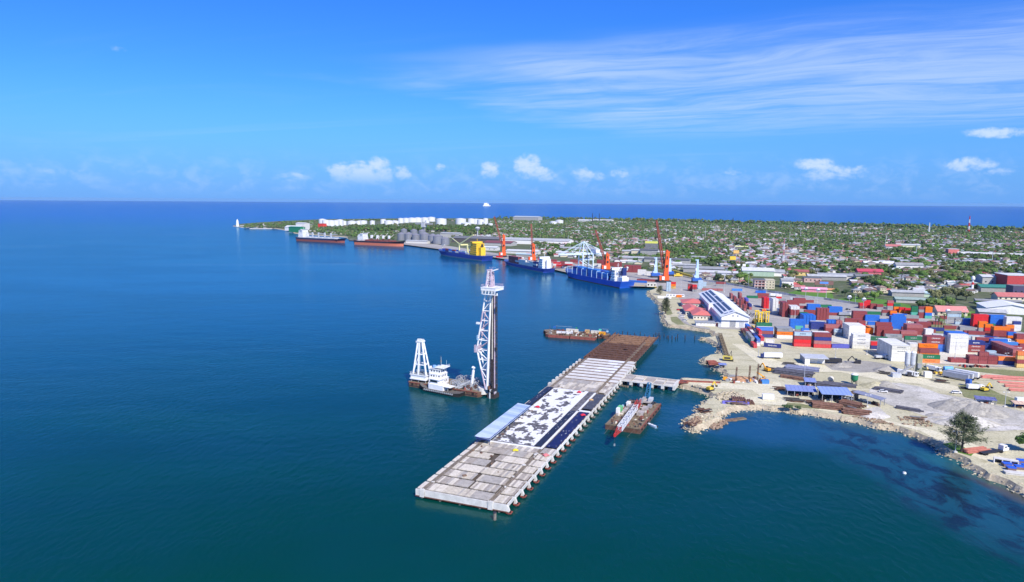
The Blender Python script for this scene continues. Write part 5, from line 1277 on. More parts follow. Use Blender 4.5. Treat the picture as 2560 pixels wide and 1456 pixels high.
# local x along quay, local y towards water
g = mat('gantry_pale',(.60,.74,.80),.5,var=.06)
for x in (-8,8):
    for y in (-9,9):
        f = MB(); f.beam((x,y,1),(x*.9,y*(1 if y<0 else .98),24),1.5,1.5,g); f.build('leg', sts)
f = MB()
for y in (-9,9): f.beam((-8,y,3.5),(8,y,3.5),1.4,1.6,g); f.beam((-7.4,y,16),(7.4,y,16),1.1,1.3,g)
for x in (-7.6,7.6): f.beam((x,-9,16),(x,9,16),1.1,1.3,g); f.beam((x,-9,4),(x,9,15.5),.8,.8,g)
f.build('portal_beams', sts)
f = MB()
for x in (-7.2,7.2): f.beam((x,9,24),(x*.35,5,44),1.2,1.2,g); f.beam((x,-9,24),(x*.35,4,44),1.0,1.0,g)
f.beam((-3,4.6,44),(3,4.6,44),2,1.6,g); f.beam((-6,6,34),(6,6,34),1,1,g); f.build('a_frame', sts)
f = MB()
for x in (-3,3): f.beam((x,-38,25),(x,47,25),1.1,2.2,g)
for y in range(-36,48,7): f.beam((-3,y,25),(3,y,25),.6,.6,g)
f.build('boom_girder', sts)
f = MB()
for x in (-2.6,2.6): f.beam((x,44,26),(x*.6,5,44),.4,.4,g); f.beam((x,26,26),(x*.6,5,44),.4,.4,g); f.beam((x,-36,26),(x*.6,4,44),.4,.4,g); f.beam((x,-20,26),(x*.6,4,44),.4,.4,g)
f.build('tie_bars', sts)
f = MB(); f.box(-5,-22,26.3,5,-12,31,white); f.build('machinery_house', sts)
f = MB(); f.box(-2,18,20,1,21,23.5,white); f.build('operator_cab', sts)
f = MB(); f.box(-9.5,-10,0,9.5,-8,1.2,white); f.box(-9.5,8,0,9.5,10,1.2,white); f.build('bogies', sts)
# yellow straddle carriers by the warehouse
for i, (x, y, h) in enumerate([(1890,811,13),(1899,813,12),(1907,810,13.5),(1917,812,12.5)]):
    p = at(x,y,LZ); t_ = thing('reach_stacker', ['leftmost of the tall yellow lifting machines near the warehouse gable','second tall yellow lifting machine near the warehouse gable','third tall yellow lifting machine with an orange cap','rightmost tall yellow lifting machine near the warehouse gable'][i], 'machine', p, U(-.2,.2), 'yellow lifting machines')
    f = MB(); f.box(-1.6,0,.8,1.6,6,2.6,dark)
    for yy in (.8,5): f.tube((-1.9,yy,.8),(1.9,yy,.8),.8,black,10)
    f.build('chassis', t_)
    f = MB(); f.box(-1.5,-.9,.6,-.7,-.1,h,yellow); f.box(.7,-.9,.6,1.5,-.1,h,yellow)
    for z in range(2,int(h),3): f.box(-.8,-.7,z,.8,-.4,z+.5,yellow)
    f.build('mast', t_)
    f = MB(); f.box(-1.9,-1.2,h*.9,1.9,-.2,h*.9+.9,yellow if i!=2 else orange); f.build('spreader', t_)
    f = MB(); f.box(-1.2,3.5,2.6,1.2,5.5,4.2,yellow); f.box(-.9,1.6,2.6,.9,3.2,4.4,glass); f.build('cab', t_)
p = at(1870,792,LZ); f = MB()
for k in range(26): a = Vector((U(-7,7),U(-6,14),U(.3,3))); f.beam(a, a+Vector((U(-4,4),U(-4,4),U(-.5,3.5))), .4,.4, random.choice([grey,dark,navy]))
f.build('spreader_frames', None, p, label='tangle of dark steel frames between the maroon row and yellow machines', cat='steel frames')

# ------------------------------------------------------------------ port buildings
def front_windows(f, x0, x1, y, z0, n, w=1.2, h=1.3, m=glass):
    for q in range(n): xx = x0+(x1-x0)*(q+.5)/n; f.box(xx-w/2, y-.05, z0, xx+w/2, y+.02, z0+h, m)
# solar roof warehouse
A = at(1803,818,LZ); wa = math.radians(-8.5); WW, WL, WE = 23, 150, 9.5
B_ = at(1872,822,LZ)
wh = thing('warehouse', 'long white gabled warehouse with three strips of solar panels', 'warehouse', (A.x,A.y,LZ), math.radians(-8.2))
f = MB(); f.box(0,0,0,WW,WL,WE,white); f.add([(0,0,WE),(WW,0,WE),(WW/2,0,WE+4.4)],[(0,1,2)],white); f.add([(0,WL,WE),(WW,WL,WE),(WW/2,WL,WE+4.4)],[(2,1,0)],white); f.build('walls', wh)
rw = mat('white_sheet_roof',(.80,.81,.82),.4,var=.04,scale=.2)
r = MB(); r.gable(0,0,WW,WL,WE+.1,4.4,rw,over=1.2,axis='y',th=.25); rfo = r.build('roof', wh)
f = MB()
for q in range(0,int(WL),3): 
    k = 4.4/(WW/2)
    f.beam((-1.2,q,WE+.33-1.2*k),(WW/2,q,WE+.33+4.4),.06,.06,rw); f.beam((WW+1.2,q,WE+.33-1.2*k),(WW/2,q,WE+.33+4.4),.06,.06,rw)
f.build('roof_ribs', rfo)
pm_ = mat('solar_panel',(.045,.055,.085),.35,var=.1,spec=.6); k = 4.4/(WW/2)
for (xa,xb,ya,yb) in [(1.0,3.0,8,66),(1.0,3.0,76,145),(4.3,6.6,14,66),(4.3,6.6,68,146),(7.9,10.6,12,60),(7.9,10.6,62,104),(7.9,10.6,106,147),(2.5,6,3,6),(7,10,3,6)]:
    y = ya; 
    while y+4 <= yb+.1 or y == ya:
        f = MB(); ye = min(y+7.8, yb); z0, z1 = WE+.45+xa*k, WE+.45+xb*k
        f.add([(xa,y,z0),(xb,y,z1),(xb,ye,z1),(xa,ye,z0),(xa,y,z0-.08),(xb,y,z1-.08),(xb,ye,z1-.08),(xa,ye,z0-.08)],[(0,1,2,3),(4,5,1,0),(5,6,2,1),(6,7,3,2),(7,4,0,3)],pm_); f.build('solar_panel', rfo); y += 8
        if y >= yb-2: break
f = MB(); f.box(-3.5,55,0,0,61,12,white); f.box(-3.7,54.8,12,.2,61.2,12.3,white); f.build('stair_tower', wh)
f = MB(); f.box(-2.6,0,0,-.05,52,3.4,lgrey); f.box(-3,-.3,3.4,-.02,52.3,3.7,lgrey); f.box(-3,64,0,-.05,148,3.6,dark); f.box(-3.3,63.8,3.6,-.02,148.2,3.9,grey); f.build('side_lean_to', wh)
f = MB(); f.box(7,-.15,0,12,.02,5.5,grey); f.box(15,-.15,0,19,.02,5.0,lgrey); f.build('gable_door', wh)
f = MB(); f.box(9,-.1,9.6,10,.02,10.6,glass); f.box(13,-.1,9.6,14,.02,10.6,glass); f.build('gable_window', wh)
f = MB(); f.box(0,-1.6,6.4,WW,0,6.6,lgrey); f.build('door_canopy', wh)
# red roofed offices
rr = mat('coral_roof',(.62,.17,.14),.55,var=.08,scale=.4); hedge = None
def red_office(px, py, w, d, lab, rz):
    p = at(px,py,LZ); t_ = thing('office_building', lab, 'building', p, rz, 'coral roofed port offices')
    f = MB(); f.box(0,0,0,w,d,4.2,offwhite); f.build('walls', t_)
    f = MB(); f.hip(0,0,w,d,4.2,3.0,rr,over=1.1); f.build('roof', t_)
    f = MB(); front_windows(f,0,w,-.02,1.2,max(3,int(w/3))); f.build('windows', t_)
red_office(1733,799,15,38,'coral roofed port office nearest the warehouse gable, long low roof', math.radians(-9))
red_office(1714,788,12,34,'coral roofed port office nearer the water, left roof of the pair', math.radians(-9))
red_office(1707,768,22,26,'coral roofed port office at the far end of the pair', math.radians(-9))
p = at(1740,815,LZ); t_ = thing('guard_house', 'low white building with flat grey roof in front of the coral roofed offices', 'building', p, math.radians(-7))
f = MB(); f.box(0,0,0,17,7,3.2,white); f.build('walls', t_); f = MB(); f.box(-.8,-.8,3.2,19,7.8,3.6,grey); f.build('roof', t_); f = MB(); front_windows(f,0,17,-.02,1,6,1.4,1.3,offwhite); f.build('windows', t_); f = MB(); f.box(17,-.6,0,19,7,3.3,redox); f.build('red_side_wall', t_)
p = at(1666,743,LZ); t_ = thing('site_trailer', 'long white site cabins near the tip of the shore', 'cabin', p, math.radians(-8))
f = MB(); f.box(0,0,.4,20,3,3.2,white); f.build('body', t_); f = MB(); front_windows(f,0,20,-.02,1.5,6); f.build('windows', t_)
p = at(1644,747,LZ); t_ = thing('site_trailer', 'small white cabin at the rocky shore tip', 'cabin', p, math.radians(-12))
f = MB(); f.box(0,0,.4,15,2.4,2.8,white); f.build('body', t_)
p = at(1617,717,LZ); t_ = thing('office_cabin', 'white cabin with dark openings standing on the quay end', 'cabin', p, math.radians(-10))
f = MB(); f.box(0,0,0,12,5,4.5,offwhite); f.build('body', t_); f = MB(); front_windows(f,0,12,-.02,1.5,3,1.8,1.8); f.build('windows', t_)
# long white trailer / white workshop / sheds
p = at(1903,897,LZ); t_ = thing('white_trailer', 'long plain white trailer with a blue cab standing on the sand', 'trailer', p, math.radians(-3))
f = MB(); f.box(2,0,1.1,14.5,2.6,4.1,white); f.build('box_body', t_); f = MB(); f.box(.1,.2,.9,1.8,2.4,3.2,navy); f.build('cab', t_)
f = MB(); 
for x in (1,10,11.2,12.4): f.tube((x,0,.5),(x,2.6,.5),.5,black,10)
f.build('wheels', t_)
p = at(2012,912,LZ); t_ = thing('workshop', 'white open fronted workshop with grey roof beside the gravel', 'building', p, math.radians(-10))
f = MB(); f.box(0,0,0,3,9,4.5,white); f.box(-.05,0,0,0,14,4.4,grey); f.box(3,6,0,14,12,3.6,white); f.build('walls', t_); f = MB(); f.box(-.6,-.4,4.4,15,13,4.8,lgrey); f.build('roof', t_); f = MB(); f.box(15,6,1,25,9,3.6,dark); f.build('dark_container', t_)
bl_r = mat('faded_blue_roof',(.21,.26,.50),.5,var=.08,scale=.3)
def shed(px, py, w, d, h, rise, m, label, rz, nm='open_shed', posts=4, wall=None):
    p = at(px,py,LZ); t_ = thing(nm, label, 'shed', p, rz)
    f = MB()
    for i in range(posts):
        for y in (0,d): x = w*i/(posts-1); f.box(x-.15,y-.15,0,x+.15,y+.15,h+rise*.1,grey)
    f.build('posts', t_); f = MB(); n = int(w/2)
    f.add([(-.5,-.6,h),(w+.5,-.6,h),(w+.5,d+.6,h+rise),(-.5,d+.6,h+rise),(-.5,-.6,h-.2),(w+.5,-.6,h-.2),(w+.5,d+.6,h+rise-.2),(-.5,d+.6,h+rise-.2)],[(0,1,2,3),(4,5,1,0),(5,6,2,1),(6,7,3,2),(7,4,0,3),(7,6,5,4)],m)
    for q in range(n+1): f.beam((q*w/n,-.5,h+.05),(q*w/n,d+.5,h+rise+.05),.08,.08,m)
    f.build('roof', t_)
    f = MB(); f.box(.5,d-.4,0,w-.5,d,h-.3,wall or dark)
    f.build('back_wall', t_)
    f = MB()
    for k_ in range(12): f.cbox(U(1,w-1),U(1,d-2),0,U(.5,2),U(.5,2),U(.3,1.6),random.choice([rust,grey,wood,redox,offwhite,dark]),U(0,3))
    f.build('stored_goods', t_, kind='stuff'); return t_
shed(2055,1007,15,9,5,1.6,mat('sky_blue_roof',(.24,.33,.60),.5,var=.06),'larger blue roofed open shed above the rusty pipe stacks', math.radians(-8))
shed(1968,991,15,6,3.6,1.4,bl_r,'long blue roofed open shed left of the bigger blue one', math.radians(-12), posts=5)
shed(2013,966,5.5,5,3,1,bl_r,'small blue roofed shelter beside the black pipe rows', math.radians(-15), posts=2)
shed(2200,1018,5,14,4,1.,mat('grey_blue_roof',(.25,.27,.36),.5),'long dark open shed with greyish roof beside the sandy track', math.radians(38), posts=2)
shed(2440,1008,9,3.5,2.6,.6,mat('violet_roof',(.16,.17,.36),.5),'white cabin with dark violet roof at the edge of the gravel ridge', math.radians(-22), posts=2, wall=white)
shed(2537,1021,10,4,2.6,.5,mat('peach_roof',(.7,.5,.36),.6),'blue walled cabin with peach roof at the right edge', math.radians(-15), posts=2, wall=blue)
shed(1799,920,4,3,2.2,.3,bl_r,'tiny pale blue lean-to by the rusty bins on the shore', math.radians(-8), posts=2)
random.seed(5)
def heap(px, py, rz, n, L, w, m, label, thick=.35):
    p = at(px,py,LZ); t_ = thing('beam_heap', label, 'beam heap', p, rz, 'heaps of beams and scrap in the works yard')
    for k in range(n):
        f = MB(); l_ = L*U(.5,1.1); f.cbox(0,0,0,l_,thick*U(.8,1.5),thick*U(.8,1.3),m if rnd()<.8 else random.choice([dark,rust,wood,grey])); f.build('beam', t_, (U(-L*.3,L*.3), (k/n-.5)*w*2+U(-.4,.4), U(.02,1.3)), U(-.12,.12))
bm_ = mat('works_brown',(.14,.085,.06),.85,var=.4,rust=.2); bd_ = mat('works_dark',(.07,.065,.06),.8,var=.4)
for a_ in [(1948,975,-.1,16,6,3,bm_,'brown beam heap left of the long blue shed'),(1985,1003,-.2,14,9,3,bd_,'dark beam heap in front of the long blue shed'),(2000,975,-.5,18,10,4,bd_,'dark beam heap between the two small blue roofs'),(2105,1000,-.7,20,10,5,bd_,'dark olive heap right of the bigger blue shed'),(2128,1018,-.9,22,9,6,bm_,'brown tangled heap right of the pipe stacks'),(2040,1010,-.15,14,9,3,bm_,'rusty beam heap just before the bigger blue shed'),(1930,925,-.4,14,7,4,bd_,'dark timber heap at the left of the dark pipe stack'),(1975,912,-.3,12,7,3,bd_,'grey stands heap behind the blue grey pipes'),(2150,985,-.6,12,8,3,bm_,'brown heap on the grass right of the blue pickup'),(1840,1010,-.1,16,8,2.5,bm_,'brown beam heap at the start of the spit track'),(1760,1030,.5,14,6,3,rust,'rusty steel heap on top of the spit'),(1728,1062,.8,16,5,3,rust,'rusty steel heap at the spit tip'),(1793,912,0,12,5,2,redox,'red scrap heap on the pointed corner'),(2290,1048,-.4,14,7,2,wood,'timber heap right of the long dark shed'),(2210,935,-.5,10,6,2,bd_,'dark frames left of the cement tanker'),(2350,955,-.5,14,7,3,bd_,'dark scrap behind the parked trailers'),(1700,958,-.1,12,7,2,redox,'red beams on the north edge of the causeway'),(1835,944,-.2,12,5,2,grey,'grey crates left of the piling leaders')]: heap(*a_)
# vehicles
def truck(px, py, rz, label, cab=white, load=None, L=13, lh=2.9, cat='truck', name='truck', gr=None, z=None, bonnet=False):
    p = at(px,py,LZ); t_ = thing(name, label, cat, p, rz, gr)
    f = MB(); f.box(0,-1.1,.9,L,1.1,1.15,dark)
    f.build('chassis', t_)
    for x in (1.2,2.4,L-1.0):
        f = MB(); f.tube((x,-1.25,.5),(x,1.25,.5),.5,black,10); f.build('axle', t_)
    if cab:
        f = MB(); f.box(L-.4,-1.2,.8,L+1.8,1.2,3.3,cab); 
        if bonnet: f.box(L+1.8,-.9,.8,L+3.4,.9,2.0,cab)
        o = f.build('cab', t_); f = MB(); f.box(L+1.8,-1,2.1,L+1.86,1,3.0,glass); f.box(L+.5,-1.25,2.1,L+1.4,1.25,2.9,glass); f.build('windows', o)
    if load: f = MB(); f.box(.1,-1.25,1.2,L-.9,1.25,1.2+lh,load); f.build('box_body', t_)
    return t_
def car(px, py, rz, m, label, L=4.5, h=1.5, nm='parked_car', cat='car', gr='cars and pickups'):
    p = at(px,py,LZ+.15); t_ = thing(nm, label, cat, p, rz, gr)
    f = MB(); f.prism([(-L/2,-.85),(L/2-.2,-.85),(L/2,-.5),(L/2,.5),(L/2-.2,.85),(-L/2,.85)],.35,.95,m); 
    f.add([(-L/2+.2,-.8,.95),(L/2-1.1,-.8,.95),(L/2-1.1,.8,.95),(-L/2+.2,.8,.95),(-L/2+.6,-.65,h),(L/2-1.9,-.65,h),(L/2-1.9,.65,h),(-L/2+.6,.65,h)],[(4,5,6,7)],m); f.build('body', t_)
    f = MB(); f.add([(-L/2+.2,-.8,.95),(L/2-1.1,-.8,.95),(L/2-1.1,.8,.95),(-L/2+.2,.8,.95),(-L/2+.6,-.65,h),(L/2-1.9,-.65,h),(L/2-1.9,.65,h),(-L/2+.6,.65,h)],[(0,1,5,4),(1,2,6,5),(2,3,7,6),(3,0,4,7)],glass); f.build('windows', t_)
    for x in (-L/2+.8,L/2-.9):
        for y in (-.8,.8): f = MB(); f.tube((x,y-.1,.33),(x,y+.1,.33),.33,black,10); f.build('wheel', t_)
tg = mat('trailer_grey',(.33,.35,.40),.5,var=.12)
truck(2463,897,math.radians(-55),'left of two grey trailers parked side by side behind the red debris',None,tg,14,3.0,'trailer','box_trailer','parked grey trailers')
truck(2474,897,math.radians(-55),'right of two grey trailers parked side by side behind the red debris',None,tg,14,3.0,'trailer','box_trailer','parked grey trailers')
truck(2357,943,math.radians(-52),'leftmost grey trailer beside the grass field',None,tg,15,3,'trailer','box_trailer','parked grey trailers')
truck(2368,940,math.radians(-52),'middle white topped trailer beside the grass field',None,lgrey,15,3,'trailer','box_trailer','parked grey trailers')
truck(2386,938,math.radians(-52),'white tanker like trailer with a blue end beside the grass field',None,white,14,3,'trailer','box_trailer','parked grey trailers')
p = at(2426,967,LZ); f = MB(); f.box(-1.3,0,1.2,1.3,2.4,4.2,blue); f.build('blue_container_end', None, p, .5, label='short bright blue box at the end of the parked trailers', cat='box')
truck(2401,972,math.radians(-20),'white lorry cab standing at the front of the parked trailers',white,None,5,0,gr='lorries')
t_ = truck(2417,975,math.radians(-6),'white box van parked on the grass before the trailers',white,white,7,2.2,'van','box_van','lorries')
car(2391,984,math.radians(-12),white,'white pickup on the track before the box van',5.2)
truck(2538,1008,math.radians(-6),'white tank lorry at the right edge beyond the gravel',white,white,9,2.0,gr='lorries')
truck(2452,1138,math.radians(18),'rusty flatbed loaded with red brown pipes and a white lorry cab, right of the big tree',white,None,12,0,bonnet=True,gr='lorries')
truck(2243,936,math.radians(-45),'white cement tanker beside the batching plant',white,white,10,2.3,gr='lorries')
truck(2316,925,math.radians(-60),'white lorry behind the batching plant tower',white,white,7,2.4,gr='lorries')
truck(2187,898,math.radians(5),'white lorry in front of the cream container block',white,lgrey,7,1.4,gr='lorries')
for i,(x,y,c_,lb_) in enumerate([(2054,772,white,'white car on the far road near the green field'),(2100,777,white,'second white car on the far road near the green field'),(1846,706,white,'white car parked behind the long wall'),(1866,711,white,'white van behind the long wall beside the beige building'),(1880,712,grey,'grey car at the foot of the beige building'),(2120,775,dark,'dark car on the far coast road'),(1700,784,white,'white car in front of the coral roofed offices'),(1706,793,white,'white car in the middle of the office car park'),(1712,802,lgrey,'silver car at the lower end of the office car park'),(1697,776,red,'red car at the top of the office car park'),(1876,764,white,'white lorry cab in the middle of the grey yard'),(2105,1001,blue,'blue pickup behind the bigger blue shed'),(2114,1001,white,'white pickup behind the bigger blue shed'),(2122,1002,lgrey,'silver pickup rightmost behind the blue shed'),(2208,981,white,'white van among the debris beyond the sandy track')]): car(x,y,U(-.5,.3),c_,lb_)
for i,(x,y,rz_,c_,l_) in enumerate([(2024,812,-.15,white,lgrey),(2096,790,-.2,white,tg),(2130,793,-.2,red,lgrey),(2240,812,-.15,white,tg),(2330,846,-.2,white,lgrey),(2428,853,-.2,red,offwhite),(2482,856,-.25,white,tg),(1925,742,-.2,orange,white),(1975,752,-.25,white,lgrey),(2300,790,-.25,white,tg)]):
    truck(x,y,rz_,['white lorry with pale box below the maroon wall of boxes','white lorry with grey trailer on the open yard','red lorry with pale trailer on the open yard','white lorry with grey trailer by the blue stacks','white lorry beside the tall white tower, far side','red lorry on the far yard lane at the right','white lorry with grey trailer on the far yard lane','orange lorry at the head of the yard','white lorry on the coast road beside the yard','white lorry with grey trailer near the four high pairs'][i],c_,l_,10,2.6,gr='lorries')
# excavators and yard machines
def excavator(px, py, rz, m, label):
    p = at(px,py,LZ); t_ = thing('excavator', label, 'excavator', p, rz, 'yard machines')
    f = MB()
    for y in (-1.3,.7): f.box(-2,y,0,2,y+.6,.9,dark)
    f.build('tracks', t_); f = MB(); f.box(-2.2,-1.3,1.0,1.2,1.3,2.4,m); f.build('body', t_); f = MB(); f.box(.1,-1.3,2.0,1.4,-.2,3.2,glass); f.build('cab', t_)
    f = MB(); f.beam((1,.3,2),(3.5,.3,4.8),.5,.6,m); f.beam((3.5,.3,4.8),(5.6,.3,2.2),.4,.5,m); f.cbox(5.6,.3,1.4,.9,1.1,.9,dark); f.build('arm', t_)
excavator(1776,977,.6,yellow,'yellow excavator on the causeway above the white rubble')
excavator(2143,909,2.8,dark,'small dark wheel loader between the gravel cone and the sand pile')
excavator(1917,929,2.,mat('amber_paint',(.80,.36,.02),.5),'amber machine beside the leader frames')
excavator(2462,979,.3,yellow,'yellow machine on the grass with an olive trailer')
for i,(x,y) in enumerate([(2318,918),(2324,922),(2331,919),(2338,923),(2322,926),(2333,927)]):
    p = at(x,y,LZ); a = U(0,3); f = MB(); f.tube((0,0,1.1),(1.8,1.2,1.5),1.2,yellow if i%2 else mat('pale_yellow_paint',(.72,.58,.25),.6),12,.8); f.box(-1.6,-1,.3,1.2,1,1,dark); f.build('mixer_drum', None, p, a, label='discarded yellow mixer drum in the heap before the grass strip', cat='mixer drum', group='heap of yellow mixer drums')
p = at(2370,927,LZ); f = MB(); f.tube((-2.6,0,1.5),(2.6,0,1.5),1.4,mat('tank_blue',(.12,.40,.85),.5),14); f.box(-2,-1,0,-1.4,1,.8,dark); f.box(1.4,-1,0,2,1,.8,dark); f.build('blue_tank', None, p, -.1, label='light blue cylindrical tank beside the yellow mixer drums', cat='tank')
# batching plant
p = at(2290,940,LZ); bp = thing('batching_plant', 'grey silo towers of the concrete batching plant beside the cream block', 'industrial plant', p, -.2)
f = MB()
for x,y in ((-5,2),(-1.8,2)):
    f.tube((x,y,7),(x,y,14.5),1.5,lgrey,14); f.tube((x,y,4.6),(x,y,7),.4,lgrey,12,1.5); f.tube((x,y,14.5),(x,y,15.4),1.5,white,14,.4)
    for a in range(4): xx,yy = x+1.3*math.cos(a*1.57+.78), y+1.3*math.sin(a*1.57+.78); f.beam((xx,yy,0),(xx,yy,7.4),.2,.2,grey)
f.build('silos', bp)
f = MB(); f.box(.6,1,0,3.4,4,13.5,mat('moss_concrete',(.34,.34,.22),.9)); f.box(.6,-.4,5,2.6,1,8,grey); f.build('tower', bp)
f = MB(); f.beam((-14,-6,1.5),(-3,0,6),1.3,.5,grey); f.box(-16,-8,0,-11,-4,2.6,lgrey); f.box(-6,-4,0,-2,-1,3,dark); f.box(4,-3,0,8,0,3.4,white); f.build('conveyor_and_bins', bp)
# green silo
p = at(2135,962,LZ); gs = thing('green_silo', 'stubby green silo on legs standing alone on the sand', 'silo', p, 0)
f = MB(); f.tube((0,0,3.2),(0,0,6.2),2.0,mat('silo_green',(.02,.20,.09),.45),20); f.tube((0,0,1.6),(0,0,3.2),.5,MATS['silo_green'],20,2.0); f.build('drum', gs)
f = MB(); f.tube((0,0,6.2),(0,0,7),2.05,white,20,.9); f.build('cap', gs)
for a in range(4): f = MB(); f.beam((1.6*math.cos(a*1.57),1.6*math.sin(a*1.57),0),(1.6*math.cos(a*1.57),1.6*math.sin(a*1.57),4),.25,.25,dark); f.build('leg', gs)
p = at(2078,957,LZ); f = MB(); f.tube((-.8,0,2),(.9,.6,2.6),1.7,offwhite,16,1.3); f.cbox(0,0,0,2.4,1.6,1.2,dark); f.build('mixer_hopper', None, p, .4, label='white concrete hopper with dark mouth left of the green silo', cat='hopper')
# pipe stacks
def pipes(px, py, n, L, r, rz, m, label, layers=2, nm='pipe_stack'):
    p = at(px,py,LZ); t_ = thing(nm, label, 'pipe stack', p, rz, 'stacks of steel pipes and piles')
    me = {}
    for k in range(layers):
        for i in range(n-k):
            l_ = round(L*U(.85,1.05)); key = l_
            if key not in me: f = MB(); f.tube((0,0,0),(l_,0,0),r,m,8); me[key] = f.mesh('pipe')
            obj('pipe', me[key], t_, (U(-.6,.6), (i+k*.5)*r*2.1, r+k*r*1.75), U(-.02,.02))
    return t_
dkp = mat('dark_pipe',(.10,.10,.12),.5,var=.3,rust=.1); brp = mat('brown_pipe',(.19,.10,.07),.8,var=.35,rust=.3)
pipes(1934,934,9,22,.5,math.radians(-33),dkp,'dark pipe stack nearest the leader frames',3)
pipes(1962,922,9,20,.45,math.radians(-28),mat('blue_grey_pipe',(.20,.22,.32),.5,var=.2),'blue grey pipe stack with white stands behind it')
pipes(1950,944,6,17,.4,math.radians(-38),brp,'brown pipe layer below the dark stack')
pipes(2030,966,7,16,.45,math.radians(-30),dkp,'black pipe row right of the small blue shelter',3)
pipes(2058,962,6,17,.42,math.radians(-28),dkp,'black pipe row ending near the blue pickup')
pipes(2030,1020,8,15,.45,math.radians(-22),brp,'rusty pipe stack below the bigger blue shed',3)
pipes(2095,1012,9,11,.4,math.radians(-48),brp,'dark brown beam heap right of the bigger blue shed',3)
pipes(2106,1035,5,13,.5,math.radians(-25),brp,'low brown pile of beams by the bay shore',3)
pipes(2186,975,5,14,.45,math.radians(-38),dkp,'black pipe bundle beyond the track, right of the green silo')
pipes(2240,1022,4,12,.4,math.radians(-38),dkp,'black pipe bundle beside the long dark shed')
pipes(2418,1136,6,14,.35,math.radians(16),mat('red_pipe',(.42,.15,.11),.8,var=.2),'red brown pipes lying right of the big tree')
pipes(1868,1012,9,6,.5,math.radians(80),brp,'rusty pile of bundled tubes on the spit track',3)
pipes(1885,1013,6,5,.5,math.radians(80),brp,'second rusty pile of tubes near the white cabin on the spit')
pipes(1772,914,5,6,.5,math.radians(10),redox,'red rusty bins on the pointed shore corner',3)
for i,(x,y,l_) in enumerate([(2465,942,30),(2480,949,34),(2500,958,30),(2515,968,24),(2525,978,20),(2455,946,20)]):
    pipes(x,y,4,l_,.4,math.radians(-12),mat('salmon_pipe',(.55,.20,.16),.7,var=.15),['top line of salmon red pipes on the pale yard','second line of salmon red pipes','middle line of salmon red pipes','lower line of salmon red pipes near the fence','nearest salmon red pipes beside the road','short salmon red pipes at the left end'][i],1 if i<3 else 2)
p = at(1852,873,LZ)
# lying crane boom on the sand
A, B = at(1800,836,4), at(1820,897,3); f = MB(); f.lattice((0,0,0), B-A, 2.2, 2.0, 18, .28, mat('brown_boom',(.22,.17,.10),.7), up=(0,0,1)); f.build('crane_boom', None, A, label='long brown lattice boom lying across the sand towards the shore', cat='crane boom')
p = at(1818,902,LZ); t_ = thing('crawler_crane', 'dark and yellow crawler crane at the lower end of the lying boom', 'crane', p, -.3)
f = MB(); f.box(-3,-2,0,4,-1,1,black); f.box(-3,1.5,0,4,2.5,1,black); f.build('tracks', t_); f = MB(); f.box(-3,-1.8,1.1,3.4,2.2,3.2,mat('olive_yellow',(.55,.45,.08),.6)); f.box(-2,-1.9,1.6,2,-1.8,2.8,dark); f.build('body', t_); f = MB(); f.beam((1,0,3),(2.5,0,7),.3,.3,dark); f.beam((2.8,0,3),(2.5,0,7),.3,.3,dark); f.build('gantry', t_)
# leaders at the causeway head
p = at(1875,957,LZ); t_ = thing('piling_leaders', 'upright rusty piling leaders and amber frames on the orange soil', 'piling rig', p, 0)
for x,h in ((-8,9),(0,10),(5,11)):
    f = MB(); f.lattice((x,2,0),(x+.3,2,h),.7,.6,6,.09,rust,up=(0,1,0)); f.build('leader', t_)
f = MB(); f.beam((7,2,2),(13,4,.6),.6,.8,MATS['amber_paint']); f.beam((6,6,5),(12,8,1),.5,.6,MATS['amber_paint']); f.build('amber_frame', t_)
f = MB()
for k in range(40): f.cbox(U(-14,12),U(-3,9),0,U(.4,2.5),U(.4,2),U(.3,1.8),random.choice([white,dark,rust,MATS['amber_paint'],grey,redox]),U(0,3))
f.build('site_clutter', t_, kind='stuff')
f = MB(); f.box(6,-3,0,10.5,-.5,2.4,mat('tarp_blue',(.05,.2,.5),.6)); f.build('blue_cabin', t_)
p = at(1900,1000,LZ); f = MB(); f.box(0,0,.3,6,2.4,2.8,white); f.box(-.1,-.1,2.8,6.1,2.5,2.95,white); f.build('site_cabin', None, (at(1907,1000,LZ)), -.1, label='white cabin beside the rusty tube piles on the spit track', cat='cabin')
p = at(1806,1010,LZ); f = MB(); f.box(0,0,0,7,.8,1.6,mat('violet_tarp',(.16,.15,.55),.6)); f.box(7.6,0,0,14,.8,1.5,MATS['violet_tarp']); f.build('blue_barrier', None, p, -.12, label='low violet blue barrier along the rubble heap by the spit', cat='barrier')
# containers etc. in mid ground handled above; blue crate rows bottom right
cr = [(2510,1168),(2528,1164),(2546,1160),(2520,1178),(2540,1175),(2558,1172)]
for i,(x,y) in enumerate(cr):
    p = at(x,y,LZ); t_ = thing('crate_stack', ['back left','back middle','back right','front left','front middle','front right'][i]+' stack of blue covered crates at the lower right', 'crate stack', p, -.2, 'blue covered crate stacks')
    f = MB(); f.box(0,0,.1,3.0,2.2,1.2,mat('crate_brown',(.2,.13,.12),.8)); f.build('crates', t_); f = MB(); f.box(-.05,-.05,1.2,3.05,2.25,1.6,mat('cover_blue',(.03,.12,.62),.45)); f.build('cover', t_)
p = at(2484,1158,LZ); t_ = thing('low_shed', 'low concrete shed with three dark openings at the lower right', 'shed', p, math.radians(-30))
f = MB(); f.box(0,0,1.9,8.5,2.4,2.2,conc_w)
for x in (0,2.8,5.6,8.2): f.box(x,0,0,x+.35,2.4,1.9,white)
f.box(.35,2.2,0,8.2,2.35,1.9,dark); f.build('frame', t_)
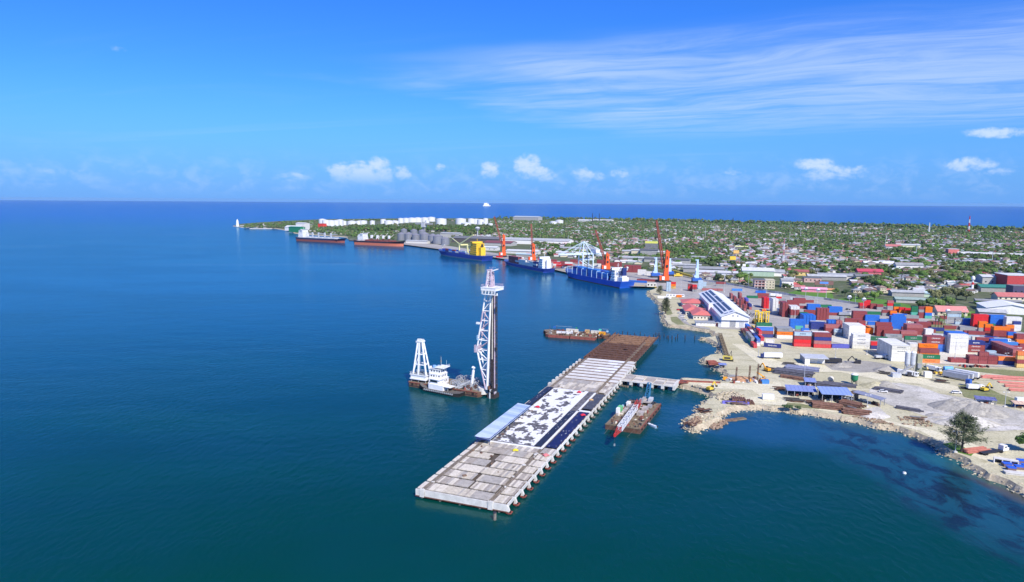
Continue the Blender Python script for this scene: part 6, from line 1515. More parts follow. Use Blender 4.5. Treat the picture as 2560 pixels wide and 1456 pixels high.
for i in range(3):
    p = at(2508+i*3,1182+i*2.4,LZ); f = MB(); f.box(0,0,.1,11,1.0,.5,conc_w); f.box(0,0,.65,11,1.0,1.0,conc_w); f.build('beam_stack', None, p, math.radians(-20), label=['back','middle','front'][i]+' pair of grey concrete beams lying below the blue crates', cat='concrete beams')
p = at(2360,936,LZ); f = MB()
for k in range(26): f.cbox(U(-6,6),U(-3,3),0,U(.4,2.2),U(.4,1.6),U(.3,1.4),random.choice([rust,wood,redox,dark,yellow]),U(0,3))
f.build('machine_scrap', None, p, label='brown scrap machinery behind the light blue tank', cat='scrap', kind='stuff')
p = at(2437,918,LZ); f = MB()
for k in range(30): f.cbox(U(-9,9),U(-2,2),0,U(.4,2),U(.4,1.6),U(.3,1.6),random.choice([red,redox,rust,dark,redox]),U(0,3))
f.build('red_machinery', None, p, label='row of red and dark broken machinery left of the two grey trailers', cat='scrap', kind='stuff')
# lamp posts
def lamp(px, base, top, label, gr='tall lamp and power posts'):
    p = at(px,base,LZ); h = (base-top)*p.y/FPX; t_ = thing('lamp_post', label, 'lamp post', p, U(-.4,.4), gr)
    f = MB(); f.tube((0,0,0),(0,0,h),.16+h*.004,lgrey,8,.1); f.build('pole', t_); f = MB(); f.beam((-1.4,0,h),(1.4,0,h),.16,None,grey); f.cbox(-1.3,0,h-.25,.7,.4,.25,white); f.cbox(1.3,0,h-.25,.7,.4,.25,white); f.build('lamp_head', t_); f = MB(); f.cbox(0,0,0,1.4,1.4,.5,conc_w); f.build('footing', t_)
for a in [(1896,893,853,'slim lamp post in front of the white trailer'),(2088,896,871,'lamp post on the sand below the violet container'),(2167,887,866,'lamp post at the foot of the white container block'),(2010,958,912,'lamp post beside the dark pipe stacks'),(2386,906,845,'lamp post in front of the tall white container tower'),(2168,1018,985,'lamp post by the green plot near the pipe heap'),(2388,1131,1074,'tall pale pole standing before the big feathery tree'),(2512,1017,978,'pole at the end of the gravel ridge'),(1811,731,684,'tall white pole behind the warehouse far end'),(1702,726,690,'thin pole on the yard by the quay corner'),(1987,799,774,'lamp post before the white topped block'),(2411,803,773,'yellow white pole by the blue dark containers'),(2515,905,882,'lamp post before the dark maroon block'),(1871,716,680,'pole beside the white parked vans'),(2390,845,800,'pole in the middle of the far yard'),(1915,735,700,'pole near the beige building'),(2065,745,712,'pole in front of the pink building'),(2138,760,735,'pole by the green field')]: lamp(*a)
for i,(x,y) in enumerate([(2013,756),(2043,759),(2121,779),(2157,786),(2366,819)]):
    p = at(x,y,LZ); f = MB(); f.tube((0,0,0),(0,0,14),.2,lgrey,6); f.tube((0,-.6,14),(0,.6,15.5),2.2,white,12,1.6); f.build('floodlight_mast', None, p, label=['leftmost','second','third','fourth','rightmost'][i]+' of the white headed floodlight masts along the yard', cat='floodlight', group='floodlight masts')
# buoy
p = at(2261,1184,0); f = MB(); f.tube((0,0,-.3),(0,0,.6),.8,white,12,.6); f.tube((0,0,.6),(0,0,.9),.2,grey,8); f.build('mooring_buoy', None, p, label='white round buoy floating over the seagrass', cat='buoy')
p = at(1846,1049,0); f = MB(); f.prism([(-4,-1.4),(4,-1.4),(4,1.4),(-4,1.4)],-.2,.5,rustdeck); f.build('floating_raft', None, p, .35, label='small flat raft afloat beside the spit debris', cat='raft')
p = at(1826,1052,0); f = MB(); f.prism([(-3,-1.2),(3,-1.2),(3,1.2),(-3,1.2)],-.2,.6,wood); f.build('floating_raft', None, p, .1, label='small brown raft touching the spit debris', cat='raft')
# long wall along the coast road
WP = [(1745,701),(1800,709),(1860,719),(1920,731),(1990,742),(2060,750),(2140,762),(2220,775)]
fw = thing('boundary_wall', 'long grey boundary wall between the container yard road and the town', 'wall', (0,0,0))
for a,b_ in zip(WP[:-1],WP[1:]):
    A,B = at(*a,LZ), at(*b_,LZ); L_ = (B-A).length; n_ = max(2,int(L_/9))
    for k in range(n_):
        f = MB(); q0 = A.lerp(B,k/n_); q1 = A.lerp(B,(k+1)/n_-.01); f.beam(q0+Vector((0,0,1.3)),q1+Vector((0,0,1.3)),.3,2.6,conc_w if k%3 else concrete); f.build('wall_panel', fw)
# ------------------------------------------------------------------ containers become objects
CONT.sort(key=lambda c: c[0].length)
order = sorted(CONT, key=lambda c: c[0].length)
main, rest = order[:298], order[298:]
ORD = ['bottom','second','third','fourth','fifth']
for pos, a, L, col, tt, where, k, n, r, rows, c, cs in main:
    body, frame, door = cont_mesh(col, L)
    lv = 'single' if n == 1 else ('top' if k == n-1 else 'bottom' if k == 0 else ORD[k]+' up')
    rw_ = '' if rows == 1 else (' %s row,' % ['front','second','third','fourth','fifth','sixth','seventh','eighth','ninth','tenth','eleventh'][r])
    cc_ = '' if cs == 1 else (' left,' if c == 0 else ' right,' if c == cs-1 else ' middle,')
    lab = ('%s%s container,%s%s %s' % ('' if n == 1 else lv+' ', CC[col][0], rw_, cc_, where)).strip()
    lab = ' '.join(lab.split()[:16]).rstrip(',')
    t_ = thing('shipping_container', lab, 'container', pos, a, 'shipping containers stacked in the port')
    for nm, me in (('body',body),('frame',frame),('door',door)): obj(nm, me, t_)
    if tt: letters(tt[0], 1.15 if L > 7 else .8, tt[1], t_, (L/2, -.02, CH*.55))
rm = {}
f = MB()
for pos, a, L, col, *_ in rest:
    ca, sa = math.cos(a), math.sin(a)
    f.add([(pos.x+x*ca-y*sa, pos.y+x*sa+y*ca, pos.z+z) for z in (.03,CH-.03) for x,y in ((.03,.03),(L-.03,.03),(L-.03,CW-.03),(.03,CW-.03))], [(3,2,1,0),(4,5,6,7),(0,1,5,4),(1,2,6,5),(2,3,7,6),(3,0,4,7)], cm[col])
f.build('far_containers', label='farther shipping containers on the ships, quay and back of the yard', cat='containers', kind='stuff')
print('containers', len(main), len(rest))
# ------------------------------------------------------------------ vegetation
def leafmat(name, c1, c2):
    m = bpy.data.materials.new(name); m.use_nodes = True; t = NT(m.node_tree); b = t.n['Principled BSDF']
    g = t.new('ShaderNodeNewGeometry').outputs['Position']; oi = t.new('ShaderNodeObjectInfo').outputs['Random']
    n1 = t.noise(g, .035, 3, .6); n2 = t.noise(g, .9, 3, .7)
    f = t.math('ADD', t.math('MULTIPLY', n1, .9), t.math('ADD', t.math('MULTIPLY', n2, .5), t.math('MULTIPLY', oi, .3)))
    t.put(b.inputs['Base Color'], t.mix(t.step(f, .5, 1.2), (*c1,1), (*c2,1))); b.inputs['Roughness'].default_value = .7; b.inputs['Specular IOR Level'].default_value = .25; MATS[name] = m; return m
leaf = [leafmat('leaf_green',(.065,.13,.035),(.19,.27,.07)), leafmat('leaf_olive',(.11,.13,.055),(.24,.24,.10)), leafmat('leaf_fresh',(.07,.15,.03),(.18,.29,.06)), leafmat('leaf_dark',(.045,.085,.035),(.12,.17,.06))]
bark = mat('bark',(.11,.08,.055),.9,var=.3)
def crown_arrays(seed, nl, per, leafsz, flat=.75, core=True):
    rs = np.random.RandomState(seed); V = []; F = []
    lobes = [(0,0,.1,.62)]
    for i in range(nl):
        a = rs.uniform(0,6.28); r = rs.uniform(.25,.6); lobes.append((math.cos(a)*r, math.sin(a)*r, rs.uniform(-.3,.42), rs.uniform(.28,.5)))
    phi = (1+5**.5)/2; ico = np.array([(-1,phi,0),(1,phi,0),(-1,-phi,0),(1,-phi,0),(0,-1,phi),(0,1,phi),(0,-1,-phi),(0,1,-phi),(phi,0,-1),(phi,0,1),(-phi,0,-1),(-phi,0,1)])/math.sqrt(1+phi*phi)
    icf = [(0,11,5),(0,5,1),(0,1,7),(0,7,10),(0,10,11),(1,5,9),(5,11,4),(11,10,2),(10,7,6),(7,1,8),(3,9,4),(3,4,2),(3,2,6),(3,6,8),(3,8,9),(4,9,5),(2,4,11),(6,2,10),(8,6,7),(9,8,1)]
    for (x,y,z,r) in lobes:
        if core:
            o = len(V); 
            for v in ico: k = r*.82*rs.uniform(.8,1.15); V.append((x+v[0]*k, y+v[1]*k, (z+v[2]*k)*flat))
            F += [(a+o,b+o,c+o) for a,b,c in icf]
        for j in range(per):
            v = rs.normal(size=3); v /= np.linalg.norm(v)
            if v[2] < -.5: v[2] *= -1
            c = np.array((x,y,z))+v*r*rs.uniform(.8,1.12); u = np.cross(v, rs.normal(size=3)); u /= np.linalg.norm(u)+1e-6; w = np.cross(v,u)+v*rs.uniform(-.6,.6); s = leafsz*rs.uniform(.6,1.4); o = len(V)
            for q in (c-u*s, c+u*s*.9+w*s*.3, c+w*s*1.3):
                V.append((q[0],q[1],q[2]*flat))
            F.append((o,o+1,o+2))
    return np.array(V,dtype=np.float32), np.array(F,dtype=np.int32)
def crown_mesh(i, lm, args):
    V, F = crown_arrays(*args); me = bpy.data.meshes.new('crown'); me.from_pydata(V.tolist(), [], F.tolist()); me.materials.append(lm); me.update(); return me
CR = [crown_mesh(i, leaf[i%4], (i+1, 8, 55, .11)) for i in range(8)]
tm = MB(); tm.tube((0,0,0),(0,0,.7),.06,bark,6,.035)
for a in (0,2.1,4.2): tm.tube((0,0,.45),(math.cos(a)*.35,math.sin(a)*.35,.85),.03,bark,5,.015)
TRUNK = tm.mesh('trunk')
palm = MB()
for k in range(13):
    a = k*.48+U(0,.3); u = Vector((math.cos(a),math.sin(a),0)); w = Vector((-u.y,u.x,0)); dr_ = U(-.5,.25); pr = None
    for q in range(5):
        s = q/4; c_ = u*(s*1.0)+Vector((0,0,.35*s*(1-s)*2.4+dr_*s*s)); wd = .13*(1-s)+.02
        cur = (c_-w*wd, c_+w*wd)
        if pr: palm.add([pr[0],pr[1],cur[1],cur[0]],[(0,1,2,3)],leaf[2])
        pr = cur
PALM = palm.mesh('crown')
def tree(x, y, r, h, k, label, group=None, kind='tree', z=LZ):
    t_ = thing('palm_tree' if kind == 'palm' else 'tree', label, 'palm' if kind == 'palm' else 'tree', (x,y,z), U(0,6.28), group)
    o = obj('crown', PALM if kind == 'palm' else CR[k%8], t_, (0,0,h-(0 if kind=='palm' else r*.6))); o.scale = (r, r, r*(1 if kind=='palm' else U(.9,1.15)))
    o = obj('trunk', TRUNK, t_); o.scale = (h*.7,h*.7,h-r*.5 if kind!='palm' else h/.72); return t_
# the big feathery tree
def casuarina(px, py, H_, R_, label, n=6500, seed=3):
    p = at(px,py,LZ); t_ = thing('casuarina_tree', label, 'tree', p, 0); rs = np.random.RandomState(seed); V=[];F=[]
    tb = MB(); tb.tube((0,0,0),(.3,.2,H_*.5),.55,bark,8,.32); tb.tube((.3,.2,H_*.5),(.2,0,H_*.92),.32,bark,8,.08)
    br = []
    for i in range(70):
        z0 = H_*(.12+.78*rs.rand()**.9); a = rs.uniform(0,6.28); k = (z0/H_); ln = R_*(1.05-.78*max(0,(k-.3)/.7))*rs.uniform(.6,1.1); up = rs.uniform(.15,.7)
        e = Vector((math.cos(a)*ln, math.sin(a)*ln, z0+ln*up)); tb.tube((.2,.1,z0), e, .13, bark, 4, .03); br.append((Vector((.2,.1,z0)), e))
    for i in range(n):
        s, e = br[rs.randint(len(br))]; f_ = rs.uniform(.3,1.05); c_ = s.lerp(e,f_)+Vector(rs.normal(size=3))*.55
        d_ = ((e-s).normalized()*.6+Vector(rs.normal(size=3))*.45+Vector((0,0,-.12))).normalized(); sz = rs.uniform(.35,.95); w_ = Vector(rs.normal(size=3)).cross(d_).normalized()*sz*.17; o = len(V)
        V += [c_-w_, c_+w_, c_+d_*sz*1.5]; F.append((o,o+1,o+2))
    tb.build('trunk', t_); me = bpy.data.meshes.new('crown'); me.from_pydata(V,[],F); me.materials.append(leafmat('needle_green'+str(seed),(.05,.07,.035),(.15,.18,.09))); me.update(); obj('crown', me, t_)
casuarina(2404,1131,17.5,8.8,'big feathery dark green tree on the grass patch near the bay shore')
casuarina(1664,785,17,5,'tall dark feathery tree on the rocky shore by the coral roofed offices',2600,5)
casuarina(1650,738,11,4.5,'small bare looking tree at the rocky corner next to the quay',1400,7)
leafy = [(2566,1130,6,9,2,'bright green tree cut by the right edge above the blue crates')]
for x,y,r,h,k,l_ in leafy: p = at(x,y,LZ); tree(p.x,p.y,r,h,k,l_)
for i,(x,y,r,h,k,l_) in enumerate([(1848,704,13,20,6,'broad bright green tree left of the beige building'),(1862,700,11,17,2,'tall green tree just left of the beige building'),(1876,697,9,14,4,'green tree touching the beige building'),(1820,706,9,15,5,'pale olive tree behind the lamp pole'),(1805,704,9,15,1,'olive tree at the left of the roadside group'),(1795,700,8,14,3,'dark tree at the back of the roadside group'),(1962,722,8,11,3,'dark tree right of the beige building'),(1972,724,6,9,7,'second dark tree right of the beige building'),(2000,716,9,11,4,'green tree before the pink building'),
   (2186,752,11,17,2,'tall bright green tree in the green field'),(2200,742,8,12,4,'tree behind the tall green field tree'),(2168,745,9,12,0,'round tree on the left of the green field'),(2150,748,9,11,1,'rounded olive tree left in the green field row'),(2128,750,9,12,3,'dark tree near the long grey roof'),(2112,742,8,14,7,'dark tree beside the long grey roof'),(2090,735,9,12,4,'green tree right of the grass verge'),(2222,761,7,6,0,'low wide tree in the green field beside the maroon boxes'),
   (2335,752,17,22,1,'huge olive tree left part of the big grove by the fence'),(2362,746,18,24,1,'huge olive tree in the middle of the big grove'),(2390,748,16,22,1,'huge olive tree on the right of the big grove'),(2415,752,13,19,5,'rusty olive tree at the right end of the big grove'),(2322,766,13,17,4,'green tree at the front left of the big grove'),(2345,768,13,16,0,'green tree at the front middle of the big grove'),(2300,768,10,12,3,'dark bush like tree left of the big grove'),(2372,764,12,16,0,'green tree at the front right of the big grove'),
   (2443,768,9,12,6,'tree by the white gabled warehouse'),(2420,790,8,9,4,'green tree above the dark blue containers'),(2402,796,7,8,2,'small green tree beside the red roofed house'),(2535,720,9,12,4,'palm green tree before the dark blue building'),(2553,912,4,6,0,'small tree on the grass strip at the right edge'),
   (1832,668,13,18,3,'dark broad tree near the yellow sign'),(1855,672,15,19,1,'big grey olive tree right of the yellow sign'),(1775,668,14,17,3,'dark tree left of the yellow sign'),(1800,664,13,16,7,'tree between the cranes and the yellow sign'),(1762,660,12,15,0,'green tree above the pale blue crane'),(1960,672,14,17,0,'rounded green tree right of the pale green warehouse'),(1930,676,12,14,4,'green tree behind the pale green warehouse'),(1590,676,12,15,3,'dark tree behind the maroon quay block'),(1608,680,12,14,7,'dark tree behind the white quay pile'),(1572,672,11,13,0,'tree left in the group behind the quay blocks'),
   (2318,668,16,16,2,'bright spreading tree in the middle of the town'),(2280,690,14,14,2,'bright tree in the town left of the white school'),(2400,690,15,16,1,'olive tree left of the red box building'),(2430,684,13,15,1,'olive tree behind the small water tower')]):
    p = at(x,y,LZ); tree(p.x,p.y,r*.62,h*.62,k,l_)
for i,(x,y) in enumerate([(2345,822),(2352,828),(2360,812),(2338,818)]):
    p = at(x,y,LZ); tree(p.x,p.y,3.6,9,0,['left','front','right','small back'][i]+' palm on the yard island among the containers','palms on the yard island','palm')
# bushes on shore
for i,(x,y) in enumerate([(1962,1022),(1969,1022),(1975,1023),(1995,1025)]):
    p = at(x,y,LZ); t_ = thing('brown_bush', ['left','middle','right','single'][i]+' dark brown bush at the bay shore', 'bush', p, 0, 'brown bushes on the bay shore'); o = obj('foliage', CR[3], t_, (0,0,1.2)); o.scale = (1.7,1.7,1.7)

# ------------------------------------------------------------------ town
def px_of(x, y, z=0):
    cp, sp2 = math.cos(PITCH), math.sin(PITCH); f_ = y*cp-(z-H)*sp2; u_ = y*sp2+(z-H)*cp; X = x/f_*FPX; Y = u_/f_*FPX
    c_, s_ = math.cos(ROLL), math.sin(ROLL); return 1280+X*c_+Y*s_, 728-(-X*s_+Y*c_)
TOWN = [(1730,695),(1800,703),(1900,718),(2000,740),(2110,748),(2220,765),(2330,782),(2450,806),(2700,855),(2900,880),(3300,700),(3300,603),(3000,594),(2560,579),(2100,566),(1800,558),(1500,552),(1250,550),(1000,550),(800,553),(700,558),(655,562),(690,568),(740,576),(860,588),(880,592),(960,600),(1060,600),(1150,612),(1250,625),(1330,635),(1430,645),(1540,655),(1620,664),(1700,682)]
TW = [at(x,y,LZ) for x,y in TOWN]; TWX = [(p.x,p.y) for p in TW]
EXC = [ # pixel boxes (base) kept free for hand placed buildings / open ground
 (1880,690,1965,726),(2240,748,2260,775),(1110,598,1330,632),(985,580,1130,616),(800,553,1225,569),(1850,675,1935,692),(2000,688,2130,735),(2330,768,2400,792),(2450,755,2560,800),(2450,690,2560,742),(2140,742,2265,775),(1700,655,1800,690),(1950,725,2090,752),(2290,735,2440,775),(2210,610,2275,624),(1600,655,1625,670),(1990,0,1991,1)]
def excluded(x, y, m=0):
    for a,b_,c_,d_ in EXC:
        if a-m < x < c_+m and b_ < y < d_: return True
    return False
walls = [mat('wall_white',(.72,.71,.67),.8,var=.08,orand=.15), mat('wall_cream',(.62,.56,.40),.8,var=.1,orand=.15), mat('wall_pink',(.55,.36,.32),.8,orand=.15), mat('wall_grey',(.36,.36,.34),.85,orand=.2), mat('wall_green',(.38,.50,.38),.8,orand=.2)]
roofs = [('pale metal', mat('roof_metal',(.37,.38,.37),.5,var=.2,scale=.3,rust=.05,orand=.25)),('white', mat('roof_white',(.62,.63,.62),.5,var=.1,scale=.3,orand=.1)),('rusty brown', mat('roof_brown',(.22,.15,.12),.8,var=.3,scale=.4,orand=.25)),('red', mat('roof_red',(.42,.10,.085),.6,var=.15,scale=.4,orand=.25)),('dark grey', mat('roof_dark',(.16,.165,.17),.7,var=.25,scale=.4,orand=.25)),('pale green', mat('roof_green',(.36,.47,.41),.6,var=.12,scale=.4,orand=.2))]
random.seed(21)
HV = []
for wi in range(5):
    for ri in range(6):
        w_, d_, h_ = U(9,15), U(8,11), U(2.9,3.4); fl = 2 if rnd() < .22 else 1; h_ *= fl
        a = MB(); a.box(-w_/2,-d_/2,0,w_/2,d_/2,h_,walls[wi])
        b_ = MB()
        if rnd() < .6: 
            b_.gable(-w_/2,-d_/2,w_/2,d_/2,h_+.05,U(1.2,2.0),roofs[ri][1],over=.7,axis='x',th=.15)
            a.add([(-w_/2,-d_/2,h_),(-w_/2,d_/2,h_),(-w_/2,0,h_+1.1)],[(0,1,2)],walls[wi]); a.add([(w_/2,-d_/2,h_),(w_/2,d_/2,h_),(w_/2,0,h_+1.1)],[(0,1,2)],walls[wi])
        else: b_.hip(-w_/2,-d_/2,w_/2,d_/2,h_+.02,U(1.3,2.2),roofs[ri][1],over=.8)
        g_ = MB()
        for fl_ in range(fl):
            for q in range(4): xx = -w_/2+w_*(q+.5)/4; g_.box(xx-.6,-d_/2-.06,1+fl_*3.1,xx+.6,-d_/2,2.2+fl_*3.1,glass)
            for q in range(2): yy = -d_/2+d_*(q+.5)/2; g_.box(-w_/2-.06,yy-.6,1+fl_*3.1,-w_/2,yy+.6,2.2+fl_*3.1,glass)
        dd = MB(); dd.box(-.5,-d_/2-.09,0,.5,-d_/2-.07,2.1,wood)
        HV.append(dict(w=wi, r=ri, fl=fl, wd=w_, dp=d_, me=[('wall',a.mesh('wall')),('roof',b_.mesh('roof')),('windows',g_.mesh('windows')),('door',dd.mesh('door'))], raw=(a,b_)))
WN = ['white','cream','pinkish','grey','pale green']
LM = [('the beige terraced building',1920,705),('the pale green warehouse',1890,680),('the yellow signs',1832,640),('the pink building',2035,722),('the long grey roof',2070,692),('the tall green field tree',2186,745),('the big olive grove',2365,750),('the red box building',2530,705),('the striped radio mast',2421,575),('the short radio mast',2322,575),('the white church tower',1957,650),('the long white roof',2460,640),('the red roofed villa by the yard',2370,785),('the white gabled warehouse',2500,780),('the cream school block',2260,618),('the white gantry crane',1464,660),('the maroon quay block',1580,675),('the grain silos',1060,600),('the white storage tanks',1150,560),('the lighthouse',594,566),('the nearest orange crane',1661,690),('the pale blue mobile crane',1741,700),('the small water tower',2430,712),('the leftmost orange crane',1257,630),('the twin chimneys',1490,552),('the big grey hall',1308,552)]
def where_(x, y):
    n_, lx, ly = min(LM, key=lambda l: ((l[1]-x))**2+((l[2]-y)*3)**2)
    dx_, dy_ = x-lx, y-ly
    if abs(dx_) > 2.5*abs(dy_): s = 'left of' if dx_ < 0 else 'right of'
    else: s = 'beyond' if dy_ < 0 else 'in front of'
    far = 'just ' if math.hypot(dx_, 3*dy_) < 35 else '' if math.hypot(dx_, 3*dy_) < 90 else 'well '
    if s == 'in front of' and far: far = 'well ' if far == 'well ' else 'close '
    return far+s+' '+n_
cand_h, cand_t = [], []
D = 820.
nz = lambda x,y,s,o: mn.noise(Vector((x*s,y*s,o)))
while D < 4600:
    sp = 11.2+ (D-800)*.0028
    x = -D*.5
    while x < D*.98:
        X, Y = x+U(-.4,.4)*sp, D+U(-.4,.4)*sp; x += sp
        if not inpoly(X, Y, TW): continue
        px_, py_ = px_of(X, Y, LZ)
        if px_ > 2680: continue
        dens = nz(X,Y,.0045,2)
        near = max(0, 1-(D-800)/1500)
        ph = .27+.28*near+.6*dens
        if px_ < 1180 and py_ < 600: ph = .10
        if D > 2600: ph *= .75
        if rnd() < ph:
            if not excluded(px_, py_, 2): cand_h.append((D, X, Y, px_, py_))
        elif rnd() < .93 and not excluded(px_, py_, 1): cand_t.append((D, X, Y, px_, py_))
    D += sp*.95
print('houses', len(cand_h), 'trees', len(cand_t))
vis = lambda c: 1150 < c[3] < 2600
hs_ = [c for c in cand_h if vis(c)]; nearh = set(id(c) for c in hs_[:290])
wcum = [0]*3
hb = [MB() for _ in range(1)]; far_h = MB()
yaws = [math.radians(-8), math.radians(82)]
for c in cand_h:
    D, X, Y, px_, py_ = c
    ri = random.choices(range(6), [32,14,19,12,15,8])[0]; wi = random.choices(range(5), [40,20,12,18,10])[0]; hv = HV[wi*6+ri]; yaw = random.choice(yaws)+U(-.15,.15); s = U(.75,1.25)
    if id(c) in nearh:
        lab = '%s%s house with %s roof, %s' % ('two storey ' if hv['fl']==2 else '', WN[wi], roofs[ri][0], where_(px_,py_))
        t_ = thing('house', lab, 'house', (X,Y,LZ), yaw, 'houses of the town'); t_.scale = (s,s,1)
        for nm, me in hv['me']: obj(nm, me, t_)
    else:
        ca, sa = math.cos(yaw)*s, math.sin(yaw)*s
        for src in hv['raw']:
            o = len(far_h.v); far_h.v += [(X+v[0]*ca-v[1]*sa, Y+v[0]*sa+v[1]*ca, LZ+v[2]) for v in src.v]
            mi = [far_h.mi(m_) for m_ in src.ms]
            for fc, m_ in zip(src.f, src.m): far_h.f.append([i_+o for i_ in fc]); far_h.m.append(mi[m_])
far_h.build('far_houses', label='many small far houses of the town among the trees', cat='houses', kind='stuff')
ts_ = [c for c in cand_t if vis(c)]; neart = ts_[:240]; ids = set(id(c) for c in neart)
TD = ['dark green','olive green','bright green','deep green']
for c in neart:
    D, X, Y, px_, py_ = c; k = random.randrange(8); cl = 1+.7*nz(X,Y,.012,6); r = U(3.6,7.4)*cl; h = r*U(1.2,1.6)
    if rnd() < .09: tree(X,Y,3.4,U(8,12),0,'palm '+where_(px_,py_),'palms of the town','palm')
    else: tree(X,Y,r,h,k,'%s %s tree, %s' % ('large' if r>6 else 'small' if r<4.6 else 'medium', TD[k%4], where_(px_,py_)),'trees of the town')
LV = [crown_arrays(100+i, 3, 16, .26) for i in range(10)]; LVf = [crown_arrays(140+i, 2, 4, .34) for i in range(6)]
rs = np.random.RandomState(5); VS=[[] for _ in range(4)]; FS=[[] for _ in range(4)]; off=[0]*4
def addtree(X, Y, r, h, far):
    V, F = (LVf if far else LV)[rs.randint(6 if far else 10)]; k = rs.choice(4, p=[.4,.25,.15,.2]); a = rs.uniform(0,6.28); ca, sa = math.cos(a), math.sin(a)
    W_ = np.empty_like(V); W_[:,0] = X+(V[:,0]*ca-V[:,1]*sa)*r; W_[:,1] = Y+(V[:,0]*sa+V[:,1]*ca)*r; W_[:,2] = LZ+h-r*.6+V[:,2]*r
    VS[k].append(W_); FS[k].append(F+off[k]); off[k] += len(V)
for c in cand_t:
    if id(c) in ids: continue
    D, X, Y, px_, py_ = c
    if 1.0 > rs.rand(): cl = .93+.75*nz(X,Y,.010,6); addtree(X, Y, rs.uniform(4.2,8.2)*cl*(1+.00012*D), rs.uniform(5.5,10)*(.6+.4*cl), D > 1700)
# dark belt of trees before the tanks and along the far coast
for i in range(520):
    x = rs.uniform(875,1235); y = rs.uniform(569,581) if x < 1120 else rs.uniform(570,590); p = at(x,y,LZ); addtree(p.x,p.y,rs.uniform(7,12),rs.uniform(10,18),False)
for i in range(900):
    f_ = rs.rand(); x = 1230+f_*1500; y0 = np.interp(x,[1230,1500,1800,2100,2560,2800],[548.5,550.5,556.5,564.5,577.5,584]); p = at(x,y0+rs.uniform(0,3.5),LZ); addtree(p.x,p.y,rs.uniform(8,14),rs.uniform(11,22),True)
for i in range(120):
    x = rs.uniform(612,760); y = np.interp(x,[612,760],[566,566])+rs.uniform(-3,5); p = at(x,y,LZ); addtree(p.x,p.y,rs.uniform(6,10),rs.uniform(7,11),True)
nm = ['green','olive','bright','dark']
for k in range(4):
    V = np.concatenate(VS[k]); F = np.concatenate(FS[k]); me = bpy.data.meshes.new('tree_canopy'); me.vertices.add(len(V)); me.vertices.foreach_set('co', V.ravel()); me.loops.add(F.size); me.loops.foreach_set('vertex_index', F.ravel().astype(np.int32)); me.polygons.add(len(F)); me.polygons.foreach_set('loop_start', np.arange(0,F.size,3,dtype=np.int32)); me.polygons.foreach_set('loop_total', np.full(len(F),3,dtype=np.int32)); me.materials.append(leaf[k]); me.update(calc_edges=True)
    print('canopy', k, len(F)); obj('tree_canopy', me, label=['mid green','olive','bright green','darkest'][k]+' part of the tree cover spreading over the far town and coast', cat='trees', kind='stuff')

# ------------------------------------------------------------------ landmark buildings
def hall(px, py, w, d, h, rise, wm_, rm_, label, rz=-.15, axis='x', name='warehouse', cat='warehouse', win=0, flat=False):
    p = at(px,py,LZ); t_ = thing(name, label, cat, p, rz)
    f = MB(); f.box(0,0,0,w,d,h,wm_)
    if not flat:
        if axis=='x':
            for x in (0,w): f.add([(x,0,h),(x,d,h),(x,d/2,h+rise)],[(0,1,2)],wm_)
        else:
            for y in (0,d): f.add([(0,y,h),(w,y,h),(w/2,y,h+rise)],[(0,1,2)],wm_)
    f.build('walls', t_); f = MB()
    if flat: f.box(-.4,-.4,h,w+.4,d+.4,h+.5,rm_)
    else: f.gable(0,0,w,d,h+.05,rise,rm_,over=1,axis=axis,th=.3)
    f.build('roof', t_)
    if win:
        for q in range(win): g_ = MB(); xx = w*(q+.5)/win; g_.box(xx-.9,-.1,h*.4,xx+.9,-.02,h*.4+1.6,glass); g_.build('window', t_)
    return t_
R = {k: v for k, v in roofs}
# beige terraces
p = at(1886,722,LZ); t_ = thing('terraced_building', 'beige three storey building with deep open terraces beside the long wall', 'building', p, math.radians(-12))
f = MB(); f.box(12,0,0,24,16,11,walls[1]); f.box(0,3,0,12,14,10,walls[2]); f.build('walls', t_)
for z in (3.2,6.6,10.2): f = MB(); f.box(-.5,-1.5,z,13,3,z+1.0,walls[2]); f.build('terrace', t_)
for x in (0,3.5,8,12): f = MB(); f.box(x,-1,0,x+.6,-.4,10,walls[0]); f.build('column', t_)
f = MB(); f.box(-1,-1.8,11.2,13,15,11.6,roofs[4][1]); f.box(12,-.3,11,24.3,16.3,11.4,walls[1]); f.build('roof', t_)
for z in (1.4,4.8,8.2):
    for x in (14,18,21.5): f = MB(); f.box(x,-.08,z,x+1.2,-.01,z+1.2,glass); f.build('window', t_)
hall(1954,719,14,14,9,2,walls[0],roofs[0][1],'white house joined to the right of the beige terraces',-.2,win=3,name='house',cat='house')
hall(1856,690,44,26,8,3.5,walls[4],roofs[1][1],'pale green warehouse with wide white roof behind the roadside trees',-.25)
hall(1900,690,34,22,6,3,walls[0],roofs[0][1],'grey roofed annex right of the pale green warehouse',-.25)
hall(1985,689,20,12,6,2.4,mat('wall_yellow',(.72,.55,.22),.8),roofs[3][1],'yellow house with red roof near the pale green warehouse',-.25,win=3,name='house',cat='house')
hall(2010,706,22,14,6,.5,walls[2],roofs[4][1],'pinkish house with small windows below the long grey roof',-.2,win=4,flat=True,name='house',cat='house')
hall(2020,700,50,14,5.5,2,walls[3],roofs[0][1],'building under the long grey roof in the near town',-.22)
hall(2045,698,70,12,6,2.4,walls[0],mat('roof_slate',(.30,.32,.34),.6,var=.1),'dark slate roofed hall right behind the long grey roof',-.3)
p = at(2036,722,LZ); t_ = thing('billboard', 'long brown billboard with a blue strip above the pink building', 'billboard', p, -.2)
f = MB(); f.box(0,0,5,22,1,10,mat('board_brown',(.22,.12,.10),.7)); f.build('board', t_); f = MB(); f.box(6,-.1,6.5,16,-.02,9,mat('board_blue',(.12,.30,.75),.6)); f.build('print_strip', t_); f = MB(); 
for x in (1,11,21): f.box(x,.2,0,x+.4,.6,5,dark)
f.build('posts', t_)
